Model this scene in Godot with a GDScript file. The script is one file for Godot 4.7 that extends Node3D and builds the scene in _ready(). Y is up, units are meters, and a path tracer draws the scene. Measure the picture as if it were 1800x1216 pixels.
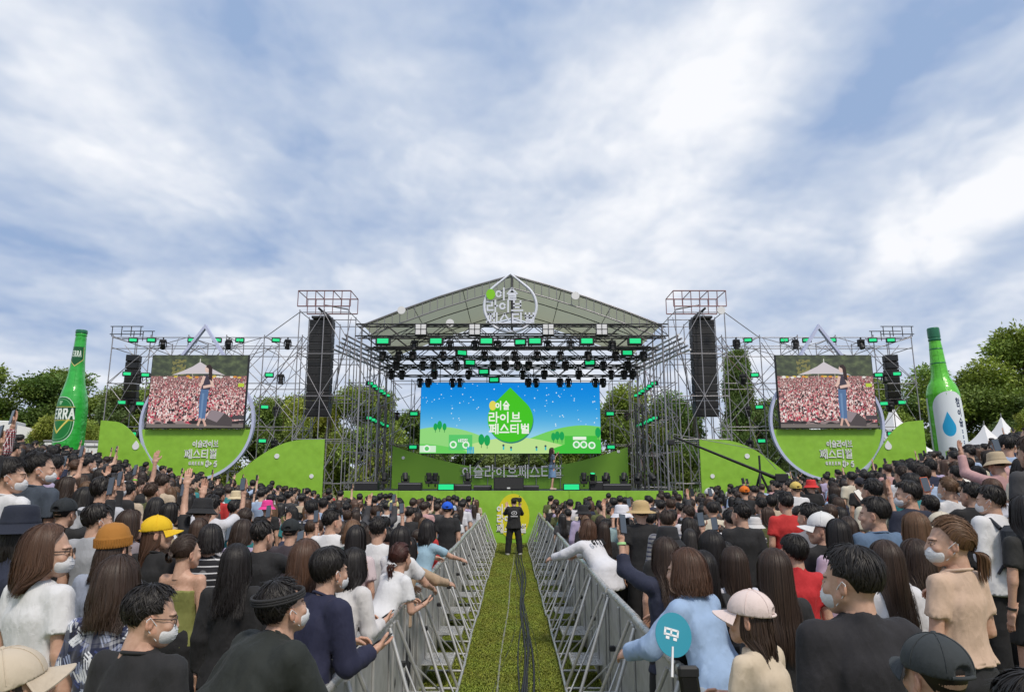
extends Node3D

# ------------------------------------------------------------------ scene
func _ready():
	rng.seed = 7
	make_camera_and_light()
	make_materials()
	make_ground()
	make_stage()
	make_wings()
	make_bottles()
	make_site()
	make_trees()
	make_barriers()
	make_people()

func make_camera_and_light():
	var cam := Camera3D.new()
	cam.name = "camera"
	cam.fov = 53.13
	cam.near = 0.1
	cam.far = 1500.0
	cam.position = Vector3(0, 2.28, 0)
	cam.rotation_degrees = Vector3(11.1, 0, 0)
	add_child(cam)
	var env := Environment.new()
	env.background_mode = Environment.BG_SKY
	env.tonemap_mode = Environment.TONE_MAPPER_LINEAR
	env.tonemap_exposure = 1.6
	env.background_energy_multiplier = 1.0
	env.sdfgi_enabled = true
	env.ssao_enabled = true
	env.ssil_enabled = true
	var sky := Sky.new()
	var sm := PanoramaSkyMaterial.new()
	sm.panorama = sky_picture()
	sky.sky_material = sm
	env.sky = sky
	var we := WorldEnvironment.new()
	we.name = "world_environment"
	we.environment = env
	add_child(we)
	var sun := DirectionalLight3D.new()
	sun.name = "sun"
	sun.light_energy = 0.5
	sun.light_color = Color(1.0, 0.96, 0.9)
	sun.light_angular_distance = 10.0
	sun.shadow_enabled = true
	sun.rotation_degrees = Vector3(-52, 28, 0)
	add_child(sun)

func fbm(sd: int, freq: float, oct: int) -> FastNoiseLite:
	var f := FastNoiseLite.new()
	f.seed = sd
	f.noise_type = FastNoiseLite.TYPE_SIMPLEX_SMOOTH
	f.frequency = freq
	f.fractal_type = FastNoiseLite.FRACTAL_FBM
	f.fractal_octaves = oct
	return f

# soft banks of cloud: azimuth, elevation (degrees), half widths, tilt, how much brighter (+) or darker (-)
const BANKS := [
	[18.5, 33.5, 15.0, 4.5, 24.0, 0.55], [33.0, 17.2, 9.0, 2.8, 24.0, 0.85], [16.0, 26.5, 9.0, 4.0, 30.0, 0.42],
	[-32.0, 25.5, 8.0, 7.0, -50.0, 0.62], [-9.5, 28.5, 6.5, 3.5, 18.0, 0.38], [3.0, 20.0, 10.0, 3.0, 12.0, 0.38],
	[-26.5, 33.0, 7.0, 5.5, 30.0, -0.55], [-14.5, 26.0, 8.0, 4.0, 20.0, -0.5], [33.5, 31.5, 8.0, 7.0, 40.0, -0.4],
	[27.0, 25.5, 9.0, 2.6, 26.0, -0.5], [-36.0, 17.0, 5.0, 2.6, -10.0, -0.5], [8.0, 24.0, 9.0, 2.4, 22.0, -0.42],
	[-2.0, 31.5, 6.0, 3.6, 40.0, -0.3], [-38.0, 12.0, 9.0, 1.4, -14.0, -0.5], [25.0, 15.5, 5.0, 2.2, 24.0, -0.4],
	[36.0, 15.0, 9.0, 1.3, 22.0, -0.45], [-21.0, 18.5, 9.0, 2.4, 8.0, -0.3], [-7.0, 20.0, 7.0, 2.5, 16.0, -0.25],
	[-27.0, 20.5, 6.0, 2.2, 14.0, 0.3], [-20.0, 15.0, 12.0, 1.6, 6.0, 0.22], [12.0, 15.0, 10.0, 1.8, 10.0, 0.25],
]

func sky_picture() -> ImageTexture:
	var w := 2560
	var h := 1280
	var top := h / 2 + 8
	var n1 := fbm(11, 0.9, 5)
	var n2 := fbm(23, 2.6, 5)
	var n3 := fbm(31, 4.2, 5)
	var n4 := fbm(37, 14.0, 4)
	var blue := Color(0.20, 0.275, 0.42)
	var grey := Color(0.365, 0.415, 0.505)
	var white := Color(0.60, 0.61, 0.635)
	var bw := []
	for b in BANKS:
		bw.append([b[0], b[1], 1.0 / b[2], 1.0 / b[3], cos(deg_to_rad(b[4])), sin(deg_to_rad(b[4])), b[5]])
	var rows := []
	rows.resize(top)
	var gate := Mutex.new()
	var id := WorkerThreadPool.add_group_task(func(y: int):
		var row := PackedByteArray()
		row.resize(w * 3)
		var el := (0.5 - (y + 0.5) / h) * PI
		var eld := rad_to_deg(el)
		var sy := maxf(sin(el), 0.0)
		var cy := cos(el)
		var lift := 1.0 / (sy + 0.13)
		var near: Array = bw.filter(func(b): return absf(b[1] - eld) < 26.0)
		var haze := clampf(1.0 - eld / 14.0, 0.0, 1.0)
		var x := 0
		while x < w:
			var step := 1 if eld < 52.0 and (x < 460 or x >= 2100) else 4
			var az := (float(x) + 0.5) / w * TAU
			if az > PI: az -= TAU
			var dx := sin(az) * cy * lift
			var dz := cos(az) * cy * lift
			# streets of cloud run away from the viewer and a little to the right
			var u := dx * 0.94 - dz * 0.34
			var v := (dx * 0.34 + dz * 0.94) * 0.68
			var a := n1.get_noise_2d(u, v)
			var b2 := n2.get_noise_2d(u + a * 0.35, v + a * 0.2)
			var t := 0.515 + a * 0.40 + b2 * 0.29
			if step == 1:
				t += n3.get_noise_2d(dx + a * 0.2, dz * 0.8 + b2 * 0.15) * 0.21 + n4.get_noise_2d(dx, dz) * 0.09
			var azd := rad_to_deg(az)
			for b in near:
				var px: float = azd - b[0]
				if absf(px) < 34.0:
					var py: float = eld - b[1]
					var p: float = (px * b[4] + py * b[5]) * b[2]
					var q: float = (py * b[4] - px * b[5]) * b[3]
					var e: float = p * p + q * q
					if e < 6.0:
						t += b[6] * 0.78 * exp(-e * 0.9)
			t += haze * 0.16
			t = clampf(0.5 + (t - 0.5) * 0.9, 0.0, 1.0)
			var c: Color
			if t < 0.5:
				c = blue.lerp(grey, t * 2.0)
			else:
				c = grey.lerp(white, (t - 0.5) * 2.0)
			c = c.linear_to_srgb()
			var r8 := int(c.r * 255.0)
			var g8 := int(c.g * 255.0)
			var b8 := int(c.b * 255.0)
			for k in step:
				if x + k < w:
					var i := (x + k) * 3
					row[i] = r8
					row[i + 1] = g8
					row[i + 2] = b8
			x += step
		gate.lock()
		rows[y] = row
		gate.unlock(), top)
	WorkerThreadPool.wait_for_group_task_completion(id)
	var low_row := PackedByteArray()
	low_row.resize(w * 3)
	for x in w:
		low_row[x * 3] = 88
		low_row[x * 3 + 1] = 92
		low_row[x * 3 + 2] = 84
	var data := PackedByteArray()
	for y in top: data.append_array(rows[y])
	for y in range(top, h): data.append_array(low_row)
	return ImageTexture.create_from_image(Image.create_from_data(w, h, false, Image.FORMAT_RGB8, data))

# ------------------------------------------------------------------ helpers
var rng := RandomNumberGenerator.new()
var taken := {}
var M := {}

func numbered(called: String) -> String:
	var k: int = taken.get(called, 0)
	taken[called] = k + 1
	return called if k == 0 else "%s_%03d" % [called, k]

func thing(called: String, label: String, category: String, at := Vector3.ZERO, turn := 0.0, group := "", kind := "") -> Node3D:
	var o := Node3D.new()
	o.name = numbered(called)
	o.position = at
	o.rotation.y = turn
	add_child(o)
	return tag(o, label, category, group, kind)

func tag(o: Node3D, label: String, category: String, group := "", kind := "") -> Node3D:
	if label: o.set_meta("label", label)
	if category: o.set_meta("category", category)
	if group: o.set_meta("group", group)
	if kind: o.set_meta("kind", kind)
	return o

func put(called: String, m: Mesh, mat: Material, parent: Node = null, xf := Transform3D.IDENTITY) -> MeshInstance3D:
	var o := MeshInstance3D.new()
	o.mesh = m
	if mat: o.material_override = mat
	o.transform = xf
	if parent == null:
		o.name = numbered(called)
		add_child(o)
	else:
		part_name(o, called, parent)
		parent.add_child(o)
	return o

func part_name(o: Node, called: String, parent: Node):
	var d: Dictionary = parent.get_meta("n_") if parent.has_meta("n_") else {}
	var k: int = d.get(called, 0)
	d[called] = k + 1
	parent.set_meta("n_", d)
	o.name = called if k == 0 else "%s_%03d" % [called, k]

func dup(o: Node3D, at: Vector3, turn := 0.0, label := "", group := "") -> Node3D:
	var r: Node3D = o.duplicate()
	r.name = numbered(str(o.name).rstrip("0123456789").rstrip("_"))
	add_child(r)
	r.position = at
	r.rotation.y = turn
	if label: r.set_meta("label", label)
	if group: r.set_meta("group", group)
	return r

func lin(r: float, g: float, b: float, a := 1.0) -> Color:
	var c := Color(r, g, b).linear_to_srgb()
	c.a = a
	return c

func flat_mat(c: Color, rough := 0.7, metal := 0.0) -> StandardMaterial3D:
	var m := StandardMaterial3D.new()
	m.albedo_color = c
	m.roughness = rough
	m.metallic = metal
	return m

class MB:
	var v := PackedVector3Array()
	var n := PackedVector3Array()
	var t := PackedVector2Array()
	var c := PackedColorArray()
	var ix := PackedInt32Array()
	var col := Color(1, 1, 1)

	func add(p: Vector3, nn: Vector3, uv := Vector2.ZERO) -> int:
		v.append(p)
		n.append(nn)
		t.append(uv)
		c.append(col)
		return v.size() - 1

	func tri(a: int, b: int, d: int):
		var g := (v[b] - v[a]).cross(v[d] - v[a])
		if g.dot(n[a] + n[b] + n[d]) > 0.0:
			ix.append(a); ix.append(d); ix.append(b)
		else:
			ix.append(a); ix.append(b); ix.append(d)

	func face(p: Array, nn: Vector3, uv := []):
		var f := []
		for i in p.size():
			f.append(add(p[i], nn, uv[i] if uv.size() > i else Vector2(i == 1 or i == 2, i > 1)))
		for i in range(1, p.size() - 1):
			tri(f[0], f[i], f[i + 1])

	func box(xf: Transform3D, s: Vector3, bev := 0.0):
		var e := s * 0.5
		bev = minf(bev, minf(e.x, minf(e.y, e.z)) * 0.9)
		var q := func(sx, sy, sz, ax):
			var p := Vector3(sx * (e.x - bev), sy * (e.y - bev), sz * (e.z - bev))
			p[ax] += [sx, sy, sz][ax] * bev
			return xf * p
		var bs := xf.basis
		for ax in 3:
			for sg in [-1.0, 1.0]:
				var nn := Vector3.ZERO
				nn[ax] = sg
				var pts := []
				for k in [[-1.0, -1.0], [1.0, -1.0], [1.0, 1.0], [-1.0, 1.0]]:
					var sv := [0.0, 0.0, 0.0]
					sv[ax] = sg
					sv[(ax + 1) % 3] = k[0]
					sv[(ax + 2) % 3] = k[1]
					pts.append(q.call(sv[0], sv[1], sv[2], ax))
				face(pts, (bs * nn).normalized())
		if bev <= 0.0:
			return
		for ax in 3:
			var b := (ax + 1) % 3
			var d := (ax + 2) % 3
			for sa in [-1.0, 1.0]:
				for sb in [-1.0, 1.0]:
					var p4 := []
					for k in [[-1.0, ax], [1.0, ax], [1.0, b], [-1.0, b]]:
						var sv := [0.0, 0.0, 0.0]
						sv[ax] = sa
						sv[b] = sb
						sv[d] = k[0]
						p4.append(q.call(sv[0], sv[1], sv[2], k[1]))
					var nn := Vector3.ZERO
					nn[ax] = sa
					nn[b] = sb
					face(p4, (bs * nn).normalized())
		for sx in [-1.0, 1.0]:
			for sy in [-1.0, 1.0]:
				for sz in [-1.0, 1.0]:
					face([q.call(sx, sy, sz, 0), q.call(sx, sy, sz, 1), q.call(sx, sy, sz, 2)], (bs * Vector3(sx, sy, sz)).normalized())

	func tube(path: Array, r0: float, r1: float, sides := 8, caps := true):
		var m := path.size()
		var ref := Vector3.UP
		var d0: Vector3 = (path[1] - path[0]).normalized()
		if absf(d0.dot(ref)) > 0.95: ref = Vector3.RIGHT
		var prev := []
		for i in m:
			var d: Vector3
			if i == 0: d = path[1] - path[0]
			elif i == m - 1: d = path[i] - path[i - 1]
			else: d = (path[i + 1] - path[i]).normalized() + (path[i] - path[i - 1]).normalized()
			d = d.normalized()
			var sx := d.cross(ref).normalized()
			var sy := sx.cross(d)
			ref = sy
			var r := lerpf(r0, r1, float(i) / (m - 1))
			var ring := []
			for k in sides:
				var a := TAU * k / sides
				var nn := sx * cos(a) + sy * sin(a)
				ring.append(add(path[i] + nn * r, nn, Vector2(float(k) / sides, float(i) / (m - 1))))
			if i > 0:
				for k in sides:
					var k2 := (k + 1) % sides
					tri(prev[k], prev[k2], ring[k2])
					tri(prev[k], ring[k2], ring[k])
			if caps and (i == 0 or i == m - 1):
				var cn := -d if i == 0 else d
				var cp := []
				for k in sides:
					cp.append(path[i] + (v[ring[k]] - path[i]))
				face(cp, cn)
			prev = ring

	# profile: points (radius, height) from the bottom up
	func lathe(prof: Array, sides := 24, xf := Transform3D.IDENTITY, a0 := 0.0, a1 := TAU, sx := 1.0):
		var rows := []
		var m := prof.size()
		for i in m:
			var p: Vector2 = prof[i]
			var tg: Vector2 = prof[mini(i + 1, m - 1)] - prof[maxi(i - 1, 0)]
			var row := []
			for k in sides + 1:
				var a := lerpf(a0, a1, float(k) / sides)
				var nn := Vector3(cos(a) * tg.y, -tg.x, sin(a) * tg.y).normalized()
				row.append(add(xf * Vector3(cos(a) * p.x * sx, p.y, sin(a) * p.x), xf.basis * nn, Vector2(float(k) / sides, float(i) / (m - 1))))
			rows.append(row)
			if i > 0:
				for k in sides:
					tri(rows[i - 1][k], rows[i - 1][k + 1], row[k + 1])
					tri(rows[i - 1][k], row[k + 1], row[k])

	# a flat outline (x, y) given thickness along z, centred on z = 0
	func slab(poly: PackedVector2Array, depth: float, xf := Transform3D.IDENTITY, uvbox := Rect2(0, 0, 1, 1)):
		var f := Geometry2D.triangulate_polygon(poly)
		for sg in [1.0, -1.0]:
			var base := v.size()
			for p in poly:
				add(xf * Vector3(p.x, p.y, sg * depth * 0.5), xf.basis.z.normalized() * sg, Vector2((p.x - uvbox.position.x) / uvbox.size.x, 1.0 - (p.y - uvbox.position.y) / uvbox.size.y))
			for i in range(0, f.size(), 3):
				tri(base + f[i], base + f[i + 1], base + f[i + 2])
		var area := 0.0
		for i in poly.size():
			var p := poly[i]
			var q := poly[(i + 1) % poly.size()]
			area += p.x * q.y - q.x * p.y
		for i in poly.size():
			var p := poly[i]
			var q := poly[(i + 1) % poly.size()]
			var e := q - p
			var nn := Vector3(e.y, -e.x, 0).normalized() * signf(area)
			face([xf * Vector3(p.x, p.y, depth * 0.5), xf * Vector3(q.x, q.y, depth * 0.5), xf * Vector3(q.x, q.y, -depth * 0.5), xf * Vector3(p.x, p.y, -depth * 0.5)], xf.basis * nn)

	func mesh() -> ArrayMesh:
		var a := []
		a.resize(Mesh.ARRAY_MAX)
		a[Mesh.ARRAY_VERTEX] = v
		a[Mesh.ARRAY_NORMAL] = n
		a[Mesh.ARRAY_TEX_UV] = t
		a[Mesh.ARRAY_COLOR] = c
		a[Mesh.ARRAY_INDEX] = ix
		var m := ArrayMesh.new()
		m.add_surface_from_arrays(Mesh.PRIMITIVE_TRIANGLES, a)
		return m

func at(x: float, y: float, z: float) -> Transform3D:
	return Transform3D(Basis.IDENTITY, Vector3(x, y, z))

func block(s: Vector3, bev := 0.0) -> ArrayMesh:
	var b := MB.new()
	b.box(Transform3D.IDENTITY, s, bev)
	return b.mesh()

func facing(dir: Vector3, up := Vector3.UP) -> Basis:
	var y := dir.normalized()
	var x := y.cross(up if absf(y.dot(up)) < 0.98 else Vector3.RIGHT).normalized()
	return Basis(x, y, x.cross(y))

var unit_pipe: ArrayMesh
func pipe(called: String, a: Vector3, b: Vector3, r: float, mat: Material, parent: Node) -> MeshInstance3D:
	if unit_pipe == null:
		var m := MB.new()
		m.tube([Vector3(0, -0.5, 0), Vector3(0, 0.5, 0)], 1.0, 1.0, 7)
		unit_pipe = m.mesh()
	var d := b - a
	var bs := facing(d)
	return put(called, unit_pipe, mat, parent, Transform3D(Basis(bs.x * r, bs.y * d.length(), bs.z * r), (a + b) * 0.5))

func noise_tex(freq: float, oct: int, size := 256, normal := false, bump := 4.0, sd := 1) -> ImageTexture:
	var f := fbm(sd, freq, oct)
	var im := f.get_seamless_image(size, size)
	if normal:
		im.convert(Image.FORMAT_RGBA8)
		im.bump_map_to_normal_map(bump)
	return ImageTexture.create_from_image(im)

func ramp_tex(freq: float, oct: int, c0: Color, c1: Color, size := 256, sd := 1) -> ImageTexture:
	var im := fbm(sd, freq, oct).get_seamless_image(size, size)
	var out := Image.create(size, size, false, Image.FORMAT_RGB8)
	for y in size:
		for x in size:
			out.set_pixel(x, y, c0.lerp(c1, im.get_pixel(x, y).r))
	return ImageTexture.create_from_image(out)

func tri_map(m: StandardMaterial3D, scale: float, world := false):
	m.uv1_triplanar = true
	m.uv1_world_triplanar = world
	m.uv1_scale = Vector3.ONE * scale

func make_materials():
	M.steel = flat_mat(lin(0.33, 0.32, 0.34), 0.4, 0.45)
	M.dark_steel = flat_mat(lin(0.055, 0.055, 0.06), 0.5, 0.5)
	M.rust_steel = flat_mat(lin(0.26, 0.15, 0.16), 0.5, 0.4)
	M.black = flat_mat(lin(0.016, 0.016, 0.018), 0.55)
	M.black_gloss = flat_mat(lin(0.012, 0.012, 0.014), 0.25)
	M.white = flat_mat(lin(0.78, 0.78, 0.80), 0.55)
	M.pale_lilac = flat_mat(lin(0.74, 0.77, 0.88), 0.45)
	M.lilac = flat_mat(lin(0.52, 0.56, 0.78), 0.5)
	M.green = flat_mat(lin(0.285, 0.56, 0.045), 0.55)
	M.green.normal_enabled = true
	M.green.normal_texture = noise_tex(0.010, 3, 256, true, 1.6, 3)
	M.green.albedo_texture = ramp_tex(0.05, 5, Color(0.93, 0.93, 0.92), Color(1, 1, 1), 256, 8)
	tri_map(M.green, 0.22)
	M.green_deep = flat_mat(lin(0.20, 0.42, 0.035), 0.6)
	M.lamp_green = flat_mat(lin(0.01, 0.2, 0.08), 0.3)
	M.lamp_green.emission_enabled = true
	M.lamp_green.emission = lin(0.01, 0.62, 0.21)
	M.lamp_green.emission_energy_multiplier = 0.65
	M.lens = flat_mat(lin(0.03, 0.05, 0.06), 0.08)
	M.canopy = flat_mat(lin(0.44, 0.445, 0.38), 0.6)
	M.canopy.backlight_enabled = true
	M.canopy.backlight = Color(0.66, 0.675, 0.60)
	M.alu = flat_mat(lin(0.50, 0.50, 0.49), 0.42, 0.5)
	M.alu.normal_enabled = true
	M.alu.normal_texture = noise_tex(0.012, 3, 256, true, 1.2, 5)
	M.panel = flat_mat(lin(0.50, 0.50, 0.49), 0.5, 0.35)
	M.panel.albedo_texture = ramp_tex(0.03, 5, Color(0.86, 0.86, 0.85), Color(1, 1, 1), 256, 6)
	tri_map(M.panel, 0.7)
	M.alu.roughness_texture = noise_tex(0.03, 4, 256, false, 0.0, 9)
	M.alu.roughness = 0.75
	tri_map(M.alu, 0.9)
	M.fascia = M.green

func rise_at(x: float, z: float) -> float:
	# the field is a shallow bowl; d is metres in front of the viewer
	var d := maxf(-z, 2.5)
	var th := minf(absf(rad_to_deg(atan2(x, d))), 40.0)
	var r := minf(Vector2(x, d).length(), 36.0)
	return pow(th / 33.0, 2.3) * (0.37 + 0.047 * r)

# ------------------------------------------------------------------ lettering made of strokes, ten units high
const SYL := {
	"i": ["3,5c2.3", "8.2,0 8.2,10"],
	"seul": ["5,0 1.6,3.4", "5,0.6 8.4,3.4", "0.3,4.6 9.7,4.6", "1.8,6 8.2,6 8.2,7.8 1.8,7.8 1.8,9.7 8.4,9.7"],
	"ra": ["0.6,1 5,1 5,4.6 0.8,4.6 0.8,8.6 5.8,8.6", "8,0 8,10", "8,4.8 10,4.8"],
	"beu": ["2,0.4 2,6", "8,0.4 8,6", "2,3 8,3", "2,6 8,6", "0.2,8.8 9.8,8.8"],
	"pe": ["0.2,1 5,1", "1.5,1 1.5,8", "3.8,1 3.8,8", "0.2,8 5.2,8", "5,4.5 6.8,4.5", "6.9,0 6.9,10", "9.4,0 9.4,10"],
	"seu": ["5,0.4 1.4,6", "5,0.9 8.6,6", "0.2,8.8 9.8,8.8"],
	"ti": ["6,1 0.8,1 0.8,8.4 6.2,8.4", "0.8,4.7 5.6,4.7", "8.4,0 8.4,10"],
	"beol": ["1,0 1,4.4", "4.6,0 4.6,4.4", "1,2.2 4.6,2.2", "1,4.4 4.6,4.4", "5.4,2.4 8.2,2.4", "8.2,0 8.2,4.9", "1.8,6 8.2,6 8.2,7.8 1.8,7.8 1.8,9.7 8.4,9.7"],
	"cham": ["3.2,0 1.9,0", "0.4,1.4 5.4,1.4", "3,1.6 0.6,4.6", "3,2.4 5.2,4.6", "7.8,0 7.8,5", "7.8,2.5 9.6,2.5", "2,6.2 8,6.2 8,9.6 2,9.6 2,6.2"],
	"E": ["7,0.5 1.5,0.5 1.5,9.5 7,9.5", "1.5,5 6,5"], "R": ["1.5,10 1.5,0.5 6,0.5 7,2.5 6,5 1.5,5", "4,5 7.5,10"], "A": ["0.5,10 4.5,0 8.5,10", "2.4,6.4 6.6,6.4"],
	"T": ["0.5,0.5 8.5,0.5", "4.5,0.5 4.5,10"], "O": ["4.5,5c4"], "G": ["7.6,2 5,0.4 2,1.6 1,5 2,8.4 5,9.6 7.6,8.4 7.6,5.6 5,5.6"], "I": ["3,0 3,10"], "H": ["1,0 1,10", "7.6,0 7.6,10", "1,5 7.6,5"], "N": ["1,10 1,0 7.6,10 7.6,0"],
	"8": ["4.2,2.6c2.3", "4.2,7.3c2.7"], "6": ["6.6,1 3.4,1.6 1.6,5 1.6,7.6", "4.4,7.2c2.6"], ">": ["1,3 4,5 1,7"], "L": ["1.5,0 1.5,9.5 7,9.5"], "D": ["1.5,0.5 1.5,9.5 5,9.5 7.6,7 7.6,3 5,0.5 1.5,0.5"], "S": ["7,1.4 4.4,0.4 1.8,1.6 2,4 6.6,6 7,8.4 4.4,9.6 1.4,8.6"], "V": ["0.5,0 4.5,10 8.5,0"],
}

func strokes(s: String) -> Array:
	var out := []
	for q in SYL[s]:
		if "c" in q:
			var p: PackedStringArray = q.split("c")
			var xy := p[0].split(",")
			var pts := PackedVector2Array()
			for k in 17:
				pts.append(Vector2(float(xy[0]), float(xy[1])) + Vector2.from_angle(TAU * k / 16.0) * float(p[1]))
			out.append(pts)
		else:
			var pts := PackedVector2Array()
			for w in q.split(" "):
				var xy: PackedStringArray = w.split(",")
				pts.append(Vector2(float(xy[0]), float(xy[1])))
			out.append(pts)
	return out

# letters as raised bars; (x, y) is the upper left corner, the letter is w wide and hgt high, y up
func letter_mesh(s: String, w: float, hgt: float, thick: float, depth: float) -> ArrayMesh:
	var b := MB.new()
	for pts in strokes(s):
		for i in pts.size() - 1:
			var p := Vector2(pts[i].x * w / 10.0, -pts[i].y * hgt / 10.0)
			var q := Vector2(pts[i + 1].x * w / 10.0, -pts[i + 1].y * hgt / 10.0)
			var d := (q - p)
			var c := (p + q) * 0.5
			var ang := d.angle()
			# neighbouring bars differ a hair in depth so that no two faces share a plane
			b.box(Transform3D(Basis(Vector3.BACK, ang), Vector3(c.x, c.y, 0)), Vector3(d.length() + thick * 0.9, thick, depth + 0.003 * (i % 3)))
	return b.mesh()

# ------------------------------------------------------------------ flat print: drawing into a picture
func fill_poly(im: Image, poly: PackedVector2Array, col: Color):
	var lo := poly[0]
	var hi := poly[0]
	for p in poly:
		lo = lo.min(p)
		hi = hi.max(p)
	for y in range(maxi(0, int(lo.y)), mini(im.get_height(), int(hi.y) + 1)):
		var xs := []
		var yy := y + 0.5
		for i in poly.size():
			var a := poly[i]
			var b := poly[(i + 1) % poly.size()]
			if (a.y <= yy) != (b.y <= yy):
				xs.append(a.x + (yy - a.y) / (b.y - a.y) * (b.x - a.x))
		xs.sort()
		for i in range(0, xs.size() - 1, 2):
			var x0 := clampi(roundi(xs[i]), 0, im.get_width())
			var x1 := clampi(roundi(xs[i + 1]), 0, im.get_width())
			if x1 > x0: im.fill_rect(Rect2i(x0, y, x1 - x0, 1), col)

func fill_oval(im: Image, c: Vector2, r: Vector2, col: Color):
	var p := PackedVector2Array()
	for k in 28:
		var a := TAU * k / 28
		p.append(c + Vector2(cos(a) * r.x, sin(a) * r.y))
	fill_poly(im, p, col)

func draw_line_on(im: Image, a: Vector2, b: Vector2, w: float, col: Color):
	var d := (b - a).normalized()
	var s := Vector2(-d.y, d.x) * w * 0.5
	var e := d * w * 0.45
	fill_poly(im, PackedVector2Array([a - e + s, b + e + s, b + e - s, a - e - s]), col)

func draw_text_on(im: Image, words: Array, at_: Vector2, w: float, hgt: float, gap: float, thick: float, col: Color):
	var x := at_.x
	for s in words:
		if s != " ":
			for pts in strokes(s):
				for i in pts.size() - 1:
					draw_line_on(im, Vector2(x + pts[i].x * w / 10.0, at_.y + pts[i].y * hgt / 10.0), Vector2(x + pts[i + 1].x * w / 10.0, at_.y + pts[i + 1].y * hgt / 10.0), thick, col)
		x += w + gap

func drop_shape(r: float, tip: float, c := Vector2.ZERO, n := 40) -> PackedVector2Array:
	# a round drop of radius r whose tip stands tip above its centre (y up)
	var p := PackedVector2Array()
	var a0 := acos(r / tip)
	for k in n + 1:
		var a := PI / 2 + a0 + (TAU - 2 * a0) * k / n
		p.append(c + Vector2(cos(a), sin(a)) * r)
	p.append(c + Vector2(0, tip))
	return p

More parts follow.
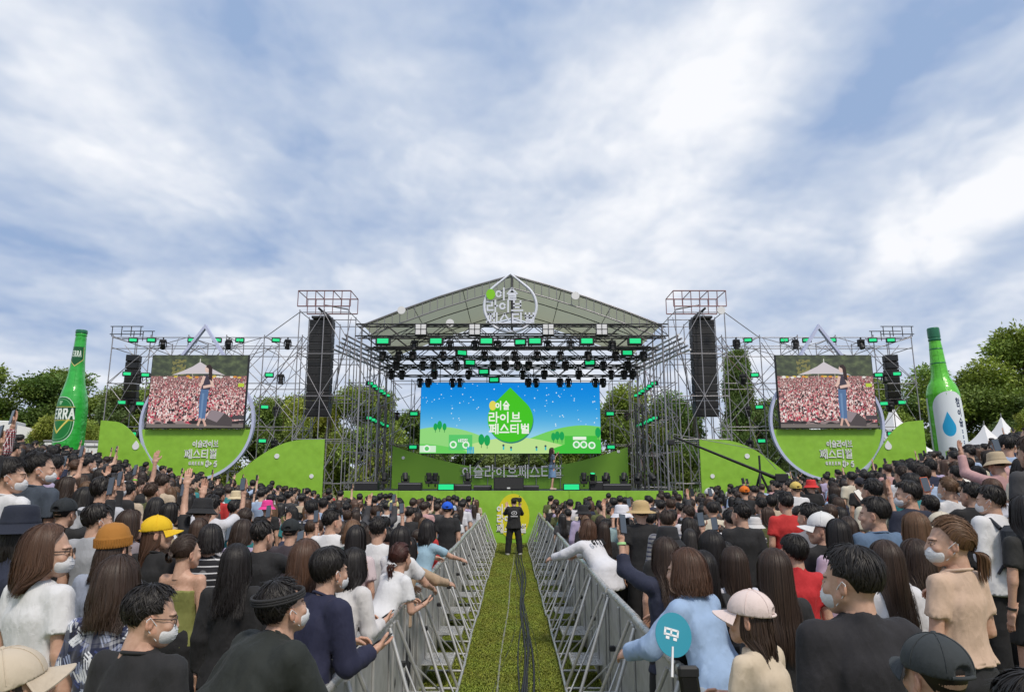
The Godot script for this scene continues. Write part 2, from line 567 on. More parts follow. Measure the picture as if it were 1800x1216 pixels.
# ------------------------------------------------------------------ distance fields meshed as surface nets
class Field:
	var h: float
	var o: Vector3
	var nx: int
	var ny: int
	var nz: int
	var g := PackedFloat32Array()

	func _init(lo: Vector3, hi: Vector3, cell: float):
		h = cell
		o = lo
		nx = int(ceil((hi.x - lo.x) / h)) + 1
		ny = int(ceil((hi.y - lo.y) / h)) + 1
		nz = int(ceil((hi.z - lo.z) / h)) + 1
		g.resize(nx * ny * nz)
		g.fill(1.0)

	# tapered capsule a-b; w: axis along which the section is stretched by st; ca / cb: flat end
	func cone(a: Vector3, b: Vector3, ra: float, rb: float, k := 0.03, w := Vector3.ZERO, st := 1.0, ca := false, cb := false, sub := false):
		var m := maxf(ra, rb) * maxf(1.0, st) + k + 2.0 * h
		var lo := (a.min(b) - Vector3(m, m, m) - o) / h
		var hi := (a.max(b) + Vector3(m, m, m) - o) / h
		var x0 := maxi(0, int(lo.x)); var x1 := mini(nx - 1, int(hi.x) + 1)
		var y0 := maxi(0, int(lo.y)); var y1 := mini(ny - 1, int(hi.y) + 1)
		var z0 := maxi(0, int(lo.z)); var z1 := mini(nz - 1, int(hi.z) + 1)
		var ab := b - a
		var l2 := maxf(ab.length_squared(), 1e-8)
		var dir := ab.normalized()
		var q := 1.0 / st - 1.0
		var squash := absf(q) > 0.001
		var lip := 1.0 / maxf(1.0, 1.0) 
		var k4 := 0.25 / k
		for z in range(z0, z1 + 1):
			for y in range(y0, y1 + 1):
				var p := Vector3(o.x + x0 * h, o.y + y * h, o.z + z * h)
				var i := (z * ny + y) * nx + x0
				for x in range(x0, x1 + 1):
					var pa := p - a
					var tu := pa.dot(ab) / l2
					var t := clampf(tu, 0.0, 1.0)
					var e := pa - ab * t
					if squash:
						e += w * (e.dot(w) * q)
					var d := e.length() - (ra + (rb - ra) * t)
					if cb:
						d = maxf(d, (tu - 1.0) * ab.length())
					if ca:
						d = maxf(d, -tu * ab.length())
					var f := g[i]
					if sub:
						d = -d
						var s := maxf(k - absf(f - d), 0.0)
						g[i] = maxf(f, d) + s * s * k4
					else:
						var s := maxf(k - absf(f - d), 0.0)
						g[i] = minf(f, d) - s * s * k4
					p.x += h
					i += 1

	func ball(c: Vector3, r: Vector3, k := 0.02, sub := false, bs := Basis.IDENTITY):
		var m := maxf(r.x, maxf(r.y, r.z)) + k + 2.0 * h
		var lo := (c - Vector3(m, m, m) - o) / h
		var hi := (c + Vector3(m, m, m) - o) / h
		var inv := bs.inverse()
		var k4 := 0.25 / k
		var mr := minf(r.x, minf(r.y, r.z))
		for z in range(maxi(0, int(lo.z)), mini(nz - 1, int(hi.z) + 1) + 1):
			for y in range(maxi(0, int(lo.y)), mini(ny - 1, int(hi.y) + 1) + 1):
				for x in range(maxi(0, int(lo.x)), mini(nx - 1, int(hi.x) + 1) + 1):
					var p := inv * (o + Vector3(x, y, z) * h - c)
					var q := p / r
					var l := q.length()
					var d := (l - 1.0) * mr
					if l > 0.01:
						d = l * (l - 1.0) / (q / r).length()
					var i := (z * ny + y) * nx + x
					var f := g[i]
					if sub:
						d = -d
						var s := maxf(k - absf(f - d), 0.0)
						g[i] = maxf(f, d) + s * s * k4
					else:
						var s := maxf(k - absf(f - d), 0.0)
						g[i] = minf(f, d) - s * s * k4

	# folds: displace the surface by noise, coarser along the vertical
	func ripple(nz_: FastNoiseLite, amp: float, sc: Vector3):
		var lim := 3.0 * h
		for z in nz:
			for y in ny:
				var i := (z * ny + y) * nx
				for x in nx:
					var f := g[i]
					if f < lim and f > -lim:
						var p := (o + Vector3(x, y, z) * h) * sc
						g[i] = f + amp * nz_.get_noise_3dv(p)
					i += 1

	func mesh_into(mb: MB, xf := Transform3D.IDENTITY, paint = null):
		var id := PackedInt32Array()
		id.resize(g.size())
		id.fill(-1)
		var sy := nx
		var sz := nx * ny
		var lim := 2.4 * h
		var flip := xf.basis.determinant() < 0.0
		for z in nz - 1:
			for y in ny - 1:
				var i := (z * ny + y) * nx - 1
				for x in nx - 1:
					i += 1
					var a := g[i]
					if a > lim or a < -lim:
						continue
					var b := g[i + 1]; var c := g[i + sy]; var d := g[i + sy + 1]
					var e := g[i + sz]; var f := g[i + sz + 1]; var k := g[i + sz + sy]; var l := g[i + sz + sy + 1]
					var neg := int(a < 0) + int(b < 0) + int(c < 0) + int(d < 0) + int(e < 0) + int(f < 0) + int(k < 0) + int(l < 0)
					if neg == 0 or neg == 8:
						continue
					var s := Vector3.ZERO
					var n := 0
					if (a < 0) != (b < 0): s += Vector3(a / (a - b), 0, 0); n += 1
					if (c < 0) != (d < 0): s += Vector3(c / (c - d), 1, 0); n += 1
					if (e < 0) != (f < 0): s += Vector3(e / (e - f), 0, 1); n += 1
					if (k < 0) != (l < 0): s += Vector3(k / (k - l), 1, 1); n += 1
					if (a < 0) != (c < 0): s += Vector3(0, a / (a - c), 0); n += 1
					if (b < 0) != (d < 0): s += Vector3(1, b / (b - d), 0); n += 1
					if (e < 0) != (k < 0): s += Vector3(0, e / (e - k), 1); n += 1
					if (f < 0) != (l < 0): s += Vector3(1, f / (f - l), 1); n += 1
					if (a < 0) != (e < 0): s += Vector3(0, 0, a / (a - e)); n += 1
					if (b < 0) != (f < 0): s += Vector3(1, 0, b / (b - f)); n += 1
					if (c < 0) != (k < 0): s += Vector3(0, 1, c / (c - k)); n += 1
					if (d < 0) != (l < 0): s += Vector3(1, 1, d / (d - l)); n += 1
					s /= n
					var gr := Vector3(b + d + f + l - a - c - e - k, c + d + k + l - a - b - e - f, e + f + k + l - a - b - c - d)
					var p := o + (Vector3(x, y, z) + s) * h
					if paint != null:
						mb.col = paint.call(p)
					id[i] = mb.add(xf * p, (xf.basis * gr).normalized(), Vector2(p.x, p.y))
					# quads on the three edges that start at this corner
					if (a < 0) != (b < 0) and y > 0 and z > 0:
						_quad(mb, id[i], id[i - sy], id[i - sy - sz], id[i - sz], (a < 0) != flip)
					if (a < 0) != (c < 0) and x > 0 and z > 0:
						_quad(mb, id[i], id[i - sz], id[i - sz - 1], id[i - 1], (a < 0) != flip)
					if (a < 0) != (e < 0) and x > 0 and y > 0:
						_quad(mb, id[i], id[i - 1], id[i - 1 - sy], id[i - sy], (a < 0) != flip)

	func _quad(mb: MB, a: int, b: int, c: int, d: int, inside: bool):
		if a < 0 or b < 0 or c < 0 or d < 0:
			return
		if inside:
			mb.ix.append_array(PackedInt32Array([a, c, b, a, d, c]))
		else:
			mb.ix.append_array(PackedInt32Array([a, b, c, a, c, d]))

# ------------------------------------------------------------------ head and hands, made once
var SKIN := lin(0.60, 0.375, 0.27)
var shared := {}

func head_paint(p: Vector3) -> Color:
	var c := Color(1, 1, 1)
	if p.z < -0.05:
		# lips, brows, eyes
		var lip := Vector2(p.x / 0.026, (p.y + 0.066) / 0.009).length()
		if lip < 1.0: c = Color(0.86, 0.55, 0.52)
		for s in [-1.0, 1.0]:
			var e := Vector2((p.x - s * 0.031) / 0.0165, (p.y + 0.002) / 0.0065)
			if e.length() < 1.0:
				c = Color(1.2, 1.6, 2.0) if absf(e.x) > 0.48 else Color(0.05, 0.05, 0.06)
			elif e.length() < 1.35 and p.y > -0.002: c = Color(0.12, 0.12, 0.13)
			var b := Vector2((p.x - s * 0.034) / 0.021, (p.y - 0.020 + absf(p.x) * 0.05) / 0.0042)
			if b.length() < 1.0: c = Color(0.1, 0.09, 0.09)
			var ck := Vector2((p.x - s * 0.04) / 0.03, (p.y + 0.035) / 0.024).length()
			if ck < 1.0: c = Color(1.0, 0.93, 0.92)
	elif absf(p.x) > 0.074 and absf(p.y + 0.012) < 0.04:
		c = Color(1.0, 0.88, 0.84)
	return c

# head: origin between the ears, facing -z, chin at y -0.115, crown at y 0.125
func head_field(cell: float) -> Field:
	var f := Field.new(Vector3(-0.105, -0.19, -0.135), Vector3(0.105, 0.14, 0.125), cell)
	f.ball(Vector3(0, 0.032, 0.016), Vector3(0.077, 0.095, 0.097), 0.02)
	f.ball(Vector3(0, -0.028, -0.028), Vector3(0.066, 0.083, 0.070), 0.03)
	f.ball(Vector3(0, -0.088, -0.062), Vector3(0.030, 0.024, 0.028), 0.03)
	for s in [-1.0, 1.0]:
		f.cone(Vector3(s * 0.058, -0.05, -0.005), Vector3(s * 0.02, -0.092, -0.06), 0.018, 0.018, 0.03)
		f.ball(Vector3(s * 0.043, -0.030, -0.066), Vector3(0.024, 0.022, 0.020), 0.02)
		f.cone(Vector3(s * 0.014, 0.022, -0.090), Vector3(s * 0.048, 0.021, -0.077), 0.0065, 0.006, 0.015)
	f.ball(Vector3(0, -0.066, -0.088), Vector3(0.024, 0.013, 0.013), 0.012)
	f.cone(Vector3(0, 0.012, -0.092), Vector3(0, -0.030, -0.108), 0.009, 0.012, 0.012)
	for s in [-1.0, 1.0]:
		f.ball(Vector3(s * 0.011, -0.036, -0.100), Vector3(0.009, 0.008, 0.009), 0.006)
		f.ball(Vector3(s * 0.031, -0.002, -0.104), Vector3(0.018, 0.010, 0.014), 0.01, true)
		f.ball(Vector3(s * 0.031, -0.002, -0.084), Vector3(0.015, 0.012, 0.012), 0.004)
		f.ball(Vector3(s * 0.081, -0.012, 0.012), Vector3(0.009, 0.031, 0.019), 0.008, false, Basis(Vector3.UP, s * 0.45) * Basis(Vector3.RIGHT, -0.2))
		f.ball(Vector3(s * 0.090, -0.010, 0.008), Vector3(0.006, 0.016, 0.009), 0.005, true)
	f.cone(Vector3(0, -0.05, 0.022), Vector3(0, -0.20, 0.045), 0.053, 0.056, 0.02)
	return f

# right hand: wrist at origin, fingers along -y, palm facing -x, thumb toward -z
func hand_field(kind: String) -> Field:
	var f := Field.new(Vector3(-0.11, -0.215, -0.115), Vector3(0.05, 0.035, 0.07), 0.0064)
	f.cone(Vector3(0, 0.03, 0), Vector3(0, -0.012, 0), 0.024, 0.023, 0.012, Vector3(0, 0, 1), 1.2)
	f.cone(Vector3(0, -0.012, 0.004), Vector3(0, -0.085, 0.004), 0.017, 0.014, 0.015, Vector3(0, 0, 1), 2.2)
	f.cone(Vector3(-0.008, -0.02, -0.02), Vector3(-0.012, -0.055, -0.030), 0.017, 0.013, 0.014)
	var curl: float = {"relax": 0.45, "grip": 1.0, "flat": 0.22}[kind]
	for i in 4:
		var z: float = [-0.030, -0.010, 0.010, 0.028][i]
		var l: float = [0.040, 0.045, 0.042, 0.033][i]
		var r: float = [0.0098, 0.0100, 0.0094, 0.0085][i]
		var p := Vector3(0, -0.088 + absf(z) * 0.12, z)
		var a: float = curl * (0.8 + 0.12 * i)
		for j in 3:
			var ang: float = a * [0.45, 1.25, 1.75][j]
			var ll: float = l * [1.0, 0.66, 0.52][j]
			var q := p + Vector3(-sin(ang), -cos(ang), z * 1.2 * (1.0 - curl) / 1.0).normalized() * ll
			f.cone(p, q, r * (1.0 - 0.08 * j), r * (0.92 - 0.1 * j), 0.004)
			p = q
	var t0 := Vector3(-0.012, -0.045, -0.034)
	var spread := 0.035 if kind == "flat" else 0.02
	var t1 := t0 + Vector3(-0.016 - 0.012 * curl, -0.026, -spread)
	var t2 := t1 + Vector3(-0.014 * (0.5 + curl), -0.026, -0.006 + 0.012 * curl)
	f.cone(t0, t1, 0.0125, 0.0108, 0.008)
	f.cone(t1, t2, 0.0108, 0.0085, 0.004)
	return f

func hand_paint(p: Vector3) -> Color:
	return Color(1.0, 0.9, 0.87) if p.y < -0.09 else Color(1, 0.97, 0.96)

func add_shared(mb: MB, key: String, xf: Transform3D):
	# append a finished piece (head, hand) to the body's own mesh
	var src: MB = shared[key]
	var base := mb.v.size()
	var flip := xf.basis.determinant() < 0.0
	var nb := xf.basis.orthonormalized() if not flip else xf.basis
	for i in src.v.size():
		mb.v.append(xf * src.v[i])
		mb.n.append((nb * src.n[i]).normalized())
		mb.t.append(src.t[i])
		mb.c.append(src.c[i])
	if flip:
		for i in range(0, src.ix.size(), 3):
			mb.ix.append(base + src.ix[i]); mb.ix.append(base + src.ix[i + 2]); mb.ix.append(base + src.ix[i + 1])
	else:
		for i in src.ix:
			mb.ix.append(base + i)

func make_shared():
	for q in [["head", 0.0062], ["head_low", 0.0105]]:
		var mb := MB.new()
		head_field(q[1]).mesh_into(mb, Transform3D.IDENTITY, head_paint)
		shared[q[0]] = mb
	for k in ["relax", "grip", "flat"]:
		var mb := MB.new()
		hand_field(k).mesh_into(mb, Transform3D.IDENTITY, hand_paint)
		shared[k] = mb
	shared.fold = fbm(61, 1.0, 3)
	var wr := fbm(14, 0.011, 3)
	wr.fractal_type = FastNoiseLite.FRACTAL_RIDGED
	wr.domain_warp_enabled = true
	wr.domain_warp_amplitude = 26.0
	wr.domain_warp_frequency = 0.012
	var wi := wr.get_seamless_image(384, 384)
	wi.convert(Image.FORMAT_RGBA8)
	wi.bump_map_to_normal_map(7.0)
	shared.cloth_n = ImageTexture.create_from_image(wi)
	shared.weave = noise_tex(0.35, 2, 128, true, 2.0, 15)
	shared.hair = {}
	shared.body = {}

# ------------------------------------------------------------------ hair: many thin locks over a base shell
# style: {len: hang below the ears, ...}
const HAIR := {
	"crop": {"short": true, "lift": 0.013, "locks": 520, "nape": 2.12, "fringe": 0.98, "side": 1.5, "messy": 0.8, "taper": 0.85, "span": 0.62},
	"mop": {"short": true, "lift": 0.017, "locks": 520, "nape": 2.25, "fringe": 1.25, "side": 1.68, "messy": 0.65, "taper": 0.55, "span": 0.95},
	"under": {"short": true, "lift": 0.016, "locks": 480, "nape": 1.95, "fringe": 1.15, "side": 1.5, "messy": 0.5, "taper": 0.6, "span": 0.9},
	"bob": {"len": 0.10, "lift": 0.016, "locks": 340, "flare": 0.02, "curl": 0.02, "messy": 0.25},
	"mid": {"len": 0.17, "lift": 0.015, "locks": 360, "flare": 0.008, "curl": 0.03, "messy": 0.3},
	"long": {"len": 0.30, "lift": 0.010, "locks": 380, "flare": -0.005, "curl": 0.012, "messy": 0.25},
	"wavy": {"len": 0.29, "lift": 0.015, "locks": 400, "flare": 0.01, "curl": 0.055, "messy": 0.5},
	"verylong": {"len": 0.42, "lift": 0.012, "locks": 400, "flare": -0.01, "curl": 0.008, "messy": 0.18},
	"pony": {"tail": 0.30, "gy": 0.035, "lift": 0.011, "locks": 380, "messy": 0.12},
	"lowpony": {"tail": 0.17, "gy": -0.055, "lift": 0.016, "locks": 400, "messy": 0.15},
	"bun": {"bun": 0.045, "gy": -0.02, "lift": 0.012, "locks": 360, "messy": 0.12},
}

func hair_strand(st: Dictionary, phi: float, th0: float, off: float, j1: float, j2: float, k: float) -> Array:
	# phi: 0 at the back, +-PI at the face; returns points and outward normals
	var C := Vector3(0, 0.033, 0.014)
	var R := Vector3(0.0775, 0.100, 0.102) + Vector3.ONE * off
	var face := maxf(0.0, (absf(phi) - 1.75) / 1.39)
	var pts := []
	var nrm := []
	var messy: float = st.messy
	if st.has("short"):
		var end: float = lerpf(st.nape, st.side, smoothstep(0.6, 1.5, absf(phi)))
		end = lerpf(end, st.fringe, smoothstep(1.5, 2.3, absf(phi)))
		end += j1 * 0.15
		if th0 > 0.05: end = minf(end, th0 + st.span * (1.0 + 0.3 * j2))
		if th0 > end - 0.15: th0 = end - 0.25
		var n := 7
		for i in n:
			var t := float(i) / (n - 1)
			var th := lerpf(th0, end, t)
			var ph := phi + j2 * messy * t * 0.5
			var lift: float = st.lift * (1.0 - st.taper * smoothstep(1.0, 2.0, th)) * (0.75 + 0.35 * sin(minf(t * 2.4, PI))) + k * messy * 0.010 * t
			var d := Vector3(sin(th) * sin(ph), cos(th), sin(th) * cos(ph))
			d = Basis(Vector3.RIGHT, 0.12) * d
			pts.append(C + d * (R + Vector3.ONE * lift))
			nrm.append(d)
		return [pts, nrm]
	if st.has("len"):
		var drop := 1.5
		var n := 6
		for i in n:
			var t := float(i) / (n - 1)
			var th := lerpf(th0, drop, t)
			var ph := phi
			if face > 0.0:
				# parted: the front locks sweep to the sides of the face
				ph = signf(phi) * lerpf(absf(phi), 1.85 + 0.25 * j2 * 0.3, smoothstep(0.25, 0.95, th / drop))
			var d := Vector3(sin(th) * sin(ph), cos(th), sin(th) * cos(ph))
			pts.append(C + d * (R + Vector3.ONE * (st.lift * (0.5 + 0.5 * t) + k * 0.003)))
			nrm.append(d)
		var p: Vector3 = pts[-1]
		var out := Vector3(nrm[-1].x, 0, nrm[-1].z).normalized()
		var L: float = st.len * (1.0 + 0.13 * j1)
		var m := 9
		var start := p
		for i in range(1, m):
			var t := float(i) / (m - 1)
			var q := start + Vector3(0, -(L + 0.05) * t, 0)
			q += out * (st.flare * t * t + 0.01 * sin(t * PI))
			var bk := smoothstep(0.10, 0.24, 0.04 - q.y + 0.0)
			# past the jaw the hair falls behind the shoulders
			q.z = lerpf(q.z, maxf(q.z, 0.105 + 0.035 * smoothstep(0.2, 0.34, -q.y) + off + k * 0.012), bk * 0.92)
			q.x *= lerpf(1.0, 0.84 + 0.05 * t, bk)
			q.x += sin(t * 9.0 + phi * 5.0 + j2 * 3.0) * st.curl * 0.22 * t + j2 * messy * 0.02 * t
			q.z += cos(t * 8.0 + phi * 3.0 + j1 * 3.0) * st.curl * 0.25 * t
			pts.append(q)
			nrm.append((out * (1.0 - bk) + Vector3(out.x * 0.5, 0, 1) * bk).normalized())
		return [pts, nrm]
	# gathered styles
	var G := Vector3(0, st.gy, 0.112 + off)
	var thr: float = lerpf(2.15, 1.25, smoothstep(1.2, 2.2, absf(phi)))
	var d0 := Basis(Vector3.RIGHT, 0.1) * Vector3(sin(thr) * sin(phi), cos(thr), sin(thr) * cos(phi))
	if absf(phi) > 2.2:
		thr = 1.02
		d0 = Vector3(sin(thr) * sin(phi), cos(thr), sin(thr) * cos(phi))
	var dg := (G - C).normalized()
	# up and over the crown, then in to the knot
	var via := Vector3(sin(phi) * 0.75, lerpf(0.35, 1.0, smoothstep(0.8, 2.4, absf(phi))), 0.25).normalized() * 1.15
	for i in 8:
		var t := lerpf(th0 * 0.4, 1.0, float(i) / 7.0)
		var d := (d0 * (1.0 - t) * (1.0 - t) + via * 2.0 * t * (1.0 - t) + dg * t * t).normalized()
		pts.append(C + d * (R + Vector3.ONE * (st.lift * (0.6 + 0.6 * sin(t * PI)) + k * 0.002)))
		nrm.append(d)
	return [pts, nrm]

func lock(mb: MB, pts: Array, nrm: Array, w: float, roll: float, w_tip := 0.12):
	var pa := 0
	var pb := 0
	var n := pts.size()
	var cr := cos(roll)
	var sr := sin(roll)
	for i in n:
		var tg: Vector3 = (pts[mini(i + 1, n - 1)] - pts[maxi(i - 1, 0)]).normalized()
		var nn: Vector3 = (nrm[i] - tg * tg.dot(nrm[i])).normalized()
		var s := tg.cross(nn).normalized()
		var ss := (s * cr + nn * sr).normalized()
		var n2 := (nn * cr - s * sr).normalized()
		var t := float(i) / (n - 1)
		var ww := w * lerpf(0.75, 1.0, minf(t * 3.0, 1.0)) * lerpf(1.0, w_tip, t * t * t) * 0.5
		var a := mb.add(pts[i] - ss * ww, (n2 - ss * 0.5).normalized(), Vector2(0, t))
		var b := mb.add(pts[i] + ss * ww, (n2 + ss * 0.5).normalized(), Vector2(1, t))
		if i > 0:
			mb.tri(pa, pb, b)
			mb.tri(pa, b, a)
		pa = a
		pb = b

func hair_mesh(style: String, sd: int, low: bool, hat := false) -> ArrayMesh:
	var key := "%s%d%s%s" % [style, sd, low, hat]
	if shared.hair.has(key):
		return shared.hair[key]
	var st: Dictionary = HAIR[style].duplicate()
	if hat:
		st.lift *= 0.2
		st.messy = minf(st.messy, 0.2)
		if st.has("fringe"): st.fringe = 0.8
	var inset := -0.008 if hat else 0.0
	var r := RandomNumberGenerator.new()
	r.seed = sd * 31 + style.hash() % 1000
	var mb := MB.new()
	# base shell
	mb.col = Color(0.95, 0.93, 0.92)
	var cols := 28 if low else 44
	var rows := []
	for c in cols + 1:
		var phi := lerpf(-PI, PI, float(c) / cols) * 0.998
		var sn: Array = hair_strand(st, phi, 0.03, -0.004 + inset * 0.6, 0.0, 0.0, -1.0)
		var row := []
		for i in sn[0].size():
			row.append(mb.add(sn[0][i], sn[1][i], Vector2(float(c) / cols, i)))
		rows.append(row)
		if c > 0:
			for i in row.size() - 1:
				mb.tri(rows[c - 1][i], row[i], row[i + 1])
				mb.tri(rows[c - 1][i], row[i + 1], rows[c - 1][i + 1])
	if st.has("short"):
		# close-cropped sides and nape under the longer top
		mb.col = Color(0.95, 0.93, 0.92)
		for c in cols + 1:
			var phi := lerpf(-2.05, 2.05, float(c) / cols)
			var e0 := lerpf(2.36, 1.66, smoothstep(0.7, 1.55, absf(phi)))
			var row := []
			for i in 5:
				var th := lerpf(1.0, e0, i / 4.0)
				var d := Basis(Vector3.RIGHT, 0.12) * Vector3(sin(th) * sin(phi), cos(th), sin(th) * cos(phi))
				row.append(mb.add(Vector3(0, 0.033, 0.014) + d * Vector3(0.0795, 0.0985, 0.1000), d))
			if c > 0:
				for i in 4:
					mb.tri(rows[0][i], row[i], row[i + 1])
					mb.tri(rows[0][i], row[i + 1], rows[0][i + 1])
			rows = [row]
	var n: int = st.locks
	n = n * 3 / 2
	var wide := 0.0078
	if low:
		n = n / 3
		wide = 0.013
	for i in n:
		var phi := r.randf_range(-PI, PI)
		if r.randf() < 0.35: phi *= 0.6
		var th0 := r.randf_range(0.03, 0.75) if i > n / 5 else r.randf_range(0.02, 0.2)
		if st.has("short"): th0 = r.randf_range(0.06, 1.9)
		var k := r.randf_range(-0.4, 1.0)
		var sn: Array = hair_strand(st, phi, th0, inset, r.randf_range(-1, 1), r.randf_range(-1, 1), k)
		var tone := r.randf_range(0.55, 1.35)
		if r.randf() < 0.12: tone *= 1.35
		mb.col = Color(tone, tone * r.randf_range(0.94, 1.0), tone * r.randf_range(0.86, 1.0))
		lock(mb, sn[0], sn[1], wide * r.randf_range(0.6, 1.5), r.randf_range(-0.5, 0.5))
	# stray hairs standing off the rest
	for i in (0 if low or hat else 90):
		var sn: Array = hair_strand(st, r.randf_range(-PI, PI), r.randf_range(0.05, 1.2), inset, r.randf_range(-1.6, 1.6), r.randf_range(-1.5, 1.5), r.randf_range(1.0, 2.6))
		var tone := r.randf_range(0.8, 1.6)
		mb.col = Color(tone, tone * 0.97, tone * 0.92)
		var np: int = sn[0].size()
		for q in np:
			sn[0][q] += (sn[1][q] as Vector3) * 0.010 * pow(float(q) / (np - 1), 2.0) * r.randf_range(0.3, 1.0)
		lock(mb, sn[0], sn[1], 0.0022, 0.0, 0.4)
	if st.has("tail"):
		var G := Vector3(0, st.gy, 0.118)
		for i in (34 if low else 110):
			var a := r.randf() * TAU
			var q := sqrt(r.randf())
			var tone := r.randf_range(0.55, 1.3)
			mb.col = Color(tone, tone * 0.97, tone * 0.92)
			var pts := []
			var nrm := []
			var off := Vector3(cos(a), 0, sin(a))
			var L: float = st.tail * r.randf_range(0.82, 1.05)
			for j in 9:
				var t := j / 8.0
				var p := G + Vector3(0, 0.012 + 0.03 * sin(t * 2.2) - L * t * (0.35 + 0.65 * t), 0.035 * sin(minf(t * 2.6, PI * 0.6)) )
				var rad := lerpf(0.012, 0.034, sin(minf(t * 1.9, 1.9))) * q
				p += Vector3(off.x, off.z * 0.4 * t, off.z) * rad
				p.x += 0.012 * sin(t * 5.0 + a)
				pts.append(p)
				nrm.append(Vector3(off.x, 0.1, off.z).normalized())
			lock(mb, pts, nrm, wide * 1.1, r.randf_range(-0.4, 0.4))
	if st.has("bun"):
		var G := Vector3(0, st.gy, 0.135)
		for i in (26 if low else 70):
			var a := r.randf() * TAU
			var tilt := r.randf_range(-0.5, 0.5)
			var rad: float = st.bun * r.randf_range(0.55, 1.0)
			var tone := r.randf_range(0.55, 1.3)
			mb.col = Color(tone, tone * 0.97, tone * 0.92)
			var pts := []
			var nrm := []
			for j in 9:
				var u := a + j / 8.0 * 2.6
				var d := Vector3(cos(u), sin(u), 0.55 + tilt * sin(u * 2.0)).normalized()
				pts.append(G + d * rad * Vector3(1, 1, 0.8))
				nrm.append(d)
			lock(mb, pts, nrm, wide * 1.3, r.randf_range(-0.4, 0.4))
	var m := mb.mesh()
	shared.hair[key] = m
	return m

var hair_mats := {}
func hair_mat(c: Color) -> StandardMaterial3D:
	var key := c.to_html()
	if not hair_mats.has(key):
		var m := flat_mat(c, 0.5)
		m.vertex_color_use_as_albedo = true
		m.metallic_specular = 0.45
		hair_mats[key] = m
	return hair_mats[key]

# ------------------------------------------------------------------ people
# each pose: right upper arm, right forearm, left upper arm, left forearm (x mirrored for the left), hands, thumb hints
const ARMS := {
	"down": [[0.14, -1, 0.05], [0.06, -1, -0.16], "relax", [0, 0.1, -1]],
	"rail": [[0.24, -0.72, -0.55], [-0.28, -0.30, -0.9], "relax", [-0.6, 0.6, 0]],
	"clasp": [[0.16, -0.95, 0.0], [-0.62, 0.62, -0.5], "grip", [-0.3, 0.6, 0.7]],
	"low": [[0.16, -0.93, -0.12], [-0.32, 0.10, -0.95], "flat", [0.8, 0.5, 0.1]],
	"phone": [[0.3, -0.5, -0.78], [-0.16, 0.75, -0.55], "flat", [0.9, 0, 0.35]],
	"high": [[0.26, 0.30, -0.85], [-0.05, 0.95, -0.22], "flat", [0.9, 0, 0.35]],
	"cheer": [[0.28, 0.80, -0.38], [0.02, 1, -0.08], "relax", [-0.8, 0, -0.3]],
	"hang": [[0.12, -0.86, -0.5], [0.02, -0.98, -0.3], "relax", [-0.3, 0, -1]],
	"reach": [[0.3, -0.45, -0.85], [0.0, -0.25, -0.95], "relax", [-0.7, 0.6, 0]],
}

func pose_joints(c: Dictionary) -> Dictionary:
	var fem: bool = c.get("fem", false)
	var lean: float = c.get("lean", 0.0)
	var B := Basis(Vector3.RIGHT, -lean) * Basis(Vector3.UP, c.get("twist", 0.0))
	var j := {"B": B}
	var hip := Vector3(0, 0.95, 0.12 * sin(lean))
	j.hip = hip
	j.waist = hip + B * Vector3(0, 0.13, 0.0)
	j.chest = hip + B * Vector3(0, 0.33, 0.005)
	j.neck = hip + B * Vector3(0, 0.485, 0.02)
	var HB := Basis(Vector3.UP, c.get("hyaw", 0.0)) * Basis(Vector3.RIGHT, -c.get("hpitch", 0.0)) * Basis(Vector3.BACK, c.get("hroll", 0.0))
	j.HB = HB
	j.head = j.neck + B.get_rotation_quaternion().slerp(Quaternion.IDENTITY, 0.5) * Vector3(0, 0.055, -0.012) + HB * Vector3(0, 0.09, -0.012)
	var sw := 0.146 if fem else 0.170
	for s in [1.0, -1.0]:
		var k := "R" if s > 0 else "L"
		var arm: Array = ARMS[c.get("arms" + k, c.get("arms", "down"))]
		var u := Vector3(arm[0][0] * s, arm[0][1], arm[0][2]).normalized()
		var f := Vector3(arm[1][0] * s, arm[1][1], arm[1][2]).normalized()
		# hanging arms keep to the vertical; raised ones follow the trunk
		if arm[0][1] > -0.9: 
			u = Basis(Vector3.UP, c.get("twist", 0.0)) * u
			f = Basis(Vector3.UP, c.get("twist", 0.0)) * f
		j["sh" + k] = hip + B * Vector3(s * sw, 0.435, 0.015)
		j["el" + k] = j["sh" + k] + u * (0.265 if fem else 0.285)
		j["wr" + k] = j["el" + k] + f * (0.225 if fem else 0.245)
		j["ud" + k] = u
		j["fd" + k] = f
		j["hk" + k] = arm[2]
		var th := Vector3(arm[3][0] * s, arm[3][1], arm[3][2])
		if arm == ARMS.low and not k in c.get("phone", []):
			th = Vector3(-0.7 * s, 0.7, 0)
			j["hk" + k] = "grip"
		var y := -f
		var z := -(th - f * th.dot(f)).normalized()
		var x: Vector3 = y.cross(z) * s
		j["hx" + k] = Transform3D(Basis(x, y, z), j["wr" + k]).scaled_local(Vector3.ONE * (0.9 if fem else 1.0))
		var st: float = c.get("stance", 0.1)
		j["hj" + k] = Vector3(s * 0.09, 0.91, hip.z)
		j["kn" + k] = Vector3(s * (0.085 + st * 0.3), 0.50, hip.z * 0.5 - 0.02 + s * c.get("stride", 0.0) * 0.5)
		j["an" + k] = Vector3(s * (0.08 + st * 0.5), 0.085, 0.02 + s * c.get("stride", 0.0))
		j["to" + k] = j["an" + k] + Vector3(s * 0.03, -0.05, -0.15)
	return j

func joints_field(j: Dictionary, pad: float, cell: float, low_y: float) -> Field:
	var lo := Vector3(9, 9, 9)
	var hi := -lo
	for k in j:
		if j[k] is Vector3:
			lo = lo.min(j[k])
			hi = hi.max(j[k])
	lo.y = maxf(lo.y, low_y)
	return Field.new(lo - Vector3.ONE * pad, hi + Vector3.ONE * pad, cell)

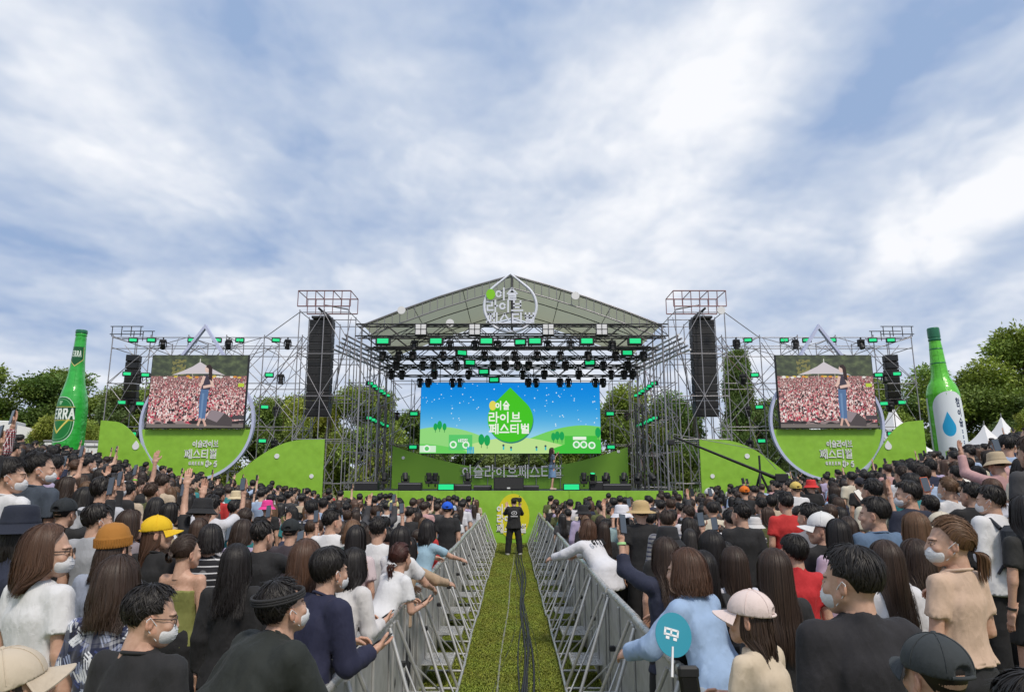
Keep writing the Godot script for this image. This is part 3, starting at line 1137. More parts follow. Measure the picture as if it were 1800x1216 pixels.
func body_mesh(c: Dictionary, j: Dictionary, low: bool) -> MB:
	var fem: bool = c.get("fem", false)
	var k := 0.88 if fem else 1.0
	var w: float = c.get("girth", 1.0)
	var f := joints_field(j, 0.16, 0.025 if low else 0.0195, 0.0)
	var B: Basis = j.B
	f.cone(j.hip + Vector3(0, -0.04, 0.01), j.waist, 0.105 * w, 0.088 * w * k, 0.05, B.x, 1.38)
	f.cone(j.waist, j.chest, 0.088 * w * k, 0.108 * w * k, 0.05, B.x, 1.35)
	for s in ["R", "L"]:
		f.cone(j.neck + B * Vector3(0, -0.05, 0.0), j["sh" + s].lerp(j.neck, 0.08) + B * Vector3(0, -0.012, 0), 0.058 * k, 0.044 * k, 0.05)
	f.cone(j.neck + B * Vector3(0, -0.03, 0.005), j.head + j.HB * Vector3(0, -0.05, 0.025), 0.056 * (0.9 if fem else 1.0), 0.049 * (0.9 if fem else 1.0), 0.035)
	for s in ["R", "L"]:
		f.cone(j["sh" + s], j["el" + s], 0.047 * k * w, 0.039 * k, 0.03)
		f.cone(j["el" + s], j["wr" + s], 0.038 * k, 0.0255 * k, 0.015)
		f.cone(j["hj" + s], j["kn" + s], 0.088 * w * k, 0.056 * k, 0.04)
		f.cone(j["kn" + s], j["an" + s], 0.054 * k, 0.036 * k, 0.02)
		f.cone(j["an" + s] + Vector3(0, -0.04, 0.02), j["to" + s], 0.036, 0.026, 0.03, Vector3.RIGHT, 1.25)
	var mb := MB.new()
	mb.col = Color(1, 0.97, 0.96)
	f.mesh_into(mb)
	add_shared(mb, "head_low" if low else "head", Transform3D(j.HB, j.head))
	for s in ["R", "L"]:
		var hx: Transform3D = j["hx" + s]
		add_shared(mb, j["hk" + s], hx)
	return mb

func top_mesh(c: Dictionary, j: Dictionary, low: bool, kind: String) -> MB:
	var fem: bool = c.get("fem", false)
	var k := 0.88 if fem else 1.0
	var w: float = c.get("girth", 1.0)
	var e: float = {"tee": 0.016, "long": 0.019, "over": 0.026, "cami": 0.010, "tuck": 0.019, "dress": 0.022, "vest": 0.02}[kind]
	var hem: float = {"tee": 0.84, "long": 0.82, "over": 0.78, "cami": 0.90, "tuck": 0.95, "dress": 0.50, "vest": 0.86}[kind]
	if c.has("hem"): hem = c.hem
	var f := joints_field(j, 0.19, 0.026 if low else 0.0165, hem - 0.05)
	var B: Basis = j.B
	var hem_p: Vector3 = Vector3(j.hip.x, hem, j.hip.z)
	var flare := 0.03 if kind == "over" else (0.06 if kind == "dress" else 0.012)
	f.cone(j.waist, hem_p, 0.092 * w * k + e, 0.108 * w + e + flare, 0.04, B.x, 1.40, false, true)
	if c.get("lean", 0.0) > 0.3:
		f.cone(j.hip + Vector3(0, 0.06, 0.0), hem_p, 0.110 * w + e, 0.112 * w + e + flare, 0.05, Vector3.RIGHT, 1.40, false, true)
	if kind == "cami":
		var topp: Vector3 = j.hip + B * Vector3(0, 0.36, 0.0)
		f.cone(j.waist, topp, 0.090 * w * k + e, 0.110 * w * k + e, 0.04, B.x, 1.36, false, true)
	else:
		f.cone(j.waist, j.chest, 0.092 * w * k + e, 0.111 * w * k + e, 0.04, B.x, 1.36)
		for s in ["R", "L"]:
			f.cone(j.neck + B * Vector3(0, -0.045, 0.0), j["sh" + s].lerp(j.neck, 0.08) + B * Vector3(0, -0.012, 0), 0.062 * k + e * 0.5, 0.046 * k + e * 0.6, 0.05)
		f.cone(j.neck + B * Vector3(0, -0.08, 0.0), j.neck + B * Vector3(0, 0.012 if kind != "over" else 0.03, 0.004), 0.075, 0.062, 0.03, Vector3.ZERO, 1.0, false, true)
	if kind in ["tee", "tuck", "dress"]:
		for s in ["R", "L"]:
			var ee: Vector3 = j["sh" + s].lerp(j["el" + s], 0.66)
			f.cone(j["sh" + s], ee, 0.049 * k * w + e * 0.5, 0.050 * k + e * 1.1, 0.03, Vector3.ZERO, 1.0, false, true)
	if kind in ["long", "over"]:
		for s in ["R", "L"]:
			f.cone(j["sh" + s], j["el" + s], 0.050 * k * w + e * 0.8, 0.044 * k + e, 0.03)
			var ww: Vector3 = j["el" + s].lerp(j["wr" + s], c.get("cuff", 0.95))
			f.cone(j["el" + s], ww, 0.043 * k + e, 0.032 * k + e * 0.8, 0.02, Vector3.ZERO, 1.0, false, true)
	if c.get("collar", false):
		f.cone(j.neck + B * Vector3(0, -0.02, 0.004), j.neck + B * Vector3(0, 0.045, -0.002), 0.068, 0.064, 0.012, Vector3.ZERO, 1.0, false, true)
	if not low:
		f.ripple(shared.fold, 0.013, Vector3(9.0, 3.2, 9.0) + Vector3.ONE * c.get("seed", 0.0) * 0.01)
	else:
		f.ripple(shared.fold, 0.007, Vector3(7.0, 3.0, 7.0))
	var mb := MB.new()
	f.mesh_into(mb)
	return mb

func bottom_mesh(c: Dictionary, j: Dictionary, low: bool, kind: String) -> MB:
	var fem: bool = c.get("fem", false)
	var k := 0.9 if fem else 1.0
	var w: float = c.get("girth", 1.0)
	var f := Field.new(Vector3(-0.32, 0.02, -0.3), Vector3(0.32, 1.14, 0.4), 0.027 if low else 0.021)
	var bent: bool = c.get("lean", 0.0) > 0.3
	f.cone(j.hip + Vector3(0, -0.05, 0.01), j.hip + j.B * Vector3(0, 0.0 if bent else 0.07, 0), (0.106 if bent else 0.118) * w, (0.088 if bent else 0.104) * w * k, 0.03, Vector3.RIGHT, 1.38, false, true)
	if kind == "skirt":
		f.cone(j.hip, Vector3(0, 0.50, j.hip.z), 0.112 * w, 0.15, 0.03, Vector3.RIGHT, 1.30, false, true)
	else:
		for s in ["R", "L"]:
			var flare: float = {"trousers": 0.022, "wide": 0.042, "jeans": 0.014, "shorts": 0.03}[kind]
			f.cone(j["hj" + s], j["kn" + s] if kind != "shorts" else j["hj" + s].lerp(j["kn" + s], 0.55), 0.098 * w * k, (0.060 if kind != "shorts" else 0.082) * k + flare, 0.035, Vector3.ZERO, 1.0, false, kind == "shorts")
			if kind != "shorts":
				f.cone(j["kn" + s], j["an" + s] + Vector3(0, -0.02, 0), 0.060 * k + flare, 0.045 * k + flare, 0.02, Vector3.ZERO, 1.0, false, true)
	f.ripple(shared.fold, 0.008, Vector3(6, 5, 6))
	var mb := MB.new()
	f.mesh_into(mb)
	return mb

func shoe_mesh(j: Dictionary, s: String) -> ArrayMesh:
	var a: Vector3 = j["an" + s]
	var t: Vector3 = j["to" + s]
	var f := Field.new(a.min(t) - Vector3(0.09, 0.04, 0.1), a.max(t) + Vector3(0.09, 0.06, 0.1), 0.011)
	f.cone(a + Vector3(0, -0.045, 0.03), t + Vector3(0, 0.005, -0.01), 0.045, 0.036, 0.03, Vector3.RIGHT, 1.25)
	f.cone(a + Vector3(0, -0.05, 0.02), a + Vector3(0, 0.0, 0.01), 0.046, 0.046, 0.02, Vector3.ZERO, 1.0, false, true)
	var mb := MB.new()
	f.mesh_into(mb)
	return mb.mesh()

var cloth_mats := {}
func cloth_mat(c: Color, print_ := "") -> StandardMaterial3D:
	var key := c.to_html() + print_
	if not cloth_mats.has(key):
		var m := flat_mat(c, 0.85)
		m.rim_enabled = true
		m.rim = 0.25
		m.rim_tint = 0.6
		m.normal_enabled = true
		m.normal_texture = shared.cloth_n
		m.normal_scale = 0.42
		tri_map(m, 1.0)
		m.uv1_scale = Vector3(1.25, 0.6, 1.25)
		if print_ != "":
			m.albedo_color = Color.WHITE
			m.albedo_texture = print_picture(print_, c)
			tri_map(m, {"floral": 2.6, "stripe": 2.2, "plaid": 5.0, "lines": 2.5}[print_])
			m.normal_texture = null
			m.normal_enabled = false
		cloth_mats[key] = m
	return cloth_mats[key]

func print_picture(kind: String, c: Color) -> ImageTexture:
	var n := 256
	var im := Image.create(n, n, false, Image.FORMAT_RGB8)
	im.fill(c)
	var r := RandomNumberGenerator.new()
	r.seed = 4
	if kind == "floral":
		for i in 70:
			var p := Vector2(r.randf() * n, r.randf() * n)
			var d := Vector2.from_angle(r.randf() * TAU)
			var col: Color = [Color8(232, 234, 240), Color8(236, 238, 244), Color8(60, 74, 130), Color8(150, 160, 190), Color8(16, 18, 34)][i % 5]
			for k in 3:
				var q := p + Vector2(-d.y, d.x) * (k - 1) * 9
				draw_line_on(im, q - d * r.randf_range(8, 24), q + d * r.randf_range(6, 22), r.randf_range(3, 9), col)
	elif kind == "stripe" or kind == "lines":
		for i in 8:
			im.fill_rect(Rect2i(0, i * 32, n, 6 if kind == "stripe" else 12), Color8(226, 226, 230) if c.get_luminance() < 0.5 else Color8(40, 44, 70))
	elif kind == "plaid":
		for i in 8:
			im.fill_rect(Rect2i(0, i * 32, n, 10), Color8(150, 30, 44))
			im.fill_rect(Rect2i(i * 32, 0, 8, n), Color8(236, 226, 226))
			im.fill_rect(Rect2i(i * 32 + 14, 0, 5, n), Color8(60, 30, 40))
	return ImageTexture.create_from_image(im)

var skin_mats := {}
func skin_mat(tone: float) -> StandardMaterial3D:
	var key := roundi(tone * 10)
	if not skin_mats.has(key):
		var m := flat_mat(lin(0.60 * tone, 0.385 * tone * lerpf(0.97, 1.03, tone - 0.5), 0.285 * tone), 0.5)
		m.vertex_color_use_as_albedo = true
		if not shared.has("skin_map"): shared.skin_map = ramp_tex(0.05, 4, Color(0.9, 0.86, 0.84), Color(1, 1, 1), 128, 33)
		m.albedo_texture = shared.skin_map
		tri_map(m, 6.0)
		skin_mats[key] = m
	return skin_mats[key]

func body_work(c: Dictionary, low: bool) -> Dictionary:
	var j := pose_joints(c)
	var d := {"j": j, "body": body_mesh(c, j, low), "top": top_mesh(c, j, low, c.get("top", "tee")), "bottom": null}
	if c.get("bottom", "trousers") != "": d.bottom = bottom_mesh(c, j, low, c.get("bottom", "trousers"))
	return d

# work out many figures side by side: jobs are [key, description, low]
func prepare_bodies(jobs: Array):
	var done := []
	done.resize(jobs.size())
	var lock_ := Mutex.new()
	var id := WorkerThreadPool.add_group_task(func(i: int):
		var d := body_work(jobs[i][1], jobs[i][2])
		lock_.lock()
		done[i] = d
		lock_.unlock(), jobs.size())
	WorkerThreadPool.wait_for_group_task_completion(id)
	for i in jobs.size():
		var d: Dictionary = done[i]
		for k in ["body", "top", "bottom"]:
			if d[k] != null: d[k] = (d[k] as MB).mesh()
		shared.body[jobs[i][0]] = d

func body_parts(c: Dictionary, low: bool, cache: String) -> Dictionary:
	if not shared.body.has(cache):
		prepare_bodies([[cache, c, low]])
	return shared.body[cache]

func accessory(kind: String, col := Color.WHITE) -> Array:
	# [mesh, material, [sub-part name, mesh, material]...] in head space, shared
	if not shared.has("acc_" + kind):
		var mb := MB.new()
		var subs := []
		match kind:
			"mask":
				var f := Field.new(Vector3(-0.10, -0.13, -0.15), Vector3(0.10, 0.02, 0.05), 0.006)
				f.ball(Vector3(0, -0.056, -0.050), Vector3(0.068, 0.056, 0.068), 0.01)
				for z in f.nz:
					for y in f.ny:
						for x in f.nx:
							var p := f.o + Vector3(x, y, z) * f.h
							var i := (z * f.ny + y) * f.nx + x
							f.g[i] = maxf(f.g[i], maxf(p.z + 0.022 + absf(p.y + 0.055) * 0.25, p.y + 0.016 + absf(p.x) * 0.15))
				f.mesh_into(mb)
				var lp := MB.new()
				for s in [-1.0, 1.0]:
					lp.tube([Vector3(s * 0.062, -0.036, -0.032), Vector3(s * 0.080, -0.006, -0.004), Vector3(s * 0.088, 0.012, 0.014), Vector3(s * 0.089, 0.002, 0.026), Vector3(s * 0.084, -0.03, 0.020), Vector3(s * 0.062, -0.082, -0.030)], 0.0022, 0.0022, 5)
				subs.append(["ear_loop", lp.mesh()])
				var pleat := MB.new()
				for dy in [0.014, -0.004, -0.022]:
					var arc := []
					for i in 13:
						var x := lerpf(-0.046, 0.046, i / 12.0)
						arc.append(Vector3(x, -0.056 + dy, -0.0500 - 0.0680 * sqrt(maxf(0.0, 1.0 - pow(x / 0.0680, 2.0) - pow(dy / 0.056, 2.0)))))
					pleat.tube(arc, 0.0016, 0.0016, 5)
				subs.append(["pleat", pleat.mesh()])
			"cap":
				var f := Field.new(Vector3(-0.13, -0.01, -0.25), Vector3(0.13, 0.17, 0.15), 0.0085)
				f.ball(Vector3(0, 0.042, 0.014), Vector3(0.102, 0.104, 0.119), 0.01)
				for z in f.nz:
					for y in f.ny:
						for x in f.nx:
							var p := f.o + Vector3(x, y, z) * f.h
							var i := (z * f.ny + y) * f.nx + x
							f.g[i] = maxf(f.g[i], 0.030 - p.y - p.z * 0.08)
				f.ball(Vector3(0, 0.040, 0.135), Vector3(0.036, 0.030, 0.03), 0.006, true)
				f.mesh_into(mb)
				var bm := MB.new()
				var edge := []
				for sd in [1.0, -1.0]:
					var rows := []
					for i in 7:
						var row := []
						for k in 17:
							var a := lerpf(-1.12, 1.12, k / 16.0)
							var q := i / 6.0
							var rx := lerpf(0.098, 0.098 + 0.004 * q, q)
							var rz := lerpf(0.112, 0.112 + 0.088 * pow(cos(a * 0.98), 0.6), q)
							var p := Vector3(sin(a) * rx, 0.036 - 0.055 * pow(sin(a), 2.0) * q - 0.012 * q + sd * 0.0022, 0.014 - cos(a) * rz)
							row.append(bm.add(p, Vector3(sin(a) * 0.4, 1, 0).normalized() * sd, Vector2(k, i)))
						rows.append(row)
						if i > 0:
							for k in 16:
								bm.tri(rows[i - 1][k], rows[i - 1][k + 1], row[k + 1])
								bm.tri(rows[i - 1][k], row[k + 1], row[k])
					edge.append(rows[6])
				for k in 16:
					var nn := (bm.v[edge[0][k]] - Vector3(0, 0.03, -0.05)).normalized()
					bm.face([bm.v[edge[0][k]], bm.v[edge[0][k + 1]], bm.v[edge[1][k + 1]], bm.v[edge[1][k]]], nn)
				subs.append(["brim", bm.mesh()])
				var bt := MB.new()
				bt.lathe([Vector2(0.010, 0.0), Vector2(0.008, 0.006), Vector2(0.0, 0.008)], 10, at(0, 0.146, 0.014))
				subs.append(["button", bt.mesh()])
				var sp := MB.new()
				var arc := []
				for i in 9:
					var a := lerpf(-0.42, 0.42, i / 8.0)
					arc.append(Vector3(sin(a) * 0.103, 0.030, 0.014 + cos(a) * 0.118))
				sp.tube(arc, 0.007, 0.007, 6)
				subs.append(["strap", sp.mesh()])
				var seams := MB.new()
				for k in 6:
					var ph := TAU * k / 6.0 + 0.5
					var pp := []
					for i in 9:
						var th := lerpf(0.05, 1.52, i / 8.0)
						pp.append(Vector3(0, 0.042, 0.014) + Vector3(sin(th) * sin(ph) * 0.1032, cos(th) * 0.1052, sin(th) * cos(ph) * 0.1202))
					seams.tube(pp, 0.0016, 0.0016, 5)
				subs.append(["seam", seams.mesh()])
			"bucket":
				mb.lathe([Vector2(0.165, -0.012), Vector2(0.168, -0.010), Vector2(0.125, 0.035), Vector2(0.112, 0.045), Vector2(0.103, 0.10), Vector2(0.094, 0.142), Vector2(0.07, 0.152), Vector2(0.0, 0.155)], 36, at(0, 0, 0.014), 0, TAU, 0.92)
				var bd := MB.new()
				bd.lathe([Vector2(0.1135, 0.046), Vector2(0.115, 0.05), Vector2(0.111, 0.066), Vector2(0.109, 0.066)], 36, at(0, 0, 0.014), 0, TAU, 0.92)
				subs.append(["band", bd.mesh()])
			"beanie":
				mb.lathe([Vector2(0.098, 0.03), Vector2(0.107, 0.034), Vector2(0.109, 0.05), Vector2(0.108, 0.085), Vector2(0.103, 0.088), Vector2(0.100, 0.10), Vector2(0.085, 0.14), Vector2(0.05, 0.168), Vector2(0.0, 0.178)], 36, Transform3D(Basis(Vector3.RIGHT, 0.18), Vector3(0, -0.006, 0.016)), 0, TAU, 0.93)
				var rb := MB.new()
				for k in 44:
					var a := TAU * k / 44.0
					rb.tube([Vector3(cos(a) * 0.1008, 0.034, sin(a) * 0.1085), Vector3(cos(a) * 0.101, 0.085, sin(a) * 0.109)].map(func(p): return Transform3D(Basis(Vector3.RIGHT, 0.18), Vector3(0, -0.006, 0.016)) * p), 0.0034, 0.0034, 5)
				subs.append(["ribbing", rb.mesh()])
			"straw":
				mb.lathe([Vector2(0.20, 0.004), Vector2(0.20, 0.010), Vector2(0.15, 0.026), Vector2(0.116, 0.038), Vector2(0.112, 0.09), Vector2(0.10, 0.135), Vector2(0.06, 0.158), Vector2(0.0, 0.162)], 40, at(0, 0, 0.014), 0, TAU, 0.94)
			"glasses":
				for s in [-1.0, 1.0]:
					var ring := []
					for k in 17:
						var a := TAU * k / 16.0
						ring.append(Vector3(s * 0.034 + cos(a) * 0.026, -0.004 + sin(a) * 0.020, -0.1035 + absf(s * 0.034 + cos(a) * 0.026) * 0.16))
					mb.tube(ring, 0.0022, 0.0022, 6, false)
					mb.tube([Vector3(s * 0.060, 0.004, -0.092), Vector3(s * 0.078, 0.006, -0.04), Vector3(s * 0.083, 0.008, 0.006), Vector3(s * 0.085, -0.014, 0.028)], 0.0022, 0.0018, 6)
				mb.tube([Vector3(-0.009, 0.002, -0.103), Vector3(0.009, 0.002, -0.103)], 0.002, 0.002, 6)
			"sunglasses":
				for s in [-1.0, 1.0]:
					var pl := PackedVector2Array()
					for k in 16:
						pl.append(Vector2(s * 0.034, -0.004) + Vector2(cos(TAU * k / 16.0) * 0.028, sin(TAU * k / 16.0) * 0.022))
					mb.slab(pl, 0.003, Transform3D(Basis(Vector3.UP, s * 0.16), Vector3(0, 0, -0.101)))
					mb.tube([Vector3(s * 0.060, 0.006, -0.096), Vector3(s * 0.080, 0.008, -0.04), Vector3(s * 0.086, 0.010, 0.006), Vector3(s * 0.088, -0.012, 0.028)], 0.0035, 0.002, 6)
				mb.tube([Vector3(-0.01, 0.004, -0.105), Vector3(0.01, 0.004, -0.105)], 0.0028, 0.0028, 6)
			"visor":
				var arc := []
				for k in 33:
					var a := TAU * k / 32.0
					arc.append(Vector3(cos(a) * 0.099, 0.055 + 0.012 * sin(a), 0.014 + sin(a) * 0.119))
				for q in 3:
					mb.tube(arc.map(func(p): return p + Vector3(0, q * 0.011, 0)), 0.0075, 0.0075, 6, false)
			"ribbon":
				for s in [-1.0, 1.0]:
					mb.tube([Vector3(0, -0.05, 0.13), Vector3(s * 0.03, -0.03, 0.142), Vector3(s * 0.055, -0.045, 0.135), Vector3(s * 0.03, -0.06, 0.14), Vector3(0, -0.05, 0.132)], 0.008, 0.008, 6)
					mb.tube([Vector3(0, -0.05, 0.135), Vector3(s * 0.018, -0.09, 0.145), Vector3(s * 0.03, -0.13, 0.145)], 0.008, 0.006, 6)
		shared["acc_" + kind] = [mb.mesh(), subs]
	return shared["acc_" + kind]

func wear(o: Node3D, kind: String, col: Color, j: Dictionary, tip := Transform3D.IDENTITY):
	var a: Array = accessory(kind)
	var called: String = {"mask": "face_mask", "cap": "cap", "bucket": "bucket_hat", "beanie": "beanie", "straw": "straw_hat", "glasses": "glasses", "sunglasses": "sunglasses", "visor": "sun_visor", "ribbon": "hair_ribbon"}[kind]
	var m: Material = M.black_gloss if kind in ["glasses", "sunglasses"] else cloth_mat(col)
	var p := put(called, a[0], m, o, Transform3D(j.HB, j.head) * tip)
	for s in a[1]:
		put(s[0], s[1], M.white if s[0] == "ear_loop" else m, p)

var phone_parts := {}
func phone_at(xf: Transform3D, label: String, group := "", flip := false, case_col := Color.BLACK) -> Node3D:
	if phone_parts.is_empty():
		phone_parts.body = block(Vector3(0.0085, 0.152, 0.073), 0.0035)
		phone_parts.screen = block(Vector3(0.0012, 0.142, 0.066), 0.0004)
		var mb := MB.new()
		mb.box(at(0.0052, 0.055, 0.02), Vector3(0.002, 0.026, 0.026), 0.0008)
		phone_parts.cam = mb.mesh()
		M.phone_screen = flat_mat(lin(0.02, 0.025, 0.03), 0.1)
		M.phone_live = flat_mat(lin(0.02, 0.024, 0.03), 0.3)
		M.phone_live.emission_enabled = true
		M.phone_live.emission = lin(0.035, 0.045, 0.06)
		M.phone_case = flat_mat(lin(0.02, 0.02, 0.022), 0.4)
	var o := Node3D.new()
	o.name = numbered("phone")
	o.transform = xf
	add_child(o)
	tag(o, label, "phone", group)
	put("body", phone_parts.body, M.phone_case if case_col == Color.BLACK else flat_mat(case_col, 0.4), o)
	put("screen", phone_parts.screen, M.phone_live if flip else M.phone_screen, o, at(-0.0048, 0, 0))
	put("camera", phone_parts.cam, M.black_gloss, o)
	return o

func person(c: Dictionary, low := false, cache := "") -> Node3D:
	var o := thing("person", c.get("label", ""), "person", Vector3(c.x, rise_at(c.x, c.z), c.z), c.get("yaw", 0.0), c.get("group", ""))
	var s: float = c.get("s", 1.0)
	o.scale = Vector3(s, s, s)
	var d := body_parts(c, low, cache)
	var j: Dictionary = d.j
	put("body", d.body, skin_mat(c.get("skin", 1.0)), o)
	var tname: String = c.get("top_name", {"tee": "t_shirt", "long": "long_sleeved_top", "over": "sweatshirt", "cami": "camisole", "tuck": "shirt", "dress": "dress", "vest": "vest"}[c.get("top", "tee")])
	put(tname, d.top, cloth_mat(c.get("tc", lin(0.02, 0.02, 0.022)), c.get("print", "")), o)
	if d.bottom:
		put({"skirt": "skirt", "shorts": "shorts"}.get(c.get("bottom", "trousers"), "trousers"), d.bottom, cloth_mat(c.get("bc", lin(0.012, 0.012, 0.014))), o)
	if c.get("hair", "") != "":
		put("hair", hair_mesh(c.hair, c.get("hs", 1), low, c.get("wear", []).any(func(a): return a[0] in ["cap", "bucket", "beanie", "straw"])), hair_mat(c.get("hc", lin(0.013, 0.010, 0.009))), o, Transform3D(j.HB, j.head))
	if not low and c.get("top", "tee") in ["tee", "long", "over", "dress"] and not c.get("collar", false):
		# ribbed neck band
		var nb := MB.new()
		var ring := []
		var B: Basis = j.B
		for q in 25:
			var a := TAU * q / 24.0
			ring.append(j.neck + B * Vector3(cos(a) * 0.066, 0.008 - 0.016 * sin(-a) * 0.9, sin(a) * 0.066 + 0.004))
		nb.tube(ring, 0.0085, 0.0085, 7, false)
		put("neck_band", nb.mesh(), cloth_mat(c.get("tc", lin(0.02, 0.02, 0.022))), o)
	if c.has("strap"):
		var sb := MB.new()
		var B: Basis = j.B
		var sd: float = c.strap[0]
		var path := []
		for q in [[0.105 * sd, 0.30, -0.10], [0.11 * sd, 0.42, -0.07], [0.115 * sd, 0.478, 0.015], [0.10 * sd, 0.43, 0.105], [0.03 * sd, 0.30, 0.155], [-0.06 * sd, 0.16, 0.150], [-0.15 * sd, 0.02, 0.11]]:
			path.append(j.hip + B * Vector3(q[0], q[1], q[2]))
		sb.tube(path, 0.011, 0.011, 6)
		put("bag_strap", sb.mesh(), cloth_mat(c.strap[1]), o)
	if c.has("backpack"):
		var B: Basis = j.B
		var bk := MB.new()
		bk.box(Transform3D(B, j.hip + B * Vector3(0, 0.23, 0.19)), Vector3(0.27, 0.40, 0.13), 0.045)
		var bp := put("backpack", bk.mesh(), cloth_mat(c.backpack), o)
		bk = MB.new()
		bk.box(Transform3D(B, j.hip + B * Vector3(0, 0.15, 0.262)), Vector3(0.20, 0.18, 0.04), 0.018)
		put("pocket", bk.mesh(), cloth_mat(c.backpack), bp)
		for sd in [-1.0, 1.0]:
			bk = MB.new()
			var path := []
			for q in [[0.1 * sd, 0.40, 0.14], [0.105 * sd, 0.475, 0.06], [0.11 * sd, 0.465, -0.03], [0.115 * sd, 0.36, -0.105]]:
				path.append(j.hip + B * Vector3(q[0], q[1], q[2]))
			bk.tube(path, 0.018, 0.018, 6)
			put("shoulder_strap", bk.mesh(), cloth_mat(c.backpack), bp)
	if c.has("words"):
		var B: Basis = j.B
		for q in c.words.size():
			put("letter", letter_mesh(c.words[q], 0.045, 0.07, 0.011, 0.008), flat_mat(c.get("wc", Color8(20, 20, 24)), 0.8), o, Transform3D(B, j.hip + B * Vector3(-0.03 * c.words.size() + q * 0.058, 0.40, 0.158)))
	for a in c.get("wear", []):
		wear(o, a[0], a[1], j, a[2] if a.size() > 2 else Transform3D.IDENTITY)
	if c.get("shoes", false):
		for k in ["R", "L"]:
			put("shoe", shoe_mesh(j, k), cloth_mat(c.get("sc", lin(0.6, 0.6, 0.6))), o)
	if c.has("band"):
		for k in c.band[0]:
			var mb := MB.new()
			var q: Vector3 = j["wr" + k] - j["fd" + k] * 0.035
			mb.lathe([Vector2(0.030, -0.009), Vector2(0.0325, -0.008), Vector2(0.0325, 0.008), Vector2(0.030, 0.009)], 18, Transform3D(facing(j["fd" + k]), q))
			put("wristband", mb.mesh(), flat_mat(c.band[1], 0.5), o)
	if c.has("phone"):
		for k in c.phone:
			var hx: Transform3D = o.transform * Transform3D((j["hx" + k] as Transform3D).basis.orthonormalized(), j["wr" + k])
			var sgn := 1.0 if k == "R" else -1.0
			if k == "L":
				hx.basis.x = -hx.basis.x
				hx.basis = hx.basis.orthonormalized()
			var off := Vector3(-0.033 * sgn, -0.112, -0.002)
			if c.get("wide", false):
				hx = hx * Transform3D(Basis(Vector3.RIGHT, PI / 2), Vector3.ZERO)
				off = Vector3(-0.026 * sgn, 0.0, -0.12)
			var px := hx * Transform3D(Basis(Vector3.UP, 0.0 if k == "R" else PI), off)
			phone_at(px.orthonormalized(), c.get("phone_label", ""), c.get("phone_group", ""), c.get("live", true), c.get("pc", Color.BLACK))
	return o

# ------------------------------------------------------------------ ground
func make_ground():
	var b := MB.new()
	var rs := [0.0, 1.0, 2.0, 3.0, 4.0, 5.0, 6.5, 8.0, 10.0, 12.0, 15.0, 18.0, 22.0, 26.0, 31.0, 36.0, 44.0, 60.0, 100.0, 200.0, 420.0, 900.0]
	var rows := []
	for i in rs.size():
		var row := []
		for k in 97:
			var a := TAU * k / 96.0
			var x: float = sin(a) * rs[i]
			var z: float = -cos(a) * rs[i]
			var e := 0.05
			var nn := Vector3(rise_at(x - e, z) - rise_at(x + e, z), 2 * e, rise_at(x, z - e) - rise_at(x, z + e)).normalized()
			row.append(b.add(Vector3(x, rise_at(x, z) - 0.012 * clampf(rs[i] - 100.0, 0, 400), z), nn, Vector2(x, z)))
		rows.append(row)
		if i > 0:
			for k in 96:
				b.tri(rows[i - 1][k], rows[i][k], rows[i][k + 1])
				b.tri(rows[i - 1][k], rows[i][k + 1], rows[i - 1][k + 1])
	var m := flat_mat(Color.WHITE, 0.95)
	m.albedo_texture = ramp_tex(0.02, 5, lin(0.10, 0.12, 0.02), lin(0.26, 0.26, 0.065), 512, 4)
	tri_map(m, 0.35, true)
	m.detail_enabled = true
	m.detail_blend_mode = BaseMaterial3D.BLEND_MODE_MUL
	var di := fbm(8, 0.006, 4).get_seamless_image(256, 256)
	var dm := Image.create(256, 256, false, Image.FORMAT_RGBA8)
	for y in 256:
		for x in 256:
			var q := di.get_pixel(x, y).r
			dm.set_pixel(x, y, Color(0.72 + q * 0.4, 0.78 + q * 0.25, 0.6 + q * 0.4, 1))
	m.detail_albedo = ImageTexture.create_from_image(dm)
	m.detail_uv_layer = BaseMaterial3D.DETAIL_UV_1
	m.heightmap_enabled = false
	M.ground = m
	tag(put("ground", b.mesh(), m), "gently dished grass field that the crowd and the stage stand on", "ground", "", "structure")

# ------------------------------------------------------------------ trusses and scaffolding
func box_truss(parent: Node3D, a: Vector3, b: Vector3, s: float, bay: float, r: float, mat: Material):
	var d := (b - a).normalized()
	var up := Vector3.UP if absf(d.y) < 0.9 else Vector3.BACK
	var sx := d.cross(up).normalized()
	var sy := sx.cross(d)
	var cs := [(sx + sy) * s * 0.5, (sy - sx) * s * 0.5, (-sx - sy) * s * 0.5, (sx - sy) * s * 0.5]
	for c in cs:
		pipe("chord", a + c, b + c, r, mat, parent)
	var n := maxi(1, roundi((b - a).length() / bay))
	for i in n:
		var p := a.lerp(b, float(i) / n)
		var q := a.lerp(b, float(i + 1) / n)
		for f in [[0, 1], [2, 3], [0, 3], [1, 2]]:
			var f0: int = f[i % 2]
			var f1: int = f[(i + 1) % 2]
			pipe("lacing", p + cs[f0], q + cs[f1], r * 0.6, mat, parent)

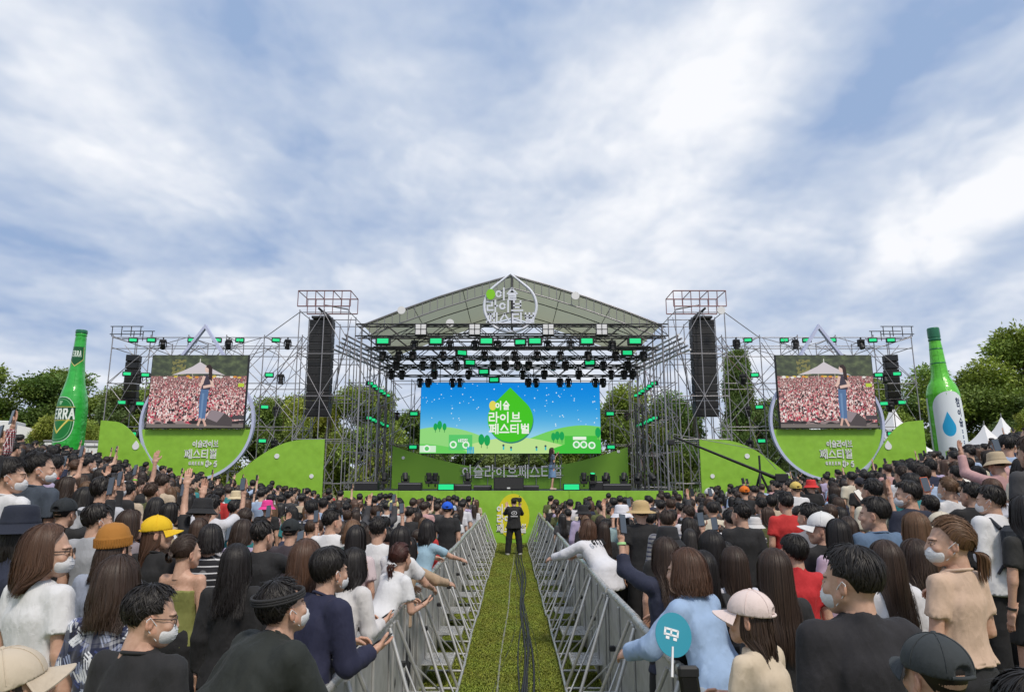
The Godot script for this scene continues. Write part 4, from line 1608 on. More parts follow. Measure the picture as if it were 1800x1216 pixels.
func scaffold(parent: Node3D, xs: Array, zs: Array, ys: Array, mat: Material, brace_faces := true, r := 0.023):
	for x in xs:
		for z in zs:
			pipe("post", Vector3(x, ys[0], z), Vector3(x, ys[-1] + 0.12, z), r, mat, parent)
	for j in range(1, ys.size()):
		for z in zs:
			pipe("ledger", Vector3(xs[0], ys[j], z), Vector3(xs[-1], ys[j], z), r * 0.85, mat, parent)
		for x in xs:
			pipe("transom", Vector3(x, ys[j] + 0.055, zs[0]), Vector3(x, ys[j] + 0.055, zs[-1]), r * 0.85, mat, parent)
	if brace_faces:
		for i in xs.size() - 1:
			for j in ys.size() - 1:
				for k in zs.size():
					if k > 0 and (i + j + k) % 2: continue
					var f := (i + j) % 2 == 0
					var o: float = 0.06 if k == 0 else -0.06
					pipe("brace", Vector3(xs[i if f else i + 1], ys[j], zs[k] + o), Vector3(xs[i + 1 if f else i], ys[j + 1], zs[k] + o), r * 0.75, mat, parent)
		for i in xs.size():
			for j in ys.size() - 1:
				if (i + j) % 2 == 0:
					pipe("brace", Vector3(xs[i] + 0.06, ys[j], zs[0]), Vector3(xs[i] + 0.06, ys[j + 1], zs[-1]), r * 0.7, mat, parent)

const ORD := ["first", "second", "third", "fourth", "fifth", "sixth", "seventh", "eighth", "ninth", "tenth", "eleventh", "twelfth", "thirteenth", "fourteenth", "fifteenth", "sixteenth", "seventeenth", "eighteenth", "nineteenth", "twentieth", "twenty-first", "twenty-second", "twenty-third", "twenty-fourth", "twenty-fifth", "twenty-sixth", "twenty-seventh", "twenty-eighth", "twenty-ninth", "thirtieth", "thirty-first", "thirty-second", "thirty-third", "thirty-fourth", "thirty-fifth", "thirty-sixth"]

# a moving-head lamp hanging by its base; origin at the clamp on the pipe
var lamp_shapes := {}
func stage_lamp(pos: Vector3, lit: bool, tilt: float, turn: float, label: String, group: String, stands := false, size := 1.0):
	if lamp_shapes.is_empty():
		var b := MB.new()
		b.box(at(0, -0.14, 0), Vector3(0.3, 0.12, 0.24), 0.015)
		b.tube([Vector3(0, -0.09, 0), Vector3(0, 0.02, 0)], 0.022, 0.022, 8)
		b.box(at(0, 0.0, 0), Vector3(0.07, 0.09, 0.08), 0.01)
		lamp_shapes.base = b.mesh()
		b = MB.new()
		for s in [-1.0, 1.0]:
			b.box(at(s * 0.17, -0.32, 0), Vector3(0.04, 0.3, 0.14), 0.01)
		b.box(at(0, -0.215, 0), Vector3(0.36, 0.03, 0.14), 0.008)
		lamp_shapes.yoke = b.mesh()
		b = MB.new()
		b.lathe([Vector2(0.0, 0.17), Vector2(0.08, 0.165), Vector2(0.115, 0.13), Vector2(0.125, 0.05), Vector2(0.11, -0.02), Vector2(0.125, -0.06), Vector2(0.135, -0.2), Vector2(0.12, -0.21), Vector2(0.115, -0.19)].map(func(p): return Vector2(p.x, p.y)), 14)
		lamp_shapes.head = b.mesh()
		b = MB.new()
		b.lathe([Vector2(0.118, -0.192), Vector2(0.07, -0.206), Vector2(0.0, -0.212)], 14)
		lamp_shapes.lens = b.mesh()
		b = MB.new()
		b.box(at(0, -0.17, -0.02), Vector3(0.62, 0.34, 0.2), 0.03)
		b.tube([Vector3(0, 0.02, 0), Vector3(0, -0.02, 0)], 0.03, 0.03, 8)
		lamp_shapes.wash = b.mesh()
		lamp_shapes.face = block(Vector3(0.46, 0.2, 0.03), 0.01)
	var o := thing("stage_light", label, "stage light", pos, turn, group)
	o.scale = Vector3.ONE * size
	if lit and not stands:
		put("housing", lamp_shapes.wash, M.black, o)
		put("lens", lamp_shapes.face, M.lamp_green, o, at(0, -0.17, 0.09))
		return
	var flip := Transform3D(Basis(Vector3.RIGHT, PI if stands else 0.0), Vector3(0, 0.2 if stands else 0.0, 0))
	put("base", lamp_shapes.base, M.black, o, flip)
	put("yoke", lamp_shapes.yoke, M.black, o, flip)
	var hx := flip * Transform3D(Basis(Vector3.RIGHT, tilt), Vector3(0, -0.38, 0))
	put("lamp_head", lamp_shapes.head, M.black, o, hx)
	put("lens", lamp_shapes.lens, M.lamp_green if lit else M.lens, o, hx)

# ------------------------------------------------------------------ the stage
func make_stage():
	var st := thing("stage", "wide raised green stage with black floor at the end of the grass lane", "stage", Vector3(0, 0, -27))
	put("deck", block(Vector3(13.0, 0.14, 10.9), 0.01), M.black, st, at(0, 1.88, -5.5))
	put("under_frame", block(Vector3(12.8, 1.8, 10.6)), M.black, st, at(0, 0.9, -5.6))
	for i in 6:
		var w := 13.04 / 6
		put("fascia_panel", block(Vector3(w - 0.008, 1.94 + 0.3, 0.05), 0.006), M.green, st, at(-6.52 + w * (i + 0.5), 0.82, 0.03 + 0.002 * (i % 2)))
	var oval := PackedVector2Array()
	for k in 40:
		oval.append(Vector2(cos(TAU * k / 40) * 0.61, sin(TAU * k / 40) * 0.83))
	var mb := MB.new()
	mb.slab(oval, 0.012)
	var em := put("emblem", mb.mesh(), flat_mat(lin(0.68, 0.62, 0.01), 0.55), st, at(0.05, 1.0, 0.068))
	em.set_meta("label", "yellow oval with white lettering on the green front")
	var k := 0
	for row in [["i", "seul"], ["ra", "i", "beu"], ["pe", "seu", "ti", "beol"]]:
		for j in row.size():
			put("letter", letter_mesh(row[j], 0.24, 0.3, 0.045, 0.014), M.white, em, at(-0.62 + j * 0.29, 0.42 - k * 0.36, 0.012))
		k += 1
	# the board behind, dipping in the middle
	var bb := thing("backdrop_board", "deep green curved board standing low along the back of the stage", "board", Vector3(0, 1.95, -33.5))
	var poly := PackedVector2Array([Vector2(-5.72, 0.0), Vector2(5.55, 0.0)])
	for i in 25:
		var t := i / 24.0
		var x := lerpf(5.55, -5.72, t)
		poly.append(Vector2(x, 0.86 + 1.12 * pow(absf(x) / 5.6, 1.7)))
	mb = MB.new()
	mb.slab(poly, 0.08)
	put("board", mb.mesh(), M.green_deep, bb)
	for q in [[-5.2, 1.45], [5.1, 1.75]]:
		put("dot", disc(0.075, 0.02), M.white, bb, at(q[0], q[1], 0.052))
	var sign_ := thing("stage_sign", "row of white Korean letters fixed in front of the green stage board", "sign", Vector3(0, 1.95, -33.36))
	var word := ["i", "seul", "ra", "i", "beu", "pe", "seu", "ti", "beol"]
	for i in 9:
		put("letter", letter_mesh(word[i], 0.46, 0.58, 0.055, 0.06), M.white, sign_, at(-2.36 + i * 0.535, 1.1, 0.06))
	for i in 2:
		put("rail", block(Vector3(4.9, 0.03, 0.03)), M.steel, sign_, at(0, 0.62 + 0.36 * i, 0.005))
	for i in 5:
		pipe("stand", Vector3(-2.3 + i * 1.15, 0, -0.025), Vector3(-2.3 + i * 1.15, 1.0, -0.025), 0.018, M.steel, sign_)
	# the big screen
	var led := thing("led_screen", "large bright LED screen showing a green drop over blue sky and hills", "screen", Vector3(-0.085, 3.66, -35))
	put("cabinet", block(Vector3(9.12, 3.62, 0.22), 0.01), M.black, led, at(0, 1.79, -0.12))
	var sm := flat_mat(Color.BLACK, 0.6)
	sm.emission_enabled = true
	sm.emission_texture = led_picture()
	sm.emission = Color.WHITE
	sm.emission_operator = BaseMaterial3D.EMISSION_OP_MULTIPLY
	sm.emission_energy_multiplier = 0.56
	mb = MB.new()
	mb.face([Vector3(-4.55, 3.57, 0), Vector3(4.55, 3.57, 0), Vector3(4.55, 0.01, 0), Vector3(-4.55, 0.01, 0)], Vector3.BACK, [Vector2(0, 0), Vector2(1, 0), Vector2(1, 1), Vector2(0, 1)])
	put("display", mb.mesh(), sm, led)
	for x in [-3.6, -1.2, 1.2, 3.6]:
		pipe("hanger", Vector3(x, 3.6, -0.12), Vector3(x, 4.3, -0.12), 0.02, M.black, led)
	var al := AreaLight3D.new()
	al.name = "screen_glow"
	al.area_size = Vector2(9.0, 3.5)
	al.light_color = Color(0.45, 0.75, 1.0)
	al.light_energy = 0.25
	al.shadow_enabled = true
	al.transform = Transform3D(Basis(Vector3.UP, PI) * Basis.IDENTITY, Vector3(-0.085, 5.45, -34.9))
	al.rotation = Vector3(0, PI, 0)
	add_child(al)
	make_roof()
	make_stage_gear()

func disc(r: float, d: float, drop := false) -> ArrayMesh:
	var mb := MB.new()
	var p := PackedVector2Array()
	for k in 20:
		p.append(Vector2.from_angle(TAU * k / 20) * r)
	mb.slab(drop_shape(r, r * 1.7, Vector2.ZERO, 16) if drop else p, d)
	return mb.mesh()

func led_picture() -> ImageTexture:
	var w := 1000
	var h := 392
	var im := Image.create(w, h, false, Image.FORMAT_RGB8)
	var top := Color8(6, 140, 232)
	var low := Color8(150, 214, 240)
	for y in h:
		im.fill_rect(Rect2i(0, y, w, 1), top.lerp(low, pow(clampf(y / 290.0, 0, 1), 1.8)))
	var r := RandomNumberGenerator.new()
	r.seed = 5
	for i in 95:
		var p := Vector2(r.randf() * w, pow(r.randf(), 1.2) * 240)
		var s := r.randf_range(1.6, 3.6)
		fill_oval(im, p, Vector2(s, s), Color8(235, 248, 255))
	# hills
	var hill := func(x0, x1, y0, peak, col):
		var p := PackedVector2Array()
		for i in 41:
			var t := i / 40.0
			p.append(Vector2(lerpf(x0, x1, t), y0 - peak * sin(t * PI)))
		p.append(Vector2(x1, h))
		p.append(Vector2(x0, h))
		fill_poly(im, p, col)
	hill.call(-200, 420, 330, 84, Color8(150, 222, 128))
	hill.call(560, 1250, 330, 92, Color8(120, 214, 96))
	hill.call(250, 800, 350, 46, Color8(196, 232, 150))
	hill.call(-260, 260, 380, 40, Color8(110, 212, 96))
	hill.call(720, 1180, 372, 56, Color8(66, 200, 60))
	for q in [[85, 262, 1.0], [108, 256, 1.2], [135, 262, 1.0], [340, 340, 1.5], [372, 345, 1.5], [738, 318, 1.1], [760, 314, 1.2], [785, 316, 1.2], [985, 300, 1.4]]:
		fill_oval(im, Vector2(q[0], q[1] - 16 * q[2]), Vector2(11, 20) * q[2], Color8(20, 168, 84))
		draw_line_on(im, Vector2(q[0], q[1]), Vector2(q[0], q[1] + 14 * q[2]), 3, Color8(40, 120, 60))
	# pale booths and caravan
	for q in [[160, 290, 130, 84, Color8(90, 206, 110)], [0, 350, 90, 36, Color8(214, 244, 214)], [800, 296, 180, 80, Color8(70, 196, 64)]]:
		im.fill_rect(Rect2i(q[0], q[1], q[2], q[3]), q[4])
	for q in [[185, 344], [255, 346], [40, 366], [865, 344], [905, 344], [950, 348]]:
		fill_oval(im, Vector2(q[0], q[1]), Vector2(20, 20), Color8(240, 252, 240))
		fill_oval(im, Vector2(q[0], q[1]), Vector2(12, 12), Color8(96, 206, 104))
	im.fill_rect(Rect2i(212, 312, 52, 18), Color8(244, 252, 244))
	draw_text_on(im, ["T", "O", "G", "O"], Vector2(214, 314), 10, 14, 3, 2.4, Color8(60, 170, 90))
	im.fill_rect(Rect2i(846, 300, 74, 18), Color8(240, 252, 236))
	for x in range(262, 300, 8):
		im.fill_rect(Rect2i(x, 356, 6, 36), Color8(60, 176, 214))
	for q in [[458, 372, 24], [500, 378, 18], [640, 378, 20], [690, 374, 22]]:
		im.fill_rect(Rect2i(q[0], q[1] - q[2], 9, q[2]), Color8(60, 190, 200))
		fill_oval(im, Vector2(q[0] + 4, q[1] - q[2]), Vector2(6, 6), Color8(70, 80, 90))
	# the drop
	var d := PackedVector2Array()
	for p in drop_shape(126, 178, Vector2.ZERO, 60): d.append(Vector2(500 + p.x, 204 - p.y))
	var sh := PackedVector2Array()
	for p in d: sh.append(p + Vector2(3, 8))
	fill_poly(im, sh, Color8(52, 130, 120))
	fill_poly(im, d, Color8(70, 202, 34))
	var wht := Color8(246, 250, 240)
	fill_oval(im, Vector2(402, 128), Vector2(20, 27), Color8(232, 222, 90))
	draw_text_on(im, ["i", "seul"], Vector2(418, 104), 34, 46, 8, 7, wht)
	draw_text_on(im, ["ra", "i", "beu"], Vector2(380, 166), 54, 54, 8, 8, wht)
	draw_text_on(im, ["pe", "seu", "ti", "beol"], Vector2(384, 232), 50, 50, 8, 8, wht)
	return ImageTexture.create_from_image(im)

func make_roof():
	var rf := thing("stage_roof", "pitched grey-green tarpaulin roof with truss gable over the stage", "roof", Vector3.ZERO)
	var zf := -28.6
	var zb := -36.5
	var apex := Vector3(0, 10.92, 0)
	for s in [-1.0, 1.0]:
		var eave := Vector3(6.35 * s, 8.72, 0)
		# tarpaulin bays, each sagging a little between the rafters
		for i in 5:
			var z0 := lerpf(zf, zb, i / 5.0)
			var z1 := lerpf(zf, zb, (i + 1) / 5.0)
			var mb := MB.new()
			var nrm := Vector3(s * (apex.y - eave.y), absf(eave.x), 0).normalized()
			for side in [-1.0]:
				var grid := []
				for a in 9:
					var row := []
					for c in 5:
						var t := a / 8.0
						var u := c / 4.0
						var p := apex.lerp(eave, t)
						p.z = lerpf(z0, z1, u)
						# the slope is a little convex toward the eave
						p.y += 0.13 * sin(t * PI) - 0.07 * sin(u * PI) * sin(t * PI) + side * 0.006 + 0.1
						row.append(mb.add(p, nrm * side, Vector2(t * 6, u * 1.5)))
					grid.append(row)
				for a in 8:
					for c in 4:
						mb.tri(grid[a][c], grid[a + 1][c], grid[a + 1][c + 1])
						mb.tri(grid[a][c], grid[a + 1][c + 1], grid[a][c + 1])
			put("canopy_panel", mb.mesh(), M.canopy, rf)
		for i in 6:
			var z := lerpf(zf, zb, i / 5.0)
			var prev := apex + Vector3(0, 0.0, z)
			for a in range(1, 5):
				var t := a / 4.0
				var p := apex.lerp(eave, t) + Vector3(0, 0.13 * sin(t * PI), z)
				if i % 2 == 0 or i == 5: pipe("rafter", prev, p, 0.022, M.dark_steel, rf)
				if i == 0:
					# the gable is a ladder truss: lower chord and rungs
					var lo := Vector3(0, -0.5, 0.02)
					pipe("lower_chord", prev + lo, p + lo, 0.03, M.steel, rf)
					pipe("upper_chord", prev + Vector3(0, 0.05, 0.08), p + Vector3(0, 0.05, 0.08), 0.035, M.steel, rf)
					for q in 5:
						var u := prev.lerp(p, q / 5.0)
						pipe("rung", u + Vector3(0, 0.05, 0.08), u + lo, 0.018, M.steel, rf)
				prev = p
		for t in [0.33, 0.66]:
			pipe("purlin", apex.lerp(eave, t) + Vector3(0, 0.06, zf), apex.lerp(eave, t) + Vector3(0, 0.06, zb), 0.016, M.dark_steel, rf)
		for q in 5:
			var z := lerpf(zf + 0.3, zb, q / 4.0)
			pipe("roof_leg", Vector3(6.3 * s, 1.95, z), Vector3(6.3 * s, 8.7, z), 0.034, M.steel, rf)
	pipe("king_post", Vector3(0, 8.6, zf - 0.1), Vector3(0, 10.95, zf - 0.1), 0.05, M.dark_steel, rf)
	pipe("ridge_beam", Vector3(0, 10.95, zf), Vector3(0, 10.95, zb), 0.06, M.dark_steel, rf)
	for i in 3:
		put("cross_beam", block(Vector3(12.6, 0.06, 0.06), 0.01), M.dark_steel, rf, at(0, 9.25 + 0.02 * i, -30.6 - i * 2.0))
	# hanging trusses, front to back, each lower
	var spec := [[-28.3, 8.46, 6.5, "front black lighting truss hanging under the roof gable"], [-30.6, 7.95, 6.2, "middle black lighting truss crowded with lamps under the roof"], [-32.8, 7.5, 6.0, "rear black lighting truss just above the LED screen"]]
	spec.append([-29.5, 8.2, 6.35, "second black lighting truss hanging close behind the front one"])
	spec.append([-31.7, 7.72, 6.1, "fourth black lighting truss hanging between the middle and rear ones"])
	for q in spec:
		var t := thing("lighting_truss", q[3], "truss", Vector3(0, q[1], q[0]), 0.0, "")
		box_truss(t, Vector3(-q[2], 0, 0), Vector3(q[2], 0, 0), 0.5, 0.62, 0.03, M.dark_steel)
	var cat := thing("ladder_beam", "bundle of silver beams running back from the right speaker tower to the roof", "beam", Vector3.ZERO)
	var cat2 := thing("ladder_beam", "bundle of dull beams running back from the left speaker tower to the roof", "beam", Vector3.ZERO)
	for j in 5:
		pipe("beam", Vector3(7.2 + 0.12 * j, 8.5 - 0.16 * j, -29.2), Vector3(5.6 + 0.05 * j, 8.3 - 0.16 * j, -36.6), 0.05, M.white if j % 2 == 0 else M.steel, cat)
		pipe("beam", Vector3(-7.2 - 0.12 * j, 8.5 - 0.16 * j, -29.2), Vector3(-5.6 - 0.05 * j, 8.3 - 0.16 * j, -36.6), 0.045, M.steel, cat2)
	# round drop sign at the top of the gable
	var lg := thing("gable_sign", "white drop-shaped ring with Korean letters and a green blob at the roof peak", "sign", Vector3(-0.07, 9.52, -28.25))
	var ring := []
	for p in drop_shape(1.1, 1.42, Vector2.ZERO, 44): ring.append(Vector3(p.x, p.y, 0))
	ring.append(ring[0])
	var mb := MB.new()
	mb.tube(ring, 0.06, 0.06, 8, false)
	put("ring", mb.mesh(), M.pale_lilac, lg)
	var blob := PackedVector2Array()
	for i in 24: blob.append(Vector2(cos(TAU * i / 24) * 0.19, sin(TAU * i / 24) * 0.23))
	mb = MB.new()
	mb.slab(blob, 0.06)
	put("green_blob", mb.mesh(), flat_mat(lin(0.23, 0.62, 0.01), 0.5), lg, at(-0.83, 0.5, 0.09))
	var rows := [[["i", "seul"], -0.62, 0.78, 0.42, 0.5], [["ra", "i", "beu"], -1.0, 0.24, 0.46, 0.48], [["pe", "seu", "ti", "beol"], -1.0, -0.3, 0.46, 0.48]]
	for r in rows:
		for i in r[0].size():
			put("letter", letter_mesh(r[0][i], r[3], r[4], 0.07, 0.06), M.pale_lilac, lg, at(r[1] + i * (r[3] + 0.07), r[2], 0.02))
	for y in [0.26, -0.28, -0.82]:
		pipe("cross_rail", Vector3(-1.05 if y > -0.5 else -0.7, y, -0.03), Vector3(1.05 if y > -0.5 else 0.7, y, -0.03), 0.015, M.steel, lg)
	for q in [[787, -2.6, 8.8, "hanging on the front truss"], [1011, 2.68, 9.98, "fixed on the slope of the gable truss"], [1268, 8.8, 9.35, "beside the right speaker tower"], [705, -4.65, 9.35, "low on the gable truss over the stage"]]:
		var o := thing("round_ornament", "small round white ornament " + q[3], "ornament", Vector3(q[1], q[2], -28.25))
		put("disc", disc(0.17, 0.06), M.white, o)
		put("bracket", block(Vector3(0.04, 0.1, 0.1)), M.steel, o, at(0, 0.1, -0.08))
	# white four-pane blinder panels in the front truss
	for i in 4:
		var x: float = [-3.78, -1.55, 1.5, 3.72][i]
		var o := thing("blinder_panel", "white four-square blinder lamp in the front truss, %s from left" % ORD[i], "stage light", Vector3(x, 8.46, -27.99), 0.0, "blinders in the front truss")
		put("frame", block(Vector3(0.5, 0.5, 0.05), 0.01), M.black, o)
		for a in 4:
			put("lamp", block(Vector3(0.2, 0.2, 0.03), 0.02), M.white, o, at(-0.115 + 0.23 * (a % 2), -0.115 + 0.23 * (a / 2), 0.035))

func make_stage_gear():
	# lamps on the hanging trusses
	var xs := [-5.35, -3.15, -1.06, 0.95, 3.1, 5.1]
	for i in 6:
		stage_lamp(Vector3(xs[i], 8.16, -28.1), true, 0, 0, "lit green wash lamp under the front truss, %s from left" % ORD[i], "wash lamps under the front truss")
	var rows := [
		["front", 8.15, -28.4, [-4.1, -2.6, -1.55, -0.6, 0.35, 1.5, 2.45, 4.2]],
		["middle", 7.66, -30.6, [-5.2, -4.0, -3.5, -2.5, -1.9, -0.85, -0.3, 0.25, 0.75, 1.85, 2.4, 3.5, 4.1, 5.2]],
		["second", 7.9, -29.5, [-5.6, -4.9, -4.3, -3.0, -2.2, -1.2, 0.1, 1.1, 2.1, 3.3, 4.5, 5.0, 5.7]],
		["fourth", 7.42, -31.7, [-5.6, -5.1, -3.6, -2.0, -1.3, 0.5, 1.5, 3.1, 4.6, 5.2, 5.6]],
		["rear", 7.2, -32.8, [-4.4, -4.0, -2.85, -2.5, -0.85, 0.78, 1.15, 2.3, 2.7, 4.0, 4.35]],
	]
	for r in rows:
		for i in r[3].size():
			stage_lamp(Vector3(r[3][i], r[1], r[2]), i % 7 == 4, rng.randf_range(-0.7, 0.5), rng.randf_range(-0.5, 0.5), "black moving-head lamp hanging under the %s truss, %s from left" % [r[0], ORD[i]], "moving heads under the %s truss" % r[0], false, 0.84)
	# the row of gear along the front edge
	var mon := thing("stage_monitor", "large black monitor speaker at the middle of the stage edge", "speaker", Vector3(-0.13, 1.95, -27.45))
	var mb := MB.new()
	mb.slab(PackedVector2Array([Vector2(-0.3, 0), Vector2(0.3, 0), Vector2(0.3, 0.2), Vector2(0.02, 0.5), Vector2(-0.3, 0.5)]), 1.16, Transform3D(Basis(Vector3.UP, -PI / 2), Vector3.ZERO))
	put("cabinet", mb.mesh(), M.black, mon, Transform3D(Basis(Vector3.UP, PI), Vector3.ZERO))
	put("grille", block(Vector3(1.08, 0.4, 0.02), 0.005), flat_mat(lin(0.03, 0.03, 0.032), 0.8), mon, at(0, 0.25, 0.312))
	put("badge", block(Vector3(0.12, 0.05, 0.012)), M.white, mon, at(0, 0.09, 0.325))
	for q in [[-2.55, "left"], [2.3, "right"]]:
		var o := thing("light_bar", "glowing green light bar on the stage edge, %s of the monitor speaker" % q[1], "stage light", Vector3(q[0], 1.95, -27.3))
		put("housing", block(Vector3(0.66, 0.26, 0.14), 0.01), M.black, o, at(0, 0.13, 0))
		put("lens", block(Vector3(0.58, 0.2, 0.02), 0.005), M.lamp_green, o, at(0, 0.13, 0.075))
	var sets := [[-5.0, "left"], [-4.2, "left"], [-3.3, "left"], [-3.0, "left"], [-1.75, "left"], [2.85, "right"], [3.15, "right"], [3.7, "right"], [5.0, "right"], [5.5, "right"], [4.4, "right"]]
	for i in sets.size():
		stage_lamp(Vector3(sets[i][0], 1.95, -27.5 - 0.2 * (i % 3)), i in [0, 6, 8], rng.randf_range(-0.9, 0.9), rng.randf_range(-0.6, 0.6), "black lamp standing on the stage floor, %s of its %s half" % [ORD[i if i < 5 else i - 5], sets[i][1]], "lamps standing on the stage floor", true, 0.85)
	var cases := [[-4.0, 0.9, 0.3], [-2.0, 0.8, 0.24], [-1.15, 0.7, 0.2], [0.75, 0.6, 0.2], [4.1, 1.1, 0.26], [-5.7, 0.9, 0.34], [3.3, 0.5, 0.36]]
	for i in cases.size():
		var q: Array = cases[i]
		var o := thing("equipment_case", "low black equipment case on the stage floor, %s along from left" % ORD[[1, 2, 3, 4, 6, 0, 5][i]], "case", Vector3(q[0], 1.95, -27.75), 0.0, "cases on the stage floor")
		put("box", block(Vector3(q[1], q[2], 0.5), 0.02), M.black, o, at(0, q[2] * 0.5, 0))
		put("edge_strip", block(Vector3(q[1] - 0.02, 0.025, 0.02)), M.steel, o, at(0, q[2] - 0.05, 0.252))
	for q in [[-6.0, -27.4, "left"], [5.9, -27.4, "right"]]:
		var o := thing("truss_stand", "thin vertical truss mast at the %s corner of the stage" % q[2], "truss", Vector3(q[0] * 0.92, 1.95, -29.5))
		box_truss(o, Vector3(0, 0, 0), Vector3(0, 3.6, 0), 0.28, 0.5, 0.022, M.dark_steel)

# ------------------------------------------------------------------ wings: towers, scaffolds, side screens
func make_wings():
	for s in [-1.0, 1.0]:
		var side: String = "left" if s < 0 else "right"
		var mat: Material = M.steel
		var tw := thing("speaker_tower", "tall scaffold tower on the %s of the stage with a cage on top" % side, "scaffold", Vector3.ZERO)
		var base := 0.3
		scaffold(tw, [s * 7.0, s * 8.05, s * 9.1], [-28.8, -30.2, -31.6], [base, 2.2, 4.0, 5.8, 7.6, 9.4], mat)
		# the cage
		for z in [-28.6, -30.0]:
			for y in [9.62, 10.3]:
				pipe("cage_rail", Vector3(s * 6.9, y, z), Vector3(s * 9.15, y, z), 0.028, M.rust_steel, tw)
			for i in 7:
				pipe("cage_bar", Vector3(s * (6.9 + i * 0.375), 9.62, z), Vector3(s * (6.9 + i * 0.375), 10.3, z), 0.02, M.rust_steel, tw)
		for i in 4:
			pipe("cage_tie", Vector3(s * (6.9 + i * 0.75), 10.3, -28.6), Vector3(s * (6.9 + i * 0.75), 10.3, -30.0), 0.02, M.rust_steel, tw)
		pipe("stay", Vector3(s * 9.1, 9.5, -29), Vector3(s * 10.9, 8.5, -29.8), 0.02, M.steel, tw)
		pipe("stay", Vector3(s * 7.0, 9.5, -28.7), Vector3(s * 8.0, 9.7, -28.7), 0.03, M.steel, tw)
		pipe("winch_beam", Vector3(s * 8.2, 9.5, -28.5), Vector3(s * 8.2, 9.5, -31), 0.05, M.black, tw)
		# line array
		var la := thing("line_array", "black line array of stacked speakers hanging in the %s tower" % side, "speaker", Vector3(s * 8.25, 0, -29.35))
		for i in 12:
			var mb := MB.new()
			mb.box(Transform3D.IDENTITY, Vector3(0.98, 0.325, 0.55), 0.02)
			var bend := 0.012 * i * i * 0.16
			var o := put("speaker_box", mb.mesh(), M.black, la, Transform3D(Basis(Vector3.RIGHT, bend * 0.6), Vector3(0, 8.98 - i * 0.347, -bend * 0.25)))
			put("grille", block(Vector3(0.9, 0.25, 0.02), 0.004), M.black, o, at(0, 0, 0.283))
			put("seam", block(Vector3(0.98, 0.007, 0.5)), M.steel, o, at(0, -0.17, 0.03))
		put("bumper", block(Vector3(0.8, 0.1, 0.7), 0.01), M.dark_steel, la, at(0, 9.25, 0))
		for x in [-0.25, 0.25]:
			pipe("chain", Vector3(x, 9.2, 0), Vector3(x * 0.2, 9.55, 0), 0.018, M.steel, la)
		# wing scaffold behind the side screen
		var wg := thing("wing_scaffold", "long open scaffold carrying the %s side screen and lamps" % side, "scaffold", Vector3.ZERO)
		var xs := []
		for i in 6: xs.append(s * (9.3 + i * 1.68))
		scaffold(wg, xs, [-30.0, -32.0], [0.8, 2.7, 4.6, 6.5, 8.05, 8.55], M.steel)
		for i in 5:
			for j in 4:
				pipe("cross_brace", Vector3(s * (9.3 + i * 1.68), 0.9 + j * 1.9, -31.0), Vector3(s * (10.98 + i * 1.68), 2.7 + j * 1.9, -31.0), 0.016, M.steel, wg)
				pipe("cross_brace", Vector3(s * (10.98 + i * 1.68), 0.9 + j * 1.9, -31.06), Vector3(s * (9.3 + i * 1.68), 2.7 + j * 1.9, -31.06), 0.016, M.rust_steel if (i + j) % 3 == 0 else M.steel, wg)
		for j in 3:
			pipe("long_brace", Vector3(s * (9.3 + j * 1.7), 8.5 - j * 0.2, -29.9), Vector3(s * (12.7 + j * 1.7), 2.8, -29.9), 0.02, M.steel, wg)
		for i in 8:
			pipe("guy_line", Vector3(s * (9.2 + 0.9 * i), 8.5, -29.7), Vector3(s * (10.6 + 0.9 * i + 0.5 * (i % 3)), 3.0 + 0.5 * (i % 4), -29.5), 0.011, M.steel, wg)
			pipe("guy_line", Vector3(s * (6.9 + 0.12 * i), 9.2 - 0.55 * i, -28.9), Vector3(s * (8.9 - 0.1 * i), 2.4 + 0.3 * i, -31.8), 0.011, M.rust_steel if i % 3 == 0 else M.steel, tw)
		for i in 7:
			pipe("cage_bar", Vector3(s * (16.5 + (i % 4) * 0.42), 8.6, -30.0 - 1.0 * (i / 4)), Vector3(s * (16.5 + (i % 4) * 0.42), 9.05, -30.0 - 1.0 * (i / 4)), 0.02, M.dark_steel, wg)
		for y in [8.7, 9.05]:
			for z in [-30.0, -31.0]:
				pipe("cage_rail", Vector3(s * 16.4, y, z), Vector3(s * 17.85, y, z), 0.02, M.dark_steel, wg)
		# scaffold running back beside the stage
		var bs := thing("flank_scaffold", "dense scaffold running back along the %s flank of the stage" % side, "scaffold", Vector3.ZERO)
		scaffold(bs, [s * 6.75, s * 7.6], [-31.9, -33.4, -35.0, -36.6], [0.2, 2.0, 3.6, 5.2, 6.8, 8.4], M.steel, true, 0.024)
		for j in 4:
			var y := 2.2 + j * 1.6
			pipe("cross_brace", Vector3(s * 6.9, y, -31.8), Vector3(s * 5.3, y + 1.5, -37.0), 0.016, M.steel, bs)
			pipe("cross_brace", Vector3(s * 7.7, y + 1.4, -31.9), Vector3(s * 5.9, y + 0.2, -36.8), 0.016, M.rust_steel, bs)
			for i in 3:
				var z0 := -31.9 - i * 1.55
				pipe("cross_brace", Vector3(s * 6.68, y, z0), Vector3(s * 6.68, y + 1.5, z0 - 1.55), 0.017, M.steel if (i + j) % 2 else M.rust_steel, bs)
				pipe("cross_brace", Vector3(s * 6.66, y + 1.5, z0), Vector3(s * 6.66, y, z0 - 1.55), 0.017, M.steel if (i + j) % 3 else M.rust_steel, bs)
		# scaffold behind the LED screen
		var rr := thing("rear_scaffold", "scaffold wall behind the LED screen on its %s" % side, "scaffold", Vector3.ZERO)
		scaffold(rr, [s * 0.9, s * 2.6, s * 4.3, s * 5.4, s * 6.5], [-36.9, -38.2], [0.1, 2.4, 4.2, 6.0, 7.6], M.steel, true, 0.022)
		# small delay speaker in the far end of the wing
		var ds := thing("side_speaker", "slim black speaker column hanging in the outer end of the %s wing" % side, "speaker", Vector3(s * 17.0, 0, -30.6), s * -0.2)
